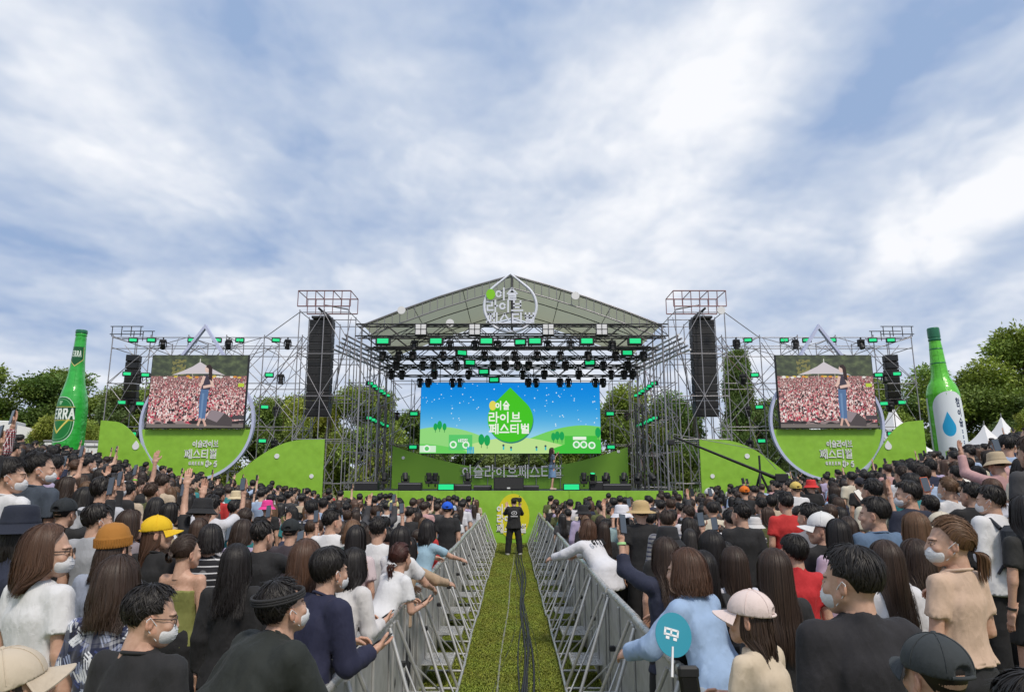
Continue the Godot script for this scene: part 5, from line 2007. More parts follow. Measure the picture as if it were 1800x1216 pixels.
		for i in 7:
			var o := put("speaker_box", block(Vector3(0.55, 0.3, 0.42), 0.02), M.black, ds, Transform3D(Basis(Vector3.RIGHT, 0.03 * i), Vector3(0, 7.7 - i * 0.32, -0.02 * i)))
			put("grille", block(Vector3(0.48, 0.22, 0.02)), M.black_gloss, o, at(0, 0, 0.21))
		pipe("hanger", Vector3(0, 7.8, 0), Vector3(0, 8.6, 0), 0.02, M.steel, ds)
		side_screen(s, side)
		wing_panels(s, side)
		wing_lamps(s, side)

func side_screen(s: float, side: String):
	var cx := s * 13.3
	var o := thing("side_screen", "drop-shaped green board with a video screen on the %s wing" % side, "screen", Vector3(cx, 0, -29.3))
	var outer := drop_shape(2.42, 4.27, Vector2(0, 4.72), 60)
	var inner := drop_shape(2.31, 4.07, Vector2(0, 4.72), 60)
	var mb := MB.new()
	for i in outer.size():
		var j := (i + 1) % outer.size()
		var p := outer[i]; var q := outer[j]; var a := inner[i]; var c := inner[j]
		for zz in [0.09, -0.09]:
			mb.face([Vector3(p.x, p.y, zz), Vector3(q.x, q.y, zz), Vector3(c.x, c.y, zz), Vector3(a.x, a.y, zz)], Vector3(0, 0, signf(zz)))
		var nn := Vector3(q.y - p.y, p.x - q.x, 0).normalized()
		mb.face([Vector3(p.x, p.y, 0.09), Vector3(q.x, q.y, 0.09), Vector3(q.x, q.y, -0.09), Vector3(p.x, p.y, -0.09)], nn)
		mb.face([Vector3(a.x, a.y, 0.09), Vector3(c.x, c.y, 0.09), Vector3(c.x, c.y, -0.09), Vector3(a.x, a.y, -0.09)], -nn)
	put("rim", mb.mesh(), M.lilac, o)
	# green lower part: the drop below the screen
	var low := PackedVector2Array()
	var arc := drop_shape(2.33, 4.1, Vector2(0, 4.72), 60)
	for p in arc:
		if p.y < 4.5: low.append(p)
	mb = MB.new()
	mb.slab(low, 0.06)
	put("green_board", mb.mesh(), M.green, o)
	var scr := put("video_frame", block(Vector3(4.12, 3.12, 0.16), 0.01), M.black, o, at(0, 6.03, 0.16))
	var sm := flat_mat(Color.BLACK, 0.6)
	sm.emission_enabled = true
	sm.emission_texture = video_picture(s)
	sm.emission = Color.WHITE
	sm.emission_operator = BaseMaterial3D.EMISSION_OP_MULTIPLY
	sm.emission_energy_multiplier = 0.54
	mb = MB.new()
	mb.face([Vector3(-2.03, 1.53, 0), Vector3(2.03, 1.53, 0), Vector3(2.03, -1.53, 0), Vector3(-2.03, -1.53, 0)], Vector3.BACK, [Vector2(0, 0), Vector2(1, 0), Vector2(1, 1), Vector2(0, 1)])
	put("display", mb.mesh(), sm, scr, at(0, 0, 0.084))
	var x0 := -0.1
	var row1 := ["i", "seul", "ra", "i", "beu"] if s < 0 else ["i", "seul", "ra", "i", "beu"]
	for i in 5:
		put("letter", letter_mesh(row1[i], 0.19, 0.28, 0.032, 0.03), M.white, o, at(x0 + i * 0.22 - 0.45 * 0.0, 3.98, 0.05))
	for i in 4:
		put("letter", letter_mesh(["pe", "seu", "ti", "beol"][i], 0.3, 0.36, 0.042, 0.03), M.white, o, at(x0 - 0.3 + i * 0.35, 3.6, 0.05))
	for i in 5:
		put("small_letter", letter_mesh(["G", "R", "E", "E", "N"][i], 0.1, 0.13, 0.025, 0.02), M.white, o, at(x0 - 0.1 + i * 0.13, 3.1, 0.045))
	for i in 3:
		put("small_letter", letter_mesh(["8", ">", "6"][i], 0.17, 0.24, 0.045, 0.02), M.white, o, at(x0 + 0.6 + i * 0.17, 3.14, 0.045))
	for k in [-1.0, 1.0]:
		pipe("stand", Vector3(k * 1.4, 0.9, -0.12), Vector3(k * 1.4, 7.4, -0.12), 0.05, M.steel, o)

func video_picture(s: float) -> ImageTexture:
	var w := 480
	var h := 360
	var im := Image.create(w, h, false, Image.FORMAT_RGB8)
	im.fill(Color8(70, 80, 66))
	var r := RandomNumberGenerator.new()
	r.seed = 31 + int(s)
	var n := fbm(3, 0.02, 4)
	for y in 140:
		for x in w:
			var v := n.get_noise_2d(x, y * 1.4) * 0.5 + 0.5
			im.set_pixel(x, y, Color8(58, 66, 58).lerp(Color8(106, 118, 84), v * v * 1.5))
	for x in range(100, 170):
		for y in range(20, 100):
			if n.get_noise_2d(x * 2, y * 2) > -0.1: im.set_pixel(x, y, Color8(112, 116, 60).lerp(Color8(150, 140, 96), r.randf()))
	# the crowd seen from the stage
	im.fill_rect(Rect2i(0, 104, w, 256), Color8(150, 110, 108))
	var cols := [Color8(228, 178, 170), Color8(206, 140, 140), Color8(242, 216, 208), Color8(176, 110, 112), Color8(110, 74, 80), Color8(232, 196, 190), Color8(58, 44, 50), Color8(200, 66, 90), Color8(250, 238, 236), Color8(40, 32, 36)]
	for i in 5200:
		var y := 104 + pow(r.randf(), 0.9) * 236
		var sz := lerpf(2.0, 6.5, (y - 104) / 236.0)
		fill_oval(im, Vector2(r.randf() * w, y), Vector2(sz * r.randf_range(0.5, 1.0), sz * r.randf_range(0.6, 1.3)), cols[r.randi() % cols.size()])
	for i in 60:
		fill_oval(im, Vector2(r.randf() * w, 330 + r.randf() * 20), Vector2(16, 8), [Color8(60, 50, 54), Color8(40, 36, 40), Color8(150, 130, 130)][i % 3])
	im.fill_rect(Rect2i(0, 342, w, 18), Color8(120, 112, 108))
	# white marquee
	fill_poly(im, PackedVector2Array([Vector2(104, 98), Vector2(160, 76), Vector2(206, 54), Vector2(236, 34), Vector2(244, 34), Vector2(286, 58), Vector2(330, 80), Vector2(372, 100), Vector2(300, 92), Vector2(180, 92)]), Color8(214, 206, 212))
	draw_line_on(im, Vector2(240, 18), Vector2(240, 36), 4, Color8(230, 226, 226))
	for x in [130, 206, 290, 350]:
		draw_line_on(im, Vector2(x, 92), Vector2(x, 122), 3, Color8(200, 186, 176))
	for i in 14:
		fill_oval(im, Vector2(20 + r.randf() * 440, 104 + r.randf() * 8), Vector2(10, 5), [Color8(220, 190, 80), Color8(240, 236, 230), Color8(226, 150, 60)][i % 3])
	im.fill_rect(Rect2i(440, 140, 30, 18), Color8(190, 214, 60))
	# wedge monitor and singer
	fill_poly(im, PackedVector2Array([Vector2(318, 272), Vector2(384, 288), Vector2(348, 334), Vector2(292, 312)]), Color8(150, 136, 142))
	fill_poly(im, PackedVector2Array([Vector2(292, 312), Vector2(348, 334), Vector2(384, 288), Vector2(424, 320), Vector2(424, 354), Vector2(292, 346)]), Color8(78, 70, 72))
	im.fill_rect(Rect2i(424, 300, 56, 20), Color8(70, 64, 70))
	var cx := 282.0 if s < 0 else 326.0
	var dx := cx - 282.0
	fill_poly(im, PackedVector2Array([Vector2(256 + dx, 168), Vector2(296 + dx, 168), Vector2(292 + dx, 230), Vector2(288 + dx, 320), Vector2(256 + dx, 318), Vector2(252 + dx, 230)]), Color8(84, 116, 160))
	fill_poly(im, PackedVector2Array([Vector2(264 + dx, 190), Vector2(274 + dx, 190), Vector2(272 + dx, 318), Vector2(262 + dx, 318)]), Color8(112, 144, 184))
	fill_poly(im, PackedVector2Array([Vector2(266 + dx, 96), Vector2(304 + dx, 100), Vector2(302 + dx, 172), Vector2(258 + dx, 170)]), Color8(66, 58, 74))
	for q in [[296, 104, 312, 150], [312, 150, 272, 158], [266, 110, 258, 140], [258, 140, 250, 150]]:
		draw_line_on(im, Vector2(q[0] + dx, q[1]), Vector2(q[2] + dx, q[3]), 14, Color8(232, 196, 182))
	fill_oval(im, Vector2(280 + dx, 68), Vector2(12, 18), Color8(232, 200, 188))
	fill_poly(im, PackedVector2Array([Vector2(276 + dx, 48), Vector2(292 + dx, 46), Vector2(304 + dx, 62), Vector2(308 + dx, 130), Vector2(290 + dx, 118), Vector2(286 + dx, 66), Vector2(272 + dx, 58)]), Color8(48, 32, 34))
	for q in [[264, 318, 256, 346], [280, 320, 292, 348]]:
		draw_line_on(im, Vector2(q[0] + dx, q[1]), Vector2(q[2] + dx, q[3]), 11, Color8(220, 178, 162))
	# the picture is made of modules: faint steps of brightness between them
	return ImageTexture.create_from_image(im)

func wing_panels(s: float, side: String):
	# outer panel: tall at the far end, sweeping down toward the screen
	var o := thing("green_panel", "green board with a curved top at the outer end of the %s wing" % side, "board", Vector3(0, 0, -29.0))
	var p := PackedVector2Array([Vector2(s * 17.2, 1.0), Vector2(s * 17.2, 4.8)])
	for i in 13:
		var t := i / 12.0
		p.append(Vector2(s * lerpf(16.6, 14.6, t), 2.55 + 2.2 * cos(t * PI * 0.5) * (1.0 - 0.12 * t)))
	p.append(Vector2(s * 14.4, 1.0))
	var mb := MB.new()
	mb.slab(p, 0.07)
	put("board", mb.mesh(), M.green, o)
	put("drop", disc(0.14, 0.03, true), M.white, o, at(s * 15.62, 3.72, 0.05))
	pipe("post", Vector3(s * 17.0, 0.9, -0.1), Vector3(s * 17.0, 4.6, -0.1), 0.04, M.steel, o)
	pipe("post", Vector3(s * 15.2, 0.9, -0.1), Vector3(s * 15.2, 3.0, -0.1), 0.04, M.steel, o)
	var o2 := thing("green_panel", "green board with a rising curved top between the %s screen and tower" % side, "board", Vector3(0, 0, -28.45))
	p = PackedVector2Array([Vector2(s * 7.65, 0.2), Vector2(s * 7.65, 3.98)])
	for i in 15:
		var t := i / 14.0
		p.append(Vector2(s * lerpf(8.5, 11.9, t), 1.85 + 2.11 * cos(t * PI * 0.5)))
	p.append(Vector2(s * 11.9, 0.3))
	mb = MB.new()
	mb.slab(p, 0.07)
	put("board", mb.mesh(), M.green, o2)
	put("dot", disc(0.1, 0.03), M.white, o2, at(s * 9.55, 3.3, 0.05))
	put("dot", disc(0.085, 0.03), M.white, o2, at(s * 8.1, 2.5, 0.05))
	for x in [7.9, 9.5, 11.0]:
		pipe("post", Vector3(s * x, 0.3, -0.1), Vector3(s * x, 2.4 if x > 10 else 3.6, -0.1), 0.04, M.steel, o2)

func wing_lamps(s: float, side: String):
	var spots := [[16.7, 8.5], [15.9, 8.5], [14.1, 8.5], [13.0, 8.5], [12.0, 8.5], [10.4, 8.5], [10.6, 6.95], [10.7, 5.55], [10.7, 4.1], [16.8, 7.0], [16.0, 6.95], [16.9, 5.75], [16.1, 5.7], [16.9, 4.45], [16.3, 4.4]]
	for i in spots.size():
		var q: Array = spots[i]
		stage_lamp(Vector3(s * q[0], q[1], -29.85), true, 0, s * -0.3, "lit green wash lamp on the %s wing scaffold, %s of fifteen" % [side, ORD[i]], "wash lamps on the %s wing" % side, false, 0.62)
		if i % 2 == 1 or i > 4:
			stage_lamp(Vector3(s * (q[0] - 0.5), q[1], -29.9), false, rng.randf_range(-0.6, 0.9), rng.randf_range(-0.6, 0.6), "black moving-head lamp beside the %s green lamp of the %s wing" % [ORD[i], side], "moving heads on the %s wing" % side, false, 0.85)
	for j in 2:
		for i in 6:
			stage_lamp(Vector3(s * 6.6, 6.85 - j * 1.6, -31.8 - i * 0.9), true, 0, s * -0.9, "lit green wash lamp on the %s flank, %s back on its %s rail" % [side, ORD[i], ["upper", "lower"][j]], "wash lamps on the %s flank" % side, false, 0.6)
	for j in 2:
		for i in 2:
			stage_lamp(Vector3(s * (5.2 + i * 0.9), 5.95 - j * 1.75, -36.7), i == 0, 0, 0, "wash lamp on the rear scaffold at the %s of the LED screen, %s" % [side, ["upper inner", "upper outer", "lower inner", "lower outer"][j * 2 + i]], "wash lamps beside the LED screen", false, 0.8)

# ------------------------------------------------------------------ inflatable bottles
func smooth_profile(pts: Array, n := 6) -> Array:
	var c := Curve2D.new()
	var out := []
	for i in pts.size() - 1:
		var p0: Vector2 = pts[maxi(i - 1, 0)]
		var p1: Vector2 = pts[i]
		var p2: Vector2 = pts[i + 1]
		var p3: Vector2 = pts[mini(i + 2, pts.size() - 1)]
		for k in n:
			out.append(p1.cubic_interpolate(p2, p0, p3, float(k) / n))
	out.append(pts[-1])
	return out

func prof_at(prof: Array, y: float) -> float:
	for i in prof.size() - 1:
		if (prof[i].y <= y) != (prof[i + 1].y <= y):
			return lerpf(prof[i].x, prof[i + 1].x, (y - prof[i].y) / (prof[i + 1].y - prof[i].y))
	return prof[0].x

func wrap_print(parent: Node3D, called: String, prof: Array, y0: float, y1: float, a0: float, a1: float, pic: Texture2D):
	var mb := MB.new()
	var rows := []
	for i in 13:
		var y := lerpf(y1, y0, i / 12.0)
		var r := prof_at(prof, y) + 0.012
		var row := []
		for k in 33:
			var a := deg_to_rad(lerpf(a0, a1, k / 32.0))
			row.append(mb.add(Vector3(cos(a) * r, y, sin(a) * r), Vector3(cos(a), 0, sin(a)), Vector2(k / 32.0, i / 12.0)))
		rows.append(row)
		if i > 0:
			for k in 32:
				mb.tri(rows[i - 1][k], rows[i - 1][k + 1], row[k + 1])
				mb.tri(rows[i - 1][k], row[k + 1], row[k])
	var m := flat_mat(Color.WHITE, 0.35)
	m.albedo_texture = pic
	m.transparency = BaseMaterial3D.TRANSPARENCY_ALPHA_SCISSOR
	m.alpha_scissor_threshold = 0.5
	put(called, mb.mesh(), m, parent)

# welded seams where the panels of an inflatable meet
func bottle_seams(b: Node3D, prof: Array, top: float, mat: Material):
	for k in 8:
		var a := TAU * k / 8.0 + 0.35
		var path := []
		for i in 25:
			var y := lerpf(0.15, top, i / 24.0)
			path.append(Vector3(cos(a), 0, sin(a)) * (prof_at(prof, y) - 0.002) + Vector3(0, y, 0))
		var mb := MB.new()
		mb.tube(path, 0.012, 0.012, 6, false)
		put("seam", mb.mesh(), mat, b)

func make_bottles():
	var gl := flat_mat(lin(0.022, 0.42, 0.045), 0.22)
	gl.clearcoat_enabled = true
	gl.clearcoat = 0.5
	gl.normal_enabled = true
	gl.normal_texture = noise_tex(0.014, 4, 256, true, 6.0, 17)
	tri_map(gl, 0.35)
	var gy := flat_mat(lin(0.10, 0.53, 0.022), 0.25)
	gy.clearcoat_enabled = true
	gy.clearcoat = 0.4
	gy.normal_enabled = true
	gy.normal_texture = gl.normal_texture
	tri_map(gy, 0.35)
	var dark := flat_mat(lin(0.015, 0.15, 0.075), 0.3)
	# beer bottle
	var g := rise_at(-19.7, -31)
	var b := thing("inflatable_bottle", "giant green inflatable beer bottle standing beyond the left wing", "inflatable bottle", Vector3(-19.75, g, -31))
	var h := 9.1 - g
	var prof := smooth_profile([Vector2(0.4, 0.0), Vector2(0.58, 0.12), Vector2(0.61, 0.5), Vector2(0.61, 2.0), Vector2(0.605, 3.3), Vector2(0.585, 3.7), Vector2(0.51, 4.15), Vector2(0.40, 4.6), Vector2(0.325, 5.05), Vector2(0.255, 5.9), Vector2(0.215, h - 0.3)], 5)
	var mb := MB.new()
	mb.lathe(prof, 40)
	put("body", mb.mesh(), gl, b)
	mb = MB.new()
	mb.lathe([Vector2(0.215, h - 0.3), Vector2(0.24, h - 0.27), Vector2(0.24, h - 0.2), Vector2(0.22, h - 0.18)], 32)
	put("neck_ring", mb.mesh(), gl, b)
	mb = MB.new()
	mb.lathe([Vector2(0.22, h - 0.17), Vector2(0.25, h - 0.15), Vector2(0.24, h - 0.02), Vector2(0.21, h), Vector2(0.0, h + 0.01)], 32)
	put("cap", mb.mesh(), dark, b)
	# label print, cut out round its oval edge
	var im := Image.create(300, 420, false, Image.FORMAT_RGBA8)
	im.fill(Color(0, 0, 0, 0))
	var oval := func(inset: float) -> PackedVector2Array:
		var p := PackedVector2Array()
		for k in 60:
			var a := TAU * k / 60.0
			var cx: float = signf(cos(a)) * pow(absf(cos(a)), 0.75)
			var cy: float = signf(sin(a)) * pow(absf(sin(a)), 0.75)
			p.append(Vector2(150 + cx * (146 - inset), 210 + cy * (206 - inset)))
		return p
	fill_poly(im, oval.call(0.0), Color8(214, 236, 222))
	fill_poly(im, oval.call(6.0), Color8(10, 104, 44))
	fill_poly(im, oval.call(22.0), Color8(126, 196, 140))
	fill_poly(im, oval.call(26.0), Color8(14, 120, 50))
	im.fill_rect(Rect2i(8, 96, 284, 5), Color8(214, 196, 92))
	im.fill_rect(Rect2i(4, 102, 292, 116), Color8(8, 70, 36))
	im.fill_rect(Rect2i(8, 218, 284, 5), Color8(214, 196, 92))
	draw_text_on(im, ["T", "E", "R", "R", "A"], Vector2(30, 116), 52, 88, 2, 15, Color8(238, 246, 240))
	for q in [[70, 226, 150, 330], [150, 330, 246, 216]]:
		draw_line_on(im, Vector2(q[0], q[1]), Vector2(q[2], q[3]), 16, Color8(206, 190, 66))
		draw_line_on(im, Vector2(q[0] + 6, q[1]), Vector2(q[2], q[3] - 10), 5, Color8(240, 232, 150))
	im.fill_rect(Rect2i(130, 46, 40, 10), Color8(190, 220, 190))
	fill_oval(im, Vector2(150, 66), Vector2(14, 14), Color8(150, 204, 160))
	wrap_print(b, "label_print", prof, 3.95 - g, 6.0 - g, 172, 44, ImageTexture.create_from_image(im))
	im = Image.create(160, 160, false, Image.FORMAT_RGBA8)
	im.fill(Color(0, 0, 0, 0))
	fill_poly(im, PackedVector2Array([Vector2(2, 2), Vector2(158, 2), Vector2(158, 100), Vector2(80, 158), Vector2(2, 100)]), Color8(206, 204, 120))
	fill_poly(im, PackedVector2Array([Vector2(8, 2), Vector2(152, 2), Vector2(152, 96), Vector2(80, 148), Vector2(8, 96)]), Color8(8, 88, 44))
	draw_text_on(im, ["E", "R", "R", "A"], Vector2(34, 34), 22, 44, 3, 7, Color8(230, 240, 232))
	wrap_print(b, "neck_print", prof, 7.35 - g, 8.3 - g, 150, 10, ImageTexture.create_from_image(im))
	bottle_seams(b, prof, h - 0.35, gl)
	for q in [[0.5, 0.6, 0.9, 2.4], [-0.5, 0.5, -1.6, 2.0], [0.6, -0.4, 2.2, -1.4]]:
		pipe("guy_rope", Vector3(q[0], 1.6, q[1]), Vector3(q[2], 0.0, q[3]), 0.012, M.white, b)
	# soju bottle
	g = rise_at(19.4, -31)
	b = thing("inflatable_bottle", "giant green inflatable liquor bottle with white label beyond the right wing", "inflatable bottle", Vector3(19.55, g, -31))
	b.rotation.z = 0.03
	h = 9.2 - g
	prof = smooth_profile([Vector2(0.45, 0.0), Vector2(0.66, 0.15), Vector2(0.69, 0.5), Vector2(0.68, 2.0), Vector2(0.665, 3.9), Vector2(0.645, 4.3), Vector2(0.55, 4.62), Vector2(0.42, 4.85), Vector2(0.35, 5.1), Vector2(0.30, 5.7), Vector2(0.26, 6.3), Vector2(0.23, h - 0.62)], 5)
	mb = MB.new()
	mb.lathe(prof, 40)
	put("body", mb.mesh(), gy, b)
	for y in [5.62, 6.28]:
		mb = MB.new()
		var r := prof_at(prof, y) + 0.004
		mb.lathe([Vector2(r, y - 0.025), Vector2(r + 0.012, y), Vector2(r, y + 0.025)], 32)
		put("neck_band", mb.mesh(), dark, b)
	mb = MB.new()
	mb.lathe([Vector2(0.23, h - 0.62), Vector2(0.26, h - 0.6), Vector2(0.26, h - 0.52), Vector2(0.24, h - 0.5), Vector2(0.24, h - 0.46), Vector2(0.26, h - 0.44), Vector2(0.255, h - 0.05), Vector2(0.235, h), Vector2(0.0, h + 0.01)], 32)
	put("cap", mb.mesh(), dark, b)
	im = Image.create(320, 460, false, Image.FORMAT_RGBA8)
	im.fill(Color(0, 0, 0, 0))
	var lb := PackedVector2Array([Vector2(318, 458), Vector2(2, 458)])
	for k in 21:
		var a := PI + PI * k / 20.0
		lb.append(Vector2(160 + 158 * cos(a), 110 + 106 * sin(a)))
	fill_poly(im, lb, Color8(226, 232, 240))
	var dp := PackedVector2Array()
	for p in drop_shape(54, 104, Vector2.ZERO, 40): dp.append(Vector2(120 + p.x, 240 - p.y))
	fill_poly(im, dp, Color8(22, 160, 214))
	draw_text_on(im, ["cham"], Vector2(206, 54), 46, 54, 0, 9, Color8(26, 40, 74))
	draw_text_on(im, ["i"], Vector2(210, 120), 42, 48, 0, 9, Color8(26, 40, 74))
	draw_text_on(im, ["seul"], Vector2(210, 182), 42, 54, 0, 8, Color8(26, 40, 74))
	for i in 3:
		im.fill_rect(Rect2i(224, 256 + i * 34, 14, 22), Color8(30, 60, 110))
		im.fill_rect(Rect2i(228, 262 + i * 34, 6, 8), Color8(226, 232, 240))
	fill_poly(im, PackedVector2Array([Vector2(60, 388), Vector2(96, 380), Vector2(96, 420), Vector2(60, 428)]), Color8(130, 194, 66))
	for i in 2:
		im.fill_rect(Rect2i(104, 390 + i * 16, 96, 7), Color8(120, 140, 150))
	wrap_print(b, "label_print", prof, 3.1 - g, 6.25 - g, 165, 35, ImageTexture.create_from_image(im))
	im = Image.create(64, 200, false, Image.FORMAT_RGBA8)
	im.fill(Color8(196, 214, 206))
	wrap_print(b, "back_label", prof, 3.4 - g, 6.0 - g, 216, 186, ImageTexture.create_from_image(im))
	bottle_seams(b, prof, h - 0.65, gy)
	for q in [[-0.3, 0.62, 0.1, 2.2], [0.6, 0.4, 1.8, 1.8], [-0.6, -0.3, -2.2, -1.2]]:
		pipe("guy_rope", Vector3(q[0], 1.7, q[1]), Vector3(q[2], 0.0, q[3]), 0.014, M.white, b)

# ------------------------------------------------------------------ other things round the site
func make_site():
	# box truck beyond the crowd on the left
	var z := -46.0
	var x := -35.2
	var g := rise_at(x, z) + 1.0
	var t := thing("box_truck", "white box truck parked in front of the trees beyond the left crowd", "truck", Vector3(x, rise_at(x, z), z), 0.35)
	put("cargo_box", block(Vector3(5.6, 2.7, 2.3), 0.04), M.white, t, at(-0.6, 2.1, 0))
	for i in 9:
		put("rib", block(Vector3(0.05, 2.5, 0.03), 0.008), M.white, t, at(-3.2 + i * 0.65, 2.1, 1.165))
	var mb := MB.new()
	mb.slab(PackedVector2Array([Vector2(2.3, 0.6), Vector2(4.1, 0.6), Vector2(4.15, 1.5), Vector2(3.75, 2.55), Vector2(3.2, 3.0), Vector2(2.3, 3.2)]), 2.1)
	var cab := put("cab", mb.mesh(), M.white, t)
	put("window", block(Vector3(0.8, 0.62, 0.02), 0.01), M.black_gloss, cab, at(3.05, 2.0, 1.055))
	mb = MB.new()
	mb.face([Vector3(4.16, 1.55, 0.95), Vector3(3.78, 2.5, 0.9), Vector3(3.78, 2.5, -0.9), Vector3(4.16, 1.55, -0.95)], Vector3(0.93, 0.37, 0))
	put("windscreen", mb.mesh(), M.black_gloss, cab)
	for q in [[3.2, 1.0], [3.2, -1.0], [-2.2, 1.0], [-2.2, -1.0]]:
		mb = MB.new()
		mb.lathe([Vector2(0.0, -0.12), Vector2(0.4, -0.12), Vector2(0.45, -0.07), Vector2(0.45, 0.07), Vector2(0.4, 0.12), Vector2(0.0, 0.12)], 20, Transform3D(Basis(Vector3.RIGHT, PI / 2), Vector3.ZERO))
		put("wheel", mb.mesh(), M.black, t, at(q[0], 0.45, q[1]))
	# site cabins behind the bottle
	for q in [[-24.8, -40.0, 0.2, "grey-white site cabin behind the beer bottle near the left trees"], [-21.8, -39.0, 0.1, "grey-white site cabin between the beer bottle and the left wing"]]:
		var o := thing("site_cabin", q[3], "cabin", Vector3(q[0], rise_at(q[0], q[1]), q[1]), q[2])
		put("wall", block(Vector3(2.7, 2.5, 2.4), 0.03), M.white, o, at(0, 1.3, 0))
		for i in 6:
			put("panel_joint", block(Vector3(0.03, 2.3, 0.02)), M.steel, o, at(-1.2 + i * 0.48, 1.3, 1.21))
		put("roof", block(Vector3(2.8, 0.1, 2.5), 0.02), M.steel, o, at(0, 2.6, 0))
		put("door", block(Vector3(0.8, 1.9, 0.04), 0.01), M.alu, o, at(0.5, 1.05, 1.23))
	# pagoda tents
	var tl := [[28.6, -42.0, 2.1, 1.9, "white peaked tent beside the liquor bottle, shorter of the pair"], [30.4, -43.0, 2.5, 2.3, "taller white peaked tent right of the liquor bottle"], [21.2, -38.5, 3.4, 3.4, "white peaked tent behind the right wing scaffold"], [13.6, -40.0, 3.0, 1.5, "low white tent seen through the right wing beside its screen"], [-14.2, -42.0, 3.0, 1.2, "low white tent seen through the left wing beside its screen"]]
	var cloth := flat_mat(lin(0.74, 0.74, 0.76), 0.8)
	for q in tl:
		var gy := rise_at(q[0], q[1])
		var o := thing("peaked_tent", q[4], "tent", Vector3(q[0], gy, q[1]), 0.3)
		var w: float = q[2] * 0.5
		var top: float = q[3] + 1.5
		var ev := 2.2
		for k in 4:
			var a0 := PI / 2 * k
			var bs := Basis(Vector3.UP, a0)
			var m2 := MB.new()
			var rows := []
			for i in 9:
				var tt := i / 8.0
				var yy := ev + (top - ev) * pow(1.0 - tt, 2.0)
				var row := []
				for j in 7:
					var u := j / 6.0 * 2 - 1
					row.append(m2.add(bs * Vector3(u * w * maxf(tt, 0.02), yy, w * maxf(tt, 0.02)), bs * Vector3(0, 0.6, 0.8), Vector2(u, tt)))
				rows.append(row)
				if i > 0:
					for j in 6:
						m2.tri(rows[i - 1][j], row[j], row[j + 1])
						m2.tri(rows[i - 1][j], row[j + 1], rows[i - 1][j + 1])
			put("roof", m2.mesh(), cloth, o)
			put("wall", block(Vector3(q[2] - 0.06, ev, 0.03)), cloth, o, Transform3D(bs, bs * Vector3(0, ev * 0.5, w - 0.03)))
			pipe("leg", bs * Vector3(w, 0, w), bs * Vector3(w, ev, w), 0.04, M.steel, o)
		pipe("finial", Vector3(0, top - 0.1, 0), Vector3(0, top + 0.25, 0), 0.03, M.steel, o)
	# camera crane over the right crowd
	var jx := 8.55
	var jz := -24.2
	var jg := rise_at(jx, jz)
	var j := thing("camera_crane", "black camera crane whose long boom reaches up over the right crowd", "camera crane", Vector3(jx, jg, jz))
	var piv := Vector3(0, 2.15, 0)
	var tip := Vector3(5.55 - jx, 3.8 - jg, 0.3)
	mb = MB.new()
	mb.tube([piv + (piv - tip) * 0.22, piv, tip], 0.075, 0.035, 8)
	put("boom", mb.mesh(), M.black, j)
	mb = MB.new()
	mb.tube([piv + (piv - tip) * 0.2 + Vector3(0, 0.3, 0), piv + Vector3(0, 0.75, 0), tip + Vector3(0, 0.08, 0)], 0.012, 0.012, 6)
	put("stay_wire", mb.mesh(), M.steel, j)
	put("pivot_post", block(Vector3(0.06, 0.6, 0.06), 0.01), M.black, j, at(0, 2.4, 0))
	put("counterweight", block(Vector3(0.34, 0.28, 0.3), 0.03), M.black, j, Transform3D(Basis.IDENTITY, piv + (piv - tip) * 0.24))
	put("camera_head", block(Vector3(0.22, 0.2, 0.22), 0.03), M.black, j, Transform3D(Basis.IDENTITY, tip + Vector3(-0.1, -0.2, 0)))
	put("monitor", block(Vector3(0.45, 0.26, 0.05), 0.01), M.black, j, at(0.7, 1.95, 0.1))
	for k in 3:
		pipe("leg", Vector3(0, 2.1, 0), Vector3(cos(k * 2.1) * 0.9, 0.0, sin(k * 2.1) * 0.9), 0.04, M.black, j)
	# far hills
	for q in [["distant_hill", -330.0, 90.0, 320.0, 17.0, "low wooded hill on the horizon behind the right wing", 41], ["distant_hill", -340.0, -60.0, 300.0, 13.0, "low wooded hill on the horizon behind the stage", 43]]:
		mb = MB.new()
		var nz := fbm(q[6], 0.012, 3)
		var rows := []
		for i in 9:
			var tt := i / 8.0
			var row := []
			for k in 41:
				var u := k / 40.0 * 2 - 1
				var env := pow(maxf(0.0, 1.0 - u * u), 0.8)
				var y: float = (q[4] * env * (1.0 + 0.5 * nz.get_noise_1d(u * 60 + q[2])) * sin(tt * PI * 0.5)) - 3.0
				row.append(mb.add(Vector3(q[2] + u * q[3] * 0.5, y, q[1] - tt * 60), Vector3(0, 0.7, 0.7), Vector2(u, tt)))
			rows.append(row)
			if i > 0:
				for k in 40:
					mb.tri(rows[i - 1][k], rows[i - 1][k + 1], row[k + 1])
					mb.tri(rows[i - 1][k], row[k + 1], row[k])
		if not M.has("hill"):
			M.hill = flat_mat(lin(0.075, 0.11, 0.04), 1.0)
		tag(put(q[0], mb.mesh(), M.hill), q[5], "hill", "", "structure")

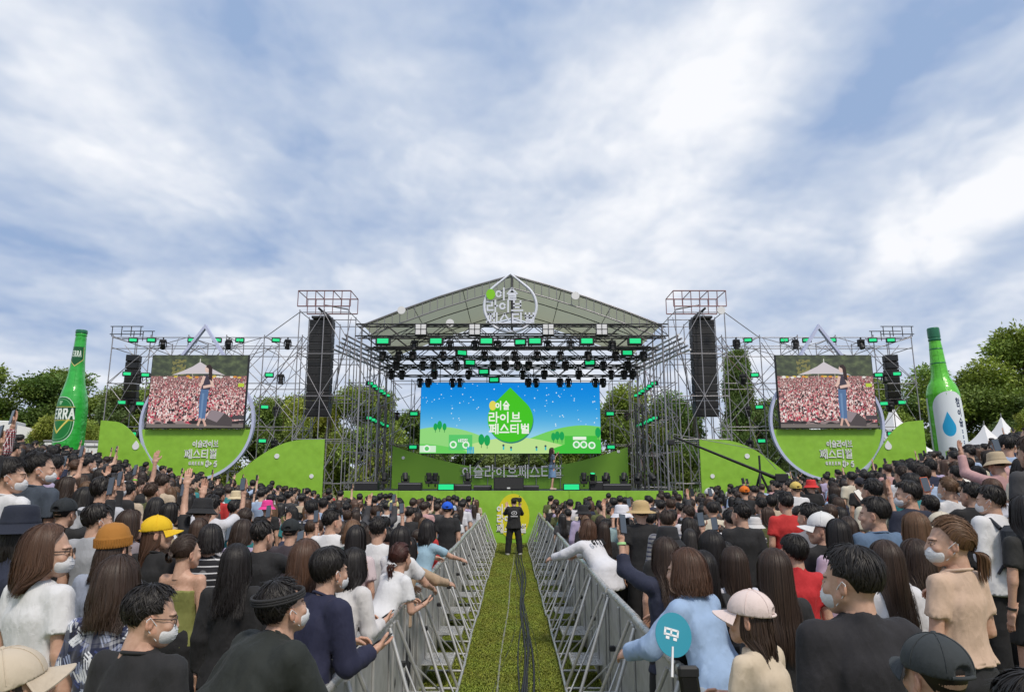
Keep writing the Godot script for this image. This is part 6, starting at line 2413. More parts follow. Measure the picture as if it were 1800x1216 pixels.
# ------------------------------------------------------------------ trees
func leaf_spray(sd: int, leaf: float, spread: float, n: int) -> ArrayMesh:
	var r := RandomNumberGenerator.new()
	r.seed = sd
	var mb := MB.new()
	for i in n:
		var p := Vector3(r.randf_range(-1, 1), r.randf_range(-0.7, 0.7), r.randf_range(-1, 1)) * spread
		var d := (p.normalized() + Vector3(r.randf_range(-0.6, 0.6), r.randf_range(-0.6, 0.3), r.randf_range(-0.6, 0.6))).normalized()
		var s := d.cross(Vector3(r.randf_range(-1, 1), 1, r.randf_range(-1, 1))).normalized()
		var nn := s.cross(d).normalized()
		if nn.y < 0: nn = -nn
		var l := leaf * r.randf_range(0.7, 1.3)
		var k := r.randf_range(0.75, 1.2)
		mb.col = Color(k, k, k * r.randf_range(0.8, 1.0))
		var a := mb.add(p, nn)
		var b := mb.add(p + d * l * 0.45 + s * l * 0.28, (nn + s * 0.3).normalized())
		var c := mb.add(p + d * l - nn * l * 0.15, nn)
		var e := mb.add(p + d * l * 0.45 - s * l * 0.28, (nn - s * 0.3).normalized())
		mb.tri(a, b, c)
		mb.tri(a, c, e)
	return mb.mesh()

func crown_copies(kind: int, sd: int) -> MultiMesh:
	# a crown two units wide and two high, centred a unit above its foot
	var r := RandomNumberGenerator.new()
	r.seed = sd
	var mm := MultiMesh.new()
	mm.transform_format = MultiMesh.TRANSFORM_3D
	mm.use_colors = true
	mm.mesh = leaf_spray(sd + 50, 0.046, 0.085, 26)
	var xf := []
	var cl := []
	var clumps := []
	var nc: int = [30, 34, 26][kind]
	for i in nc:
		var y := r.randf_range(0.12, 1.9)
		var rad: float
		if kind == 0: rad = sqrt(maxf(0.0, 1.0 - pow((y - 0.95) / 1.05, 2.0)))
		elif kind == 1: rad = 0.62 * pow(1.0 - y / 2.05, 0.65) + 0.06
		else: rad = sqrt(maxf(0.0, 1.0 - pow((y - 0.8) / 1.15, 2.0))) * (0.75 + 0.25 * sin(i * 1.7))
		var a := r.randf() * TAU
		var q := pow(r.randf(), 0.45)
		clumps.append([Vector3(cos(a) * rad * q * 0.82, y, sin(a) * rad * q * 0.82), r.randf_range(0.2, 0.36) * (0.7 if kind == 1 else 1.0), r.randf_range(0.72, 1.2), r.randf_range(-0.12, 0.12)])
	for c in clumps:
		for i in 80:
			var d := Vector3(r.randfn(), r.randfn() * 0.9 + 0.25, r.randfn()).normalized()
			var p: Vector3 = c[0] + d * c[1] * pow(r.randf(), 0.3) * Vector3(1, 0.72, 1)
			var s := r.randf_range(0.75, 1.35)
			xf.append(Transform3D(Basis(Vector3(r.randfn(), r.randfn(), r.randfn()).normalized(), r.randf() * TAU).scaled(Vector3.ONE * s), p))
			var k: float = c[2] * r.randf_range(0.8, 1.2)
			cl.append(Color(k * (1.0 + c[3]), k, k * (1.0 - c[3])))
	mm.instance_count = xf.size()
	for i in xf.size():
		mm.set_instance_transform(i, xf[i])
		mm.set_instance_color(i, cl[i])
	return mm

func make_trees():
	var crowns := []
	for i in 6: crowns.append(crown_copies([0, 1, 2, 0, 2, 0][i], 100 + i))
	var leaf := []
	for c in [lin(0.235, 0.33, 0.06), lin(0.165, 0.255, 0.055), lin(0.34, 0.40, 0.075), lin(0.18, 0.255, 0.09)]:
		var m := flat_mat(c, 0.65)
		m.vertex_color_use_as_albedo = true
		m.backlight_enabled = true
		m.backlight = Color(0.6, 0.6, 0.3)
		leaf.append(m)
	var bark := flat_mat(lin(0.09, 0.07, 0.05), 0.95)
	bark.normal_enabled = true
	bark.normal_texture = noise_tex(0.03, 4, 256, true, 8.0, 21)
	tri_map(bark, 1.0)
	# x, z, height above its ground, crown width, crown kind, leaf colour, what singles it out
	var list := [
		[-41.0, -50.0, 7.8, 8.5, 0, 0, "broad dark tree at the far left edge of the field"], [-35.5, -54.0, 8.3, 8.5, 3, 1, "broad dark tree behind the box truck"],
		[-32.0, -56.0, 7.9, 7.5, 5, 0, "round tree between the box truck and the beer bottle"], [-28.0, -52.0, 7.5, 7.0, 0, 3, "dark round tree just behind the beer bottle"],
		[-24.5, -50.0, 8.1, 7.5, 2, 0, "uneven tree between the beer bottle and left wing scaffold"], [-20.5, -48.0, 7.3, 6.5, 3, 0, "round tree behind the outer end of the left wing"],
		[-16.5, -50.0, 7.6, 6.0, 5, 1, "dark tree behind the left side screen"], [-13.2, -47.0, 8.0, 6.2, 4, 2, "pale green tree between left screen and speaker tower"],
		[-10.6, -48.0, 8.2, 6.5, 0, 0, "bushy tree behind the left speaker tower"], [-7.5, -52.0, 7.0, 6.5, 3, 1, "low dark tree beside the left flank scaffold"],
		[-3.0, -58.0, 6.4, 7.0, 5, 3, "low dark tree behind the left half of the stage"], [2.5, -60.0, 6.4, 8.0, 0, 3, "low dark tree behind the right half of the stage"],
		[8.0, -50.0, 8.8, 7.5, 5, 0, "bushy tree behind the right flank scaffold"], [11.5, -49.0, 7.8, 6.0, 2, 1, "uneven dark tree behind the right speaker tower"],
		[15.4, -47.0, 10.6, 4.6, 1, 1, "tall slim conifer right of the right speaker tower"], [18.0, -52.0, 7.0, 6.0, 3, 3, "dark tree behind the right side screen"],
		[24.0, -48.0, 7.8, 6.4, 0, 0, "round tree behind the outer end of the right wing"], [28.0, -50.0, 6.7, 6.5, 4, 1, "uneven dark tree just right of the liquor bottle"],
		[32.5, -50.0, 8.7, 8.5, 5, 0, "big tree rising behind the pair of white tents"], [37.5, -50.0, 10.3, 9.0, 0, 0, "tallest tree at the far right edge of the field"],
		[42.0, -47.0, 8.1, 8.0, 2, 1, "dark tree at the extreme right edge behind the crowd"],
		[-36.0, -44.5, 4.2, 3.6, 2, 2, "young pale green tree in front of the box truck"], [-30.0, -45.0, 4.4, 3.8, 4, 2, "young pale green tree beside the box truck cab"],
		[-26.8, -44.0, 4.0, 3.4, 2, 2, "young yellow-green tree in front of the site cabins"], [29.0, -38.5, 3.4, 2.6, 2, 2, "thin sapling in front of the white tents"], [33.5, -39.5, 3.2, 2.4, 4, 2, "thin sapling right of the white tents"],
		[21.0, -55.0, 7.6, 6.5, 3, 1, "dark tree filling the gap behind the right wing"], [-18.0, -58.0, 8.4, 7.5, 0, 1, "dark tree filling the gap behind the left wing"],
		[35.0, -45.0, 5.1, 7.0, 3, 3, "dark lower tree behind the white tents"], [-39.0, -46.5, 4.7, 6.0, 3, 3, "dark lower tree left of the box truck"],
		[5.0, -55.0, 6.8, 6.5, 2, 0, "low tree right of the LED screen behind the scaffold"], [-27.0, -58.0, 7.9, 8.0, 5, 1, "dark tree furthest back behind the site cabins"],
	]
	var r := RandomNumberGenerator.new()
	r.seed = 99
	for q in list:
		var g := rise_at(q[0], q[1])
		var o := thing("tree", q[6], "tree", Vector3(q[0], g, q[1]), r.randf() * TAU)
		var h: float = q[2]
		var w: float = q[3]
		var ch := h * (0.86 if q[4] != 1 else 0.94)
		var mb := MB.new()
		var tr := 0.025 * h
		mb.tube([Vector3(0, -0.2, 0), Vector3(0.05, h * 0.25, 0.03), Vector3(-0.05, h * 0.55, 0.05), Vector3(0.03, h * 0.88, 0)], tr, tr * 0.25, 8)
		put("trunk", mb.mesh(), bark, o)
		for k in 7:
			var a := k * 2.4 + r.randf()
			var y0 := h * r.randf_range(0.22, 0.6)
			mb = MB.new()
			var d := Vector3(cos(a), 0.75, sin(a)) * w * 0.3
			mb.tube([Vector3(0, y0, 0), Vector3(0, y0, 0) + d * 0.5, Vector3(0, y0, 0) + d + Vector3(0, 0.4, 0)], tr * 0.45, tr * 0.1, 6)
			put("limb", mb.mesh(), bark, o)
		var mi := MultiMeshInstance3D.new()
		mi.multimesh = crowns[q[4]]
		mi.material_override = leaf[q[5]]
		mi.transform = Transform3D(Basis.from_scale(Vector3(w * 0.5, ch * 0.5, w * 0.5)), Vector3(0, h - ch, 0))
		part_name(mi, "crown", o)
		mi.set_meta("kind", "stuff")
		o.add_child(mi)

# ------------------------------------------------------------------ barriers, cables, grass
func make_barriers():
	var len := 1.55
	var o := thing("crowd_barrier", "", "barrier", Vector3.ZERO, 0.0, "")
	put("panel", block(Vector3(0.012, 1.06, len - 0.03), 0.003), M.panel, o, at(0, 0.58, 0))
	for i in 3:
		put("rib", block(Vector3(0.02, 1.04, 0.06), 0.006), M.panel, o, at(-0.0165, 0.58, -len * 0.5 + 0.06 + i * (len - 0.12) / 2.0))
	var mb := MB.new()
	mb.tube([Vector3(0.02, 1.13, -len * 0.5 + 0.015), Vector3(0.02, 1.13, len * 0.5 - 0.015)], 0.034, 0.034, 12)
	put("top_rail", mb.mesh(), M.alu, o)
	for s in [-1.0, 1.0]:
		pipe("brace", Vector3(-0.02, 1.09, s * 0.62), Vector3(-0.42, 0.06, s * 0.36), 0.017, M.alu, o)
		pipe("cross_bar", Vector3(0.0, 0.05, s * 0.36), Vector3(-0.42, 0.05, s * 0.36), 0.015, M.alu, o)
		pipe("strut", Vector3(-0.03, 0.62, s * 0.10), Vector3(-0.41, 0.07, s * 0.66), 0.010, M.alu, o)
	pipe("foot_rail", Vector3(-0.42, 0.05, -len * 0.5 + 0.01), Vector3(-0.42, 0.05, len * 0.5 - 0.01), 0.018, M.alu, o)
	mb = MB.new()
	mb.box(at(-0.17, 0.27, 0), Vector3(0.34, 0.012, 0.56), 0.003)
	mb.box(at(-0.335, 0.255, 0), Vector3(0.012, 0.04, 0.56), 0.002)
	var pl := put("step_plate", mb.mesh(), M.alu, o)
	# raised treads in a chequer
	mb = MB.new()
	for i in 8:
		for j in 12:
			var f := (i + j) % 2 == 0
			mb.box(Transform3D(Basis(Vector3.UP, 0.785 if f else -0.785), Vector3(-0.315 + i * 0.041, 0.277, -0.245 + j * 0.0445)), Vector3(0.032, 0.005, 0.008))
	put("tread", mb.mesh(), M.alu, pl).set_meta("kind", "stuff")
	put("bracket", block(Vector3(0.06, 0.05, 0.05), 0.008), M.black, o, at(-0.04, 0.66, -0.3))
	for k in 30:
		var i := k % 15
		var right := k >= 15
		var c := o if k == 0 else dup(o, Vector3.ZERO)
		var z := -3.9 - i * len
		var xx := lerpf(1.03, 0.97, i / 14.0) + 0.008 * (i % 3)
		c.position = Vector3(xx if right else -xx, 0.0, z)
		c.rotation.y = (0.0 if right else PI) + 0.006 * ((i * 7) % 5 - 2)
		c.set_meta("label", "metal crowd barrier section on the %s of the lane, %s away from the camera" % ["right" if right else "left", ORD[i]])
		c.set_meta("group", "crowd barriers along the lane")
	# cables lying along the lane
	var r := RandomNumberGenerator.new()
	r.seed = 12
	var names := ["leftmost", "second from left", "third from left", "fourth from left", "middle", "fifth from right", "fourth from right", "third from right", "second from right", "rightmost"]
	for k in 10:
		var pts := []
		var ph := r.randf() * 9.0
		for i in 64:
			var t := i / 63.0
			var z := lerpf(-26.2, -6.2, t)
			var x := 0.16 + 0.09 * sin(t * 3.0) - 0.05 * t
			x += (k - 4.5) * 0.018 * (0.5 + 1.1 * sin(t * 4.0 + 0.5) * sin(t * 4.0 + 0.5)) + 0.035 * sin(t * 17.0 + ph) * (0.4 + t)
			if k == 0: x -= 0.28 * pow(maxf(0, t - 0.35) / 0.65, 1.4)
			if k == 9: x += 0.10 * sin(t * 9.0) * t
			if t < 0.08: x += (0.08 - t) * 5.0 * (0.3 + 0.1 * k)
			pts.append(Vector3(x, 0.012 + 0.012 * (k % 3), z))
		mb = MB.new()
		var rad := 0.007 + 0.003 * (k % 3)
		mb.tube(pts, rad, rad, 7)
		tag(put("cable", mb.mesh(), M.black), "black cable lying along the grass lane, %s of its bundle" % names[k], "cable", "cables along the lane")
	var pts := []
	for i in 40:
		var t := i / 39.0
		pts.append(Vector3(0.06 - 0.25 * t + 0.015 * sin(t * 14), 0.012, lerpf(-22.6, -6.2, t)))
	mb = MB.new()
	mb.tube(pts, 0.014, 0.014, 7)
	tag(put("cable", mb.mesh(), flat_mat(lin(0.24, 0.24, 0.2), 0.6)), "pale grey cable running alone left of the black bundle in the lane", "cable")
	make_grass()

func make_grass():
	var r := RandomNumberGenerator.new()
	r.seed = 77
	mb_grass(r)

func mb_grass(r: RandomNumberGenerator):
	var mb := MB.new()
	for i in 16:
		var p := Vector3(r.randf_range(-0.05, 0.05), 0, r.randf_range(-0.05, 0.05))
		var a := r.randf() * TAU
		var hgt := r.randf_range(0.018, 0.042)
		var w := 0.0035
		var lean := Vector3(cos(a), 0, sin(a)) * hgt * r.randf_range(0.2, 0.9)
		var s := Vector3(-sin(a), 0, cos(a)) * w
		var nn := (Vector3.UP * 0.8 + Vector3(cos(a), 0, sin(a)) * 0.5).normalized()
		var k := r.randf_range(0.7, 1.25)
		mb.col = Color(k * r.randf_range(0.9, 1.3), k, k * 0.8)
		var q := [mb.add(p - s, nn), mb.add(p + s, nn), mb.add(p + lean * 0.5 + Vector3.UP * hgt * 0.7 + s * 0.7, nn), mb.add(p + lean * 0.5 + Vector3.UP * hgt * 0.7 - s * 0.7, nn), mb.add(p + lean + Vector3.UP * hgt, nn)]
		mb.tri(q[0], q[1], q[2])
		mb.tri(q[0], q[2], q[3])
		mb.tri(q[3], q[2], q[4])
	var mm := MultiMesh.new()
	mm.transform_format = MultiMesh.TRANSFORM_3D
	mm.use_colors = true
	mm.mesh = mb.mesh()
	var nz := fbm(5, 0.9, 3)
	var xf := []
	var cl := []
	var drop := func(x: float, z: float, dense: float):
		var v := nz.get_noise_2d(x * 1.6, z) * 0.5 + 0.5
		if r.randf() > dense * (0.45 + v): return
		var y := rise_at(x, z)
		xf.append(Transform3D(Basis(Vector3.UP, r.randf() * TAU).scaled(Vector3.ONE * r.randf_range(0.7, 1.35)), Vector3(x, y - 0.002, z)))
		var k := 0.75 + 0.5 * v
		cl.append(Color(k * (1.25 - 0.3 * v), k, k))
	for i in 26000:
		drop.call(r.randf_range(-1.25, 1.25), -lerpf(5.5, 27.0, pow(r.randf(), 1.5)), 1.0)
	for i in 9000:
		var z := -r.randf_range(3.6, 9.0)
		drop.call(-z * r.randf_range(0.5, 0.84), z, 1.0)
	for i in 3000:
		var z := -r.randf_range(3.6, 8.0)
		drop.call(z * r.randf_range(0.6, 0.84), z, 1.0)
	mm.instance_count = xf.size()
	for i in xf.size():
		mm.set_instance_transform(i, xf[i])
		mm.set_instance_color(i, cl[i])
	var m := flat_mat(lin(0.33, 0.43, 0.07), 0.75)
	m.vertex_color_use_as_albedo = true
	m.backlight_enabled = true
	m.backlight = Color(0.4, 0.4, 0.2)
	var mi := MultiMeshInstance3D.new()
	mi.multimesh = mm
	mi.material_override = m
	mi.name = "grass"
	add_child(mi)
	tag(mi, "short mown grass growing in the lane and at the edges of the crowd", "grass", "", "stuff")

# ------------------------------------------------------------------ everyone
const HAIR_COL := [[0.013, 0.011, 0.011], [0.018, 0.014, 0.013], [0.036, 0.022, 0.016], [0.055, 0.030, 0.019], [0.09, 0.046, 0.027], [0.15, 0.085, 0.047]]
const HAIR_WORD := ["black", "black", "dark brown", "dark brown", "brown", "light brown"]
const TOPS := [["black", 0.016, 0.016, 0.018], ["white", 0.64, 0.64, 0.66], ["black", 0.02, 0.02, 0.022], ["white", 0.58, 0.58, 0.62], ["grey", 0.22, 0.22, 0.23], ["navy", 0.018, 0.024, 0.055], ["beige", 0.48, 0.39, 0.29], ["blue", 0.34, 0.44, 0.62], ["pink", 0.50, 0.30, 0.30], ["charcoal", 0.05, 0.05, 0.055], ["cream", 0.60, 0.55, 0.44], ["olive", 0.10, 0.11, 0.04], ["red", 0.45, 0.03, 0.03], ["teal", 0.03, 0.22, 0.24], ["lilac", 0.40, 0.34, 0.50]]
const NUM := ["one", "two", "three", "four", "five", "six", "seven", "eight", "nine", "ten", "eleven", "twelve", "thirteen", "fourteen", "fifteen", "sixteen", "seventeen", "eighteen", "nineteen", "twenty", "twenty-one", "twenty-two", "twenty-three", "twenty-four", "twenty-five", "twenty-six", "twenty-seven", "twenty-eight", "twenty-nine", "thirty", "thirty-one", "thirty-two", "thirty-three", "thirty-four", "thirty-five", "thirty-six", "thirty-seven", "thirty-eight"]
const POSES := [
	{"arms": "down", "hyaw": 0.0, "hpitch": 0.02}, {"arms": "down", "hyaw": 0.45, "hpitch": 0.05}, {"arms": "down", "hyaw": -0.45, "hpitch": 0.05},
	{"arms": "down", "armsR": "phone", "hyaw": 0.1, "hpitch": 0.0}, {"arms": "low", "hyaw": -0.15, "hpitch": -0.25}, {"arms": "high", "hyaw": 0.0, "hpitch": 0.15},
	{"arms": "down", "armsR": "high", "hyaw": -0.1, "hpitch": 0.12}, {"arms": "clasp", "hyaw": 0.2, "hpitch": 0.0}, {"arms": "down", "armsL": "cheer", "hyaw": 0.0, "hpitch": 0.1},
]
const PHONES := {3: "R", 5: "R", 6: "R"}

func make_people():
	make_shared()
	var near := near_people()
	var filled := []
	var jobs := []
	for i in near.size():
		jobs.append(["near%d" % i, near[i], not near[i].fine])
	for p in POSES.size():
		for fem in [false, true]:
			for kind in ["tee", "long"]:
				var c := {"fem": fem, "top": kind}
				c.merge(POSES[p])
				jobs.append(["p%d%s%s" % [p, fem, kind], c, true])
	prepare_bodies(jobs)
	for c in near:
		if not c.fine:
			c.seed = c.get("hs", 1) * 7.0
		person(c, not c.fine, "near%d" % filled.size())
		filled.append(Vector3(c.x, atan2(c.x, -c.z), Vector2(c.x, c.z).length()))
	make_performers()
	make_props()
	crowd(near, filled)

func make_performers():
	var p := person({"x": 0.06, "z": -22.7, "s": 1.03, "hair": "crop", "hs": 5, "tc": lin(0.014, 0.014, 0.015), "top": "over", "cuff": 0.02, "hem": 0.80, "bottom": "wide", "bc": lin(0.012, 0.012, 0.013), "armsR": "phone", "armsL": "phone", "hpitch": 0.0, "shoes": true, "stance": 0.22, "girth": 1.15, "yaw": 0.05, "label": "stocky cameraman in black with white back print filming at the stage front"}, false, "cameraman")
	# round print on his back
	var m := MB.new()
	for k in 10:
		var a := TAU * k / 10.0
		m.box(Transform3D(Basis(Vector3.BACK, a), Vector3(cos(a) * 0.075, 1.27 + sin(a) * 0.05, 0.182)), Vector3(0.018, 0.03, 0.012))
	for k in 6:
		m.box(at(-0.09 + k * 0.036, 1.17, 0.182), Vector3(0.022, 0.03, 0.012))
	m.box(at(0, 1.275, 0.182), Vector3(0.05, 0.02, 0.012))
	put("back_print", m.mesh(), M.white, p)
	var cm := thing("video_camera", "black video camera held up by the cameraman at the stage front", "camera", Vector3(0.24, 1.70, -23.12), 0.05)
	put("body", block(Vector3(0.14, 0.14, 0.26), 0.02), M.black, cm)
	m = MB.new()
	m.lathe([Vector2(0.05, 0.0), Vector2(0.055, 0.02), Vector2(0.048, 0.12), Vector2(0.058, 0.14), Vector2(0.058, 0.16), Vector2(0.0, 0.15)], 20, Transform3D(Basis(Vector3.RIGHT, -PI / 2), Vector3(0, 0, -0.12)))
	put("lens", m.mesh(), M.black_gloss, cm)
	put("handle", block(Vector3(0.03, 0.03, 0.18), 0.01), M.black, cm, at(0, 0.11, 0))
	put("viewfinder", block(Vector3(0.1, 0.07, 0.02), 0.005), M.black_gloss, cm, at(-0.12, 0.04, 0.05))
	# the singer
	var c := {"x": 1.62, "z": -28.25, "s": 0.98, "fem": true, "hair": "verylong", "hs": 9, "hc": lin(0.035, 0.02, 0.014), "tc": lin(0.09, 0.12, 0.17), "top": "tee", "hem": 0.86, "bottom": "skirt", "bc": lin(0.16, 0.27, 0.44), "armsR": "clasp", "armsL": "phone", "yaw": -1.15, "hyaw": -0.1, "shoes": true, "sc": lin(0.5, 0.4, 0.34), "stride": 0.09, "label": "singer with very long hair in denim skirt walking along the stage edge"}
	var s := person(c, false, "singer")
	s.position.y = 1.95
	var mic := thing("microphone", "black microphone held at the mouth of the singer on stage", "microphone", Vector3(1.86, 3.40, -28.40))
	m = MB.new()
	m.lathe([Vector2(0.0, -0.16), Vector2(0.014, -0.155), Vector2(0.018, -0.02), Vector2(0.024, 0.0), Vector2(0.026, 0.02), Vector2(0.02, 0.04), Vector2(0.0, 0.045)], 14, Transform3D(Basis(Vector3.BACK, 0.4), Vector3.ZERO))
	put("body", m.mesh(), M.black, mic)

func make_props():
	# teal paper fan
	var f := thing("hand_fan", "round teal hand fan with a white van drawing above the right barrier", "fan", Vector3(0.70, 1.63, -3.18), 0.15)
	f.rotation = Vector3(-0.35, 0.2, -0.3)
	var mb := MB.new()
	mb.slab(PackedVector2Array(range(40).map(func(k): return Vector2.from_angle(TAU * k / 40.0) * Vector2(0.082, 0.092))), 0.003)
	put("disc", mb.mesh(), flat_mat(lin(0.0, 0.24, 0.34), 0.5), f)
	mb = MB.new()
	mb.tube([Vector3(0.0, -0.05, 0.004), Vector3(0.01, -0.17, 0.004)], 0.005, 0.006, 8)
	put("handle", mb.mesh(), M.white, f)
	for q in [[-0.012, 0.018, 0.062, 0.009], [-0.012, -0.004, 0.062, 0.008], [-0.040, 0.006, 0.009, 0.032], [0.018, 0.006, 0.008, 0.03], [-0.012, 0.006, 0.008, 0.03], [-0.026, -0.018, 0.016, 0.012], [0.008, -0.018, 0.016, 0.012]]:
		put("print", block(Vector3(q[2], q[3], 0.0012), 0.0), M.white, f, at(q[0], q[1], 0.0025))
	# black pouch on the rail and clear bag
	var b := thing("pouch", "black pouch held over the right barrier below the teal fan", "pouch", Vector3(0.765, 1.42, -3.20))
	mb = MB.new()
	mb.box(Transform3D(Basis(Vector3.BACK, 0.12), Vector3.ZERO), Vector3(0.085, 0.15, 0.03), 0.012)
	put("body", mb.mesh(), M.black_gloss, b)
	put("flap", block(Vector3(0.09, 0.05, 0.036), 0.01), M.black, b, at(-0.004, 0.055, 0))

func crowd(near: Array, filled: Array):
	var r := RandomNumberGenerator.new()
	r.seed = 4242
	var spots := []
	for side in [-1.0, 1.0]:
		var z := 4.4
		var row := 0
		while z < 28.0:
			var x := 1.28 + r.randf() * 0.2
			var far := minf(z * 0.80 + 0.6, 22.0)
			var idx := 0
			while x < far:
				var px: float = (x + r.randf_range(-0.15, 0.15)) * side
				var pz: float = z + r.randf_range(-0.24, 0.24)
				x += 0.50 + r.randf() * 0.12
				var az := atan2(px, pz)
				var ds := Vector2(px, pz).length()
				var ok := pz < 25.6 or absf(px) > 7.4
				if absf(px) > 7.4 and pz > 27.6: ok = false
				for i in filled.size():
					var c: Dictionary = near[i]
					if Vector2(px - c.x, -pz - c.z).length() < 0.42:
						ok = false
						break
					if ds < filled[i].z and filled[i].z - ds < (1.6 if filled[i].z < 9 else 3.5) and absf(az - filled[i].y) < 0.17 / ds + 0.10 / filled[i].z:
						ok = false
						break
				if ok:
					spots.append({"x": px, "z": -pz, "row": row, "i": idx, "side": side, "d": ds})
					idx += 1
			z += 0.62 + 0.006 * z
			row += 1
	spots.sort_custom(func(a, b): return a.d < b.d)
	var single := 292 - near.size()
	var far_spots := []
	var styles_f := ["long", "mid", "wavy", "verylong", "bob", "pony", "bun", "long"]
	var styles_m := ["crop", "mop", "under", "crop"]
	var women := 0
	for n in spots.size():
		var q: Dictionary = spots[n]
		var fem := r.randf() < 0.60
		var pose := 0
		var u := r.randf()
		if u < 0.34: pose = 0
		elif u < 0.50: pose = 1
		elif u < 0.66: pose = 2
		elif u < 0.74: pose = 3
		elif u < 0.82: pose = 4
		elif u < 0.87: pose = 5
		elif u < 0.93: pose = 6
		elif u < 0.985: pose = 7
		else: pose = 8
		q.fem = fem
		q.pose = pose
		q.style = styles_f[r.randi() % 8] if fem else styles_m[r.randi() % 4]
		q.hc = mini(5, int(pow(r.randf(), 1.6) * 6.0)) if fem else mini(3, int(pow(r.randf(), 2.2) * 4.0))
		q.tc = mini(14, int(pow(r.randf(), 1.35) * 15.0))
		q.s = r.randf_range(0.86, 0.99) if fem else r.randf_range(0.94, 1.08)
		q.yaw = clampf(atan2(q.x, 30.0), -0.6, 0.6) * 0.9 + r.randf_range(-0.18, 0.18)
		q.long = r.randf() < 0.28
		q.var = r.randi() % 2
		q.mask = r.randf() < 0.5
		q.cap = r.randf()
		if n >= single:
			far_spots.append(q)
			continue
		var pz: Dictionary = POSES[pose]
		var kind := "long" if q.long else "tee"
		var c := {"x": q.x, "z": q.z, "s": q.s, "yaw": q.yaw, "fem": fem, "top": kind, "hair": q.style, "hs": q.var + 1, "skin": r.randf_range(0.9, 1.08)}
		c.merge(pz)
		var hcx: Array = HAIR_COL[q.hc]
		c.hc = lin(hcx[0], hcx[1], hcx[2])
		var tcx: Array = TOPS[q.tc]
		c.tc = lin(tcx[1], tcx[2], tcx[3])
		var sd := "left" if q.side < 0 else "right"
		var hw := "%s %s hair" % [{"crop": "short", "mop": "mop-cut", "under": "cropped", "bob": "bobbed", "mid": "shoulder-length", "long": "long", "wavy": "wavy", "verylong": "very long", "pony": "ponytailed", "bun": "bunned"}[q.style], HAIR_WORD[q.hc]]
		var wear_ := []
		if q.mask and absf(pz.hyaw) > 0.2: wear_.append(["mask", lin(0.66, 0.66, 0.68)])
		if q.cap < 0.07 and q.style in ["crop", "long", "mid", "mop"]:
			var cc: Array = [[0.014, 0.014, 0.016], [0.6, 0.6, 0.6], [0.02, 0.025, 0.05], [0.45, 0.36, 0.24], [0.014, 0.014, 0.016]][r.randi() % 5]
			wear_.append([["cap", "bucket"][r.randi() % 2], lin(cc[0], cc[1], cc[2])])
			hw = "a %s" % ("cap" if wear_[-1][0] == "cap" else "bucket hat")
		c.wear = wear_
		c.label = "person with %s, %s top, %s from %s barrier, crowd row %s" % [hw, tcx[0], ORD[mini(q.i, 35)], sd, NUM[mini(q.row, 37)]]
		c.group = "people in the %s crowd" % sd
		if PHONES.has(pose):
			c.phone = [PHONES[pose]]
			c.phone_label = "phone held up in crowd row %s, by the %s person from %s barrier" % [NUM[mini(q.row, 37)], ORD[mini(q.i, 35)], sd]
			c.phone_group = "phones held up in the crowd"
		var pr := r.randf()
		if q.tc < 6 and pr < 0.12: c.print = ["stripe", "lines", "plaid"][int(pr * 25.0)]
		if r.randf() < 0.16: c.strap = [1.0 if r.randf() < 0.5 else -1.0, [lin(0.014, 0.014, 0.016), lin(0.5, 0.46, 0.4), lin(0.10, 0.06, 0.04)][r.randi() % 3]]
		if r.randf() < 0.07: c.backpack = [lin(0.014, 0.014, 0.016), lin(0.03, 0.035, 0.06), lin(0.3, 0.28, 0.26), lin(0.45, 0.2, 0.24)][r.randi() % 4]
		if r.randf() < 0.10: c.band = [["R"], lin(0.25, 0.7, 0.05)]
		person(c, true, "p%d%s%s" % [pose, fem, kind])
	far_crowd(far_spots, r)

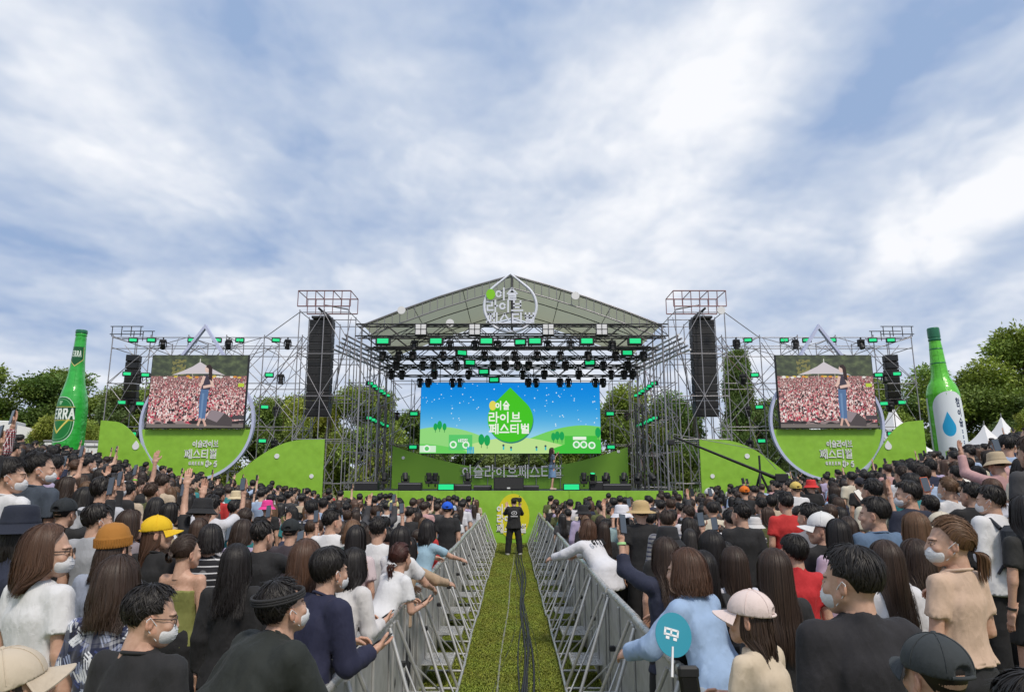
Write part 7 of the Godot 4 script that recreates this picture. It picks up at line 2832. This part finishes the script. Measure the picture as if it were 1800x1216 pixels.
func far_crowd(list: Array, r: RandomNumberGenerator):
	var o := thing("crowd", "dense far rows of the crowd packed up to the stage and the wings", "crowd", Vector3.ZERO, 0.0, "", "stuff")
	var groups := {}
	var simple_f := ["long", "mid", "verylong", "pony"]
	for q in list:
		var st: String = q.style
		if q.fem and not st in simple_f: st = simple_f[q.var * 2]
		if not q.fem and st == "under": st = "crop"
		var ps: int = q.pose if q.pose in [0, 1, 2] or (q.pose == 6 and q.var == 0) or (q.pose == 5 and q.i % 3 == 0) else q.i % 3
		var hcl := 0 if q.hc < 2 else (1 if q.hc < 4 else 2)
		var key := "%d|%s|%s|%d" % [ps, q.fem, st, hcl]
		if not groups.has(key): groups[key] = []
		groups[key].append(q)
	var top_m := flat_mat(Color.WHITE, 0.85)
	top_m.vertex_color_use_as_albedo = true
	var skin_m := flat_mat(lin(0.58, 0.37, 0.27), 0.55)
	var bot_m := flat_mat(lin(0.016, 0.018, 0.024), 0.85)
	var hm := []
	for c in [HAIR_COL[0], HAIR_COL[2], HAIR_COL[4]]:
		hm.append(flat_mat(lin(c[0], c[1], c[2]), 0.42))
	for key in groups:
		var w: PackedStringArray = key.split("|")
		var fem := w[1] == "true"
		var c := {"fem": fem, "top": "tee", "x": 0, "z": 0}
		c.merge(POSES[int(w[0])])
		var d := body_parts(c, true, "p%s%s%s" % [w[0], w[1], "tee"])
		var am := ArrayMesh.new()
		var j: Dictionary = d.j
		var hx := Transform3D(j.HB, j.head)
		var hmesh := hair_mesh(w[2], 1, true)
		var bits := [[d.body, skin_m], [d.top, top_m], [d.bottom, bot_m], [hmesh, hm[int(w[3])]]]
		if w[0] in ["5", "6"]:
			# they hold phones up too
			var pb := MB.new()
			pb.box(Transform3D(j.hxR) * Transform3D(Basis.IDENTITY, Vector3(-0.033, -0.112, 0)), Vector3(0.009, 0.152, 0.073), 0.003)
			bits.append([pb.mesh(), M.black_gloss])
		for q in bits:
			var a: Array = q[0].surface_get_arrays(0)
			a[Mesh.ARRAY_COLOR] = null
			if q[0] == hmesh:
				var v: PackedVector3Array = a[Mesh.ARRAY_VERTEX]
				var nn: PackedVector3Array = a[Mesh.ARRAY_NORMAL]
				for i in v.size():
					v[i] = hx * v[i]
					nn[i] = hx.basis * nn[i]
				a[Mesh.ARRAY_VERTEX] = v
				a[Mesh.ARRAY_NORMAL] = nn
			am.add_surface_from_arrays(Mesh.PRIMITIVE_TRIANGLES, a)
			am.surface_set_material(am.get_surface_count() - 1, q[1])
		var mm := MultiMesh.new()
		mm.transform_format = MultiMesh.TRANSFORM_3D
		mm.use_colors = true
		mm.mesh = am
		var l: Array = groups[key]
		mm.instance_count = l.size()
		for i in l.size():
			var q: Dictionary = l[i]
			mm.set_instance_transform(i, Transform3D(Basis(Vector3.UP, q.yaw).scaled(Vector3.ONE * q.s), Vector3(q.x, rise_at(q.x, q.z), q.z)))
			var t: Array = TOPS[q.tc]
			mm.set_instance_color(i, Color(t[1], t[2], t[3]))
		var mi := MultiMeshInstance3D.new()
		mi.multimesh = mm
		part_name(mi, "people", o)
		mi.set_meta("kind", "stuff")
		o.add_child(mi)

# x, z and size of each person near enough to be told apart
func near_people() -> Array:
	return [
		{"label": "man in black tee with glasses and white mask looking up toward the stage", "fine": true, "x": -1.44, "z": -2.88, "s": 0.91, "hair": "crop", "tc": lin(0.016,0.016,0.018), "top": "tee", "hyaw": -0.75, "hpitch": 0.12, "yaw": -0.25, "wear": [["mask", lin(0.66,0.66,0.68)], ["glasses", lin(0.016,0.016,0.018)]], "girth": 1.04, "hs": 3},
		{"label": "person in beige cap with brown hair at the bottom left corner", "fine": true, "x": -1.39, "z": -2.09, "s": 0.84, "fem": true, "hair": "mid", "hc": lin(0.046,0.027,0.019), "tc": lin(0.5,0.46,0.4), "hyaw": -0.5, "yaw": -0.4, "wear": [["cap", lin(0.52,0.44,0.34)]], "hpitch": -0.2, "seed": 3},
		{"label": "woman in white short-sleeved blouse with brown layered hair and sunglasses", "fine": true, "x": -2.08, "z": -3.21, "s": 0.90, "fem": true, "hair": "mid", "hc": lin(0.085,0.042,0.025), "tc": lin(0.66,0.66,0.68), "top": "tuck", "hem": 0.97, "hyaw": -0.8, "yaw": -0.3, "wear": [["sunglasses", lin(0.016,0.016,0.018)], ["mask", lin(0.66,0.66,0.68)]], "band": [["L"], lin(0.25,0.7,0.05)], "bottom": "trousers", "top_name": "blouse", "hs": 2},
		{"label": "person in mustard orange beanie behind the woman in patterned dress", "fine": true, "x": -2.28, "z": -4.10, "s": 0.92, "fem": true, "hair": "mid", "hc": lin(0.046,0.027,0.019), "tc": lin(0.32,0.36,0.46), "top": "long", "wear": [["beanie", lin(0.36,0.15,0.022)]], "hyaw": -0.25, "hpitch": 0.1},
		{"label": "dark-haired woman in navy and white patterned dress", "fine": true, "x": -1.71, "z": -3.14, "s": 0.92, "fem": true, "hair": "mid", "hc": lin(0.046,0.027,0.019), "tc": lin(0.012,0.016,0.05), "top": "dress", "print": "floral", "yaw": -0.1, "hs": 4},
		{"label": "bare-backed woman in olive camisole with her hair in a low bun", "fine": true, "x": -2.36, "z": -5.20, "s": 0.92, "fem": true, "hair": "bun", "hc": lin(0.046,0.027,0.019), "tc": lin(0.20,0.21,0.06), "top": "cami", "bottom": "skirt", "yaw": -0.1, "hyaw": -0.5, "hs": 1, "skin": 1.06},
		{"label": "woman with very long black hair and black top beside the olive camisole", "fine": true, "x": -1.81, "z": -4.72, "s": 0.97, "fem": true, "hair": "wavy", "hc": lin(0.014,0.011,0.011), "tc": lin(0.016,0.016,0.018), "top": "long", "yaw": 0.1, "hs": 5},
		{"label": "long brown-haired woman in bright yellow baseball cap", "fine": true, "x": -2.67, "z": -5.37, "s": 0.95, "fem": true, "hair": "long", "hc": lin(0.085,0.042,0.025), "tc": lin(0.016,0.016,0.018), "wear": [["cap", lin(0.72,0.46,0.01)]], "hyaw": -0.9, "yaw": -0.2, "hs": 2},
		{"label": "tall man in slate blue tee with white mask at the left edge", "fine": true, "x": -3.95, "z": -5.87, "s": 1.03, "hair": "crop", "tc": lin(0.05,0.065,0.09), "hyaw": -0.7, "yaw": -0.3, "wear": [["mask", lin(0.66,0.66,0.68)]], "hs": 2},
		{"label": "person in navy bucket hat and dark jacket at the left edge", "fine": true, "x": -2.61, "z": -3.79, "s": 0.87, "hair": "mid", "hc": lin(0.014,0.011,0.011), "tc": lin(0.02,0.025,0.05), "top": "over", "wear": [["bucket", lin(0.012,0.016,0.032)]], "yaw": -0.2},
		{"label": "young man with black mop of hair and mask at the far left edge", "fine": true, "x": -3.55, "z": -4.96, "s": 0.97, "hair": "mop", "tc": lin(0.66,0.66,0.68), "hyaw": -0.7, "yaw": -0.3, "wear": [["mask", lin(0.66,0.66,0.68)]], "hs": 3},
		{"label": "person in black cap raising a phone in front of the slate blue tee", "fine": false, "x": -3.61, "z": -5.73, "s": 0.87, "hair": "crop", "tc": lin(0.016,0.016,0.018), "top": "long", "wear": [["cap", lin(0.014,0.018,0.022)]], "armsR": "high", "phone": ["R"], "phone_label": "phone held by the person in black cap", "yaw": -0.1},
		{"label": "black-haired man in pale shirt behind the orange beanie", "fine": false, "x": -3.87, "z": -6.69, "s": 1.01, "hair": "mop", "tc": lin(0.45,0.46,0.5), "hyaw": -0.6, "hs": 2},
		{"label": "black-haired person with mask in grey tee left of the beanie", "fine": false, "x": -3.10, "z": -5.32, "s": 0.92, "hair": "mop", "tc": lin(0.34,0.35,0.38), "hyaw": -0.7, "wear": [["mask", lin(0.66,0.66,0.68)]], "hs": 4},
		{"label": "woman with long dark brown hair right behind the beanie", "fine": false, "x": -3.04, "z": -5.67, "s": 0.93, "fem": true, "hair": "long", "hc": lin(0.046,0.027,0.019), "tc": lin(0.25,0.22,0.25), "hyaw": -0.6, "hs": 3},
		{"label": "short-haired man in plain black tee holding up a phone with both hands", "fine": false, "x": -2.25, "z": -6.44, "s": 1.01, "hair": "crop", "tc": lin(0.016,0.016,0.018), "arms": "phone", "phone": ["R"], "phone_label": "phone held by the short-haired man in plain black tee", "yaw": -0.1, "hyaw": -0.35, "hs": 5, "girth": 1.08},
		{"label": "woman with long wavy chestnut hair and black top left of the navy cardigan", "fine": true, "x": -1.33, "z": -4.64, "s": 1.05, "fem": true, "hair": "wavy", "hc": lin(0.085,0.042,0.025), "tc": lin(0.016,0.016,0.018), "top": "long", "yaw": -0.1, "hs": 6},
		{"label": "person in plain black cap behind the black tee", "fine": false, "x": -2.37, "z": -7.65, "s": 1.00, "hair": "crop", "tc": lin(0.05,0.04,0.05), "wear": [["cap", lin(0.012,0.016,0.018)]], "hs": 2},
		{"label": "person in black and white striped top behind the olive camisole", "fine": false, "x": -2.58, "z": -6.13, "s": 0.95, "fem": true, "hair": "bob", "hc": lin(0.014,0.011,0.011), "tc": lin(0.015,0.015,0.02), "print": "stripe", "hs": 2},
		{"label": "man in navy cardigan leaning on the left barrier with hands clasped round a phone", "fine": true, "x": -1.20, "z": -4.30, "s": 1.05, "hair": "mop", "tc": lin(0.014,0.016,0.045), "top": "long", "yaw": -0.75, "lean": 0.32, "hyaw": 0.1, "arms": "low", "phone": ["R"], "phone_label": "phone held by the man in navy cardigan", "wear": [["mask", lin(0.66,0.66,0.68)]], "band": [["L"], lin(0.25,0.7,0.05)], "hs": 6, "top_name": "cardigan"},
		{"label": "man in black shirt bending over the left barrier with a sun visor on his head", "fine": true, "x": -1.25, "z": -3.24, "s": 1.03, "hair": "crop", "tc": lin(0.016,0.02,0.018), "top": "over", "cuff": 0.35, "yaw": -0.7, "lean": 0.75, "hyaw": 0.05, "hpitch": -0.25, "arms": "hang", "wear": [["mask", lin(0.66,0.66,0.68)], ["visor", lin(0.02,0.02,0.022)]], "band": [["R"], lin(0.3,0.75,0.05)], "hs": 3, "girth": 1.15},
		{"label": "black-haired woman in white jacket leaning on the left barrier with sunglasses on her head", "fine": true, "x": -1.30, "z": -5.42, "s": 1.01, "fem": true, "hair": "mid", "hc": lin(0.014,0.011,0.011), "tc": lin(0.6,0.58,0.58), "top": "long", "yaw": -0.6, "lean": 0.4, "arms": "low", "phone": ["R"], "phone_label": "phone held by the black-haired woman in white jacket", "hs": 3, "up": true},
		{"label": "woman with red-brown ponytail and white ribbon leaning on the left barrier", "fine": false, "x": -1.18, "z": -6.59, "s": 1.01, "fem": true, "hair": "lowpony", "hc": lin(0.055,0.017,0.012), "tc": lin(0.66,0.66,0.68), "top": "tee", "yaw": -0.7, "lean": 0.55, "hyaw": 0.2, "arms": "low", "phone": ["R"], "phone_label": "phone held by the woman with the red-brown ponytail", "wear": [["ribbon", lin(0.66,0.66,0.68)]], "hs": 2},
		{"label": "black-haired man in white tee behind the red-brown ponytail", "fine": false, "x": -1.45, "z": -7.73, "s": 1.08, "hair": "crop", "tc": lin(0.66,0.66,0.68), "hs": 6, "yaw": -0.1},
		{"label": "woman with pink backpack and long black hair near the left barrier", "fine": false, "x": -1.54, "z": -7.07, "s": 1.04, "fem": true, "backpack": lin(0.52,0.25,0.30), "hair": "long", "hc": lin(0.014,0.011,0.011), "tc": lin(0.6,0.5,0.52), "yaw": -0.2, "hs": 4},
		{"label": "woman with light brown bob and green-grey top behind the white jacket", "fine": false, "x": -1.77, "z": -7.91, "s": 1.04, "fem": true, "hair": "bob", "hc": lin(0.15,0.08,0.042), "tc": lin(0.35,0.42,0.36), "hs": 3},
		{"label": "black-haired man in white tee turning toward the stage left of the lane", "fine": false, "x": -2.10, "z": -8.30, "s": 1.08, "hair": "crop", "tc": lin(0.66,0.66,0.68), "hyaw": -0.8, "hs": 7},
		{"label": "woman with black hair in white top leaning on the left barrier further along", "fine": false, "x": -1.18, "z": -7.13, "s": 1.06, "fem": true, "hair": "long", "hc": lin(0.014,0.011,0.011), "tc": lin(0.66,0.66,0.68), "yaw": -0.5, "lean": 0.3, "arms": "rail", "hs": 2},
		{"label": "woman in pale denim top leaning over the left barrier near the stage", "fine": false, "x": -1.18, "z": -9.26, "s": 1.04, "fem": true, "hair": "mid", "hc": lin(0.014,0.011,0.011), "tc": lin(0.28,0.42,0.52), "yaw": -0.6, "lean": 0.35, "arms": "reach", "hs": 3},
		{"label": "woman with black hair and brown sweater arms over the left barrier", "fine": false, "x": -1.18, "z": -7.49, "s": 0.99, "fem": true, "hair": "long", "hc": lin(0.014,0.011,0.011), "tc": lin(0.42,0.30,0.20), "top": "long", "yaw": -0.6, "lean": 0.4, "arms": "reach", "hs": 5},
		{"label": "person in bright blue cap by the end of the left barrier", "fine": false, "x": -1.27, "z": -13.95, "s": 1.09, "hair": "crop", "tc": lin(0.016,0.016,0.018), "wear": [["cap", lin(0.01,0.10,0.62)]], "hs": 2},
		{"label": "man in black shirt with collar and white mask standing with his back to the camera", "fine": true, "x": 1.34, "z": -2.85, "s": 1.02, "hair": "under", "tc": lin(0.017,0.016,0.02), "top": "over", "collar": true, "hyaw": 0.55, "yaw": 0.1, "wear": [["mask", lin(0.66,0.66,0.68)]], "hs": 2, "girth": 1.0, "top_name": "shirt"},
		{"label": "woman in beige knit top with brown low ponytail and clasped hands", "fine": true, "x": 2.19, "z": -3.58, "s": 0.93, "fem": true, "hair": "lowpony", "hc": lin(0.15,0.08,0.042), "tc": lin(0.56,0.40,0.30), "top": "tee", "hem": 0.98, "hyaw": 0.85, "yaw": 0.35, "arms": "clasp", "bottom": "trousers", "wear": [["mask", lin(0.66,0.66,0.68)]], "hs": 3, "top_name": "knit_top"},
		{"label": "long-haired woman in pale pink cap and beige tee leaning on the right barrier", "fine": true, "x": 1.22, "z": -3.44, "s": 0.94, "fem": true, "hair": "wavy", "hc": lin(0.046,0.027,0.019), "tc": lin(0.60,0.50,0.38), "yaw": 0.75, "lean": 0.3, "hyaw": 0.25, "arms": "low", "wear": [["cap", lin(0.70,0.58,0.55)]], "hs": 7},
		{"label": "woman with brown shoulder-length hair in light blue shirt leaning on the right barrier", "fine": true, "x": 1.18, "z": -4.29, "s": 1.06, "fem": true, "hair": "bob", "hc": lin(0.085,0.042,0.025), "tc": lin(0.30,0.42,0.62), "top": "over", "yaw": 0.75, "lean": 0.42, "hyaw": 0.1, "arms": "rail", "hs": 4, "top_name": "shirt"},
		{"label": "person in white sweatshirt with dark lettering bending over the right barrier", "fine": false, "x": 1.21, "z": -9.62, "s": 1.10, "fem": true, "hair": "bob", "hc": lin(0.085,0.042,0.025), "tc": lin(0.66,0.66,0.70), "top": "over", "yaw": 0.7, "lean": 0.75, "hpitch": -0.2, "hyaw": 0.1, "arms": "reach", "hs": 2, "words": ["G", "I", "T", "N"]},
		{"label": "woman with wavy brown hair in navy top filming over the right barrier", "fine": true, "x": 1.18, "z": -5.41, "s": 1.05, "fem": true, "hair": "wavy", "hc": lin(0.046,0.027,0.019), "tc": lin(0.02,0.024,0.05), "top": "long", "cuff": 0.5, "yaw": 0.35, "lean": 0.12, "armsL": "high", "armsR": "rail", "phone": ["L"], "phone_label": "phone held up by the woman in navy top at the right barrier", "band": [["L", "R"], lin(0.4,0.7,0.3)], "hs": 3},
		{"label": "woman with long dark hair and black backpack behind the light blue shirt", "fine": true, "x": 1.27, "z": -4.82, "s": 1.01, "fem": true, "backpack": lin(0.016,0.016,0.018), "hair": "long", "hc": lin(0.014,0.011,0.011), "tc": lin(0.016,0.016,0.018), "top": "long", "yaw": 0.2, "hs": 6},
		{"label": "person in black bucket hat in the middle of the right crowd", "fine": false, "x": 1.45, "z": -6.67, "s": 1.04, "hair": "mid", "hc": lin(0.014,0.011,0.011), "tc": lin(0.016,0.016,0.018), "wear": [["bucket", lin(0.013,0.013,0.016)]]},
		{"label": "person in white brimmed hat near the right barrier", "fine": false, "x": 1.62, "z": -10.48, "s": 1.10, "fem": true, "hair": "mid", "hc": lin(0.014,0.011,0.011), "tc": lin(0.3,0.42,0.44), "wear": [["bucket", lin(0.68,0.68,0.74)]]},
		{"label": "person in tan straw hat near the right barrier", "fine": false, "x": 1.83, "z": -10.08, "s": 1.13, "hair": "crop", "tc": lin(0.016,0.016,0.018), "wear": [["straw", lin(0.46,0.33,0.16)]]},
		{"label": "woman with very long straight black hair and black bag strap", "fine": true, "x": 1.53, "z": -5.49, "s": 1.05, "fem": true, "strap": [1, lin(0.014,0.014,0.016)], "hair": "verylong", "hc": lin(0.014,0.011,0.011), "tc": lin(0.016,0.016,0.018), "top": "long", "hs": 2},
		{"label": "woman with long straight black hair in white tee", "fine": true, "x": 1.55, "z": -5.04, "s": 0.99, "fem": true, "hair": "verylong", "hc": lin(0.046,0.027,0.019), "tc": lin(0.6,0.6,0.68), "hs": 3, "yaw": 0.1},
		{"label": "woman with longest straight dark hair in black top beside the red jersey", "fine": true, "x": 1.52, "z": -4.19, "s": 1.00, "fem": true, "hair": "verylong", "hc": lin(0.046,0.027,0.019), "tc": lin(0.016,0.016,0.018), "top": "long", "hs": 4, "yaw": 0.1},
		{"label": "man in white baseball cap and black tee", "fine": false, "x": 2.58, "z": -5.94, "s": 1.00, "hair": "crop", "tc": lin(0.016,0.016,0.018), "wear": [["cap", lin(0.66,0.66,0.66)]], "hyaw": 0.9, "yaw": 0.2, "hs": 4},
		{"label": "black-haired man in red jersey with white collar", "fine": true, "x": 2.11, "z": -5.37, "s": 0.96, "hair": "mop", "tc": lin(0.50,0.022,0.028), "collar": true, "hyaw": 0.4, "hs": 5, "top_name": "jersey"},
		{"label": "dark-haired man in red tee deep in the right crowd", "fine": false, "x": 3.60, "z": -9.32, "s": 1.07, "hair": "crop", "tc": lin(0.52,0.03,0.03), "hs": 6},
		{"label": "short-haired man in black tee in the middle of the right crowd", "fine": false, "x": 2.68, "z": -8.31, "s": 1.08, "hair": "crop", "tc": lin(0.016,0.016,0.018), "hyaw": 0.5, "hs": 7},
		{"label": "man with slick black hair and an earring in denim jacket", "fine": true, "x": 2.89, "z": -5.66, "s": 1.01, "hair": "under", "tc": lin(0.10,0.16,0.26), "top": "long", "hyaw": 0.7, "yaw": 0.2, "hs": 5},
		{"label": "woman with long honey brown hair in black top", "fine": true, "x": 2.81, "z": -4.97, "s": 0.92, "fem": true, "hair": "verylong", "hc": lin(0.15,0.08,0.042), "tc": lin(0.016,0.016,0.018), "hs": 5, "yaw": 0.15},
		{"label": "woman with long straight dark hair in loose white shirt", "fine": true, "x": 2.08, "z": -4.01, "s": 0.92, "fem": true, "hair": "verylong", "hc": lin(0.046,0.027,0.019), "tc": lin(0.62,0.62,0.66), "top": "over", "hs": 6, "yaw": 0.1},
		{"label": "woman with dark half-tied hair in white shirt and jeans", "fine": true, "x": 2.37, "z": -4.23, "s": 0.87, "fem": true, "hair": "wavy", "hc": lin(0.046,0.027,0.019), "tc": lin(0.62,0.62,0.68), "top": "over", "hs": 8, "yaw": 0.3, "bc": lin(0.10,0.18,0.30)},
		{"label": "man with black mop of hair and mask in navy tee", "fine": false, "x": 3.77, "z": -6.73, "s": 1.01, "hair": "mop", "tc": lin(0.016,0.02,0.04), "hyaw": 0.9, "yaw": 0.2, "wear": [["mask", lin(0.66,0.66,0.68)]], "hs": 6},
		{"label": "woman in cream cap and white blouse with bracelet", "fine": false, "x": 3.44, "z": -5.71, "s": 0.84, "fem": true, "hair": "long", "hc": lin(0.046,0.027,0.019), "tc": lin(0.55,0.56,0.66), "wear": [["cap", lin(0.58,0.52,0.42)]], "hyaw": 0.9, "yaw": 0.3, "arms": "clasp", "hs": 2},
		{"label": "black-haired man in white tee with a dark shoulder bag", "fine": false, "x": 3.79, "z": -5.61, "s": 0.88, "strap": [1, lin(0.02,0.02,0.03)], "backpack": lin(0.02,0.025,0.035), "hair": "mop", "tc": lin(0.66,0.66,0.68), "top": "over", "cuff": 0.1, "hyaw": 0.5, "yaw": 0.3, "wear": [["mask", lin(0.66,0.66,0.68)]], "hs": 7, "bottom": "wide", "girth": 1.05},
		{"label": "person with long dark hair in short black dress and bare legs at the right edge", "fine": false, "x": 3.15, "z": -4.37, "s": 0.84, "fem": true, "hair": "wavy", "hc": lin(0.014,0.011,0.011), "tc": lin(0.02,0.02,0.02), "top": "tee", "hem": 0.8, "bottom": "shorts", "yaw": 0.1, "hs": 9, "bc": lin(0.014,0.014,0.014), "shoes": true, "band": [["L"], lin(0.02,0.02,0.02)]},
		{"label": "man in light blue shirt holding up a bright orange phone", "fine": false, "x": 4.08, "z": -6.93, "s": 0.89, "hair": "crop", "tc": lin(0.36,0.46,0.66), "arms": "high", "phone": ["R"], "phone_label": "phone held by the man in light blue shirt", "yaw": 0.15, "hs": 2, "top_name": "shirt", "pc": lin(0.75,0.12,0.01)},
		{"label": "person in faded black cap cut off by the bottom edge", "fine": true, "x": 1.27, "z": -2.22, "s": 0.88, "hair": "crop", "tc": lin(0.03,0.03,0.03), "wear": [["cap", lin(0.03,0.036,0.04)]], "hyaw": 0.2, "hs": 1},
		{"label": "person in dark hood at the bottom right corner", "fine": true, "x": 1.28, "z": -1.84, "s": 0.87, "hair": "mop", "tc": lin(0.02,0.025,0.04), "top": "over", "yaw": 0.2, "hs": 2},
		{"label": "man in black tee with cap holding a phone left of the white tee", "fine": false, "x": 4.35, "z": -6.70, "s": 0.89, "hair": "crop", "tc": lin(0.016,0.016,0.018), "arms": "phone", "phone": ["R"], "phone_label": "phone held by the man in black tee", "hyaw": 0.4, "hs": 1},
		{"label": "woman with brown hair to her shoulders in white blouse at the right edge", "fine": false, "x": 4.79, "z": -7.05, "s": 0.86, "fem": true, "hair": "mid", "hc": lin(0.085,0.042,0.025), "tc": lin(0.58,0.62,0.74), "yaw": 0.1, "hs": 4},
		{"label": "man with short black hair in grey tee left of the white cap", "fine": false, "x": 2.92, "z": -6.99, "s": 1.03, "hair": "crop", "tc": lin(0.2,0.2,0.22), "hyaw": 0.5, "hs": 6},
		{"label": "woman with black hair in lilac tee behind the collar shirt", "fine": false, "x": 2.54, "z": -5.57, "s": 0.97, "fem": true, "hair": "long", "hc": lin(0.014,0.011,0.011), "tc": lin(0.52,0.40,0.52), "hs": 7, "yaw": 0.1},
		{"label": "person in bright orange cap far back in the right crowd near the camera crane", "fine": false, "x": 5.16, "z": -15.68, "s": 1.10, "hair": "crop", "tc": lin(0.016,0.016,0.018), "wear": [["cap", lin(0.70,0.16,0.01)]], "hs": 1},
		{"label": "person in white cap far back in the right crowd below the green panel", "fine": false, "x": 4.74, "z": -16.99, "s": 1.11, "hair": "crop", "tc": lin(0.016,0.016,0.018), "wear": [["cap", lin(0.7,0.7,0.7)]], "hs": 1},
		{"label": "person in hot pink hat far back in the left crowd", "fine": false, "x": -4.33, "z": -12.55, "s": 0.97, "hair": "crop", "tc": lin(0.016,0.016,0.018), "wear": [["bucket", lin(0.75,0.05,0.28)]], "hs": 1},
		{"label": "person in pale lime cap far back beside the left barrier", "fine": false, "x": -2.38, "z": -14.23, "s": 1.08, "hair": "crop", "tc": lin(0.5,0.5,0.5), "wear": [["cap", lin(0.62,0.62,0.22)]], "hs": 1},
		{"label": "person in yellow cap far back in the right crowd", "fine": false, "x": 5.59, "z": -13.90, "s": 1.08, "hair": "crop", "tc": lin(0.66,0.66,0.68), "wear": [["cap", lin(0.62,0.46,0.12)]], "hs": 1},
		{"label": "person in red hat far back in front of the right screen", "fine": false, "x": 6.60, "z": -15.56, "s": 1.05, "hair": "crop", "tc": lin(0.016,0.016,0.018), "wear": [["bucket", lin(0.6,0.03,0.03)]], "hs": 1},
		{"label": "person in pale straw hat far back in front of the left screen", "fine": false, "x": -5.45, "z": -13.96, "s": 0.99, "hair": "crop", "tc": lin(0.016,0.016,0.018), "wear": [["bucket", lin(0.6,0.5,0.32)]], "hs": 1},
		{"label": "person in dark cap with white emblem far back in the right crowd", "fine": false, "x": 6.60, "z": -13.36, "s": 1.00, "hair": "crop", "tc": lin(0.016,0.016,0.018), "wear": [["cap", lin(0.02,0.02,0.03)]], "hs": 1},
	]
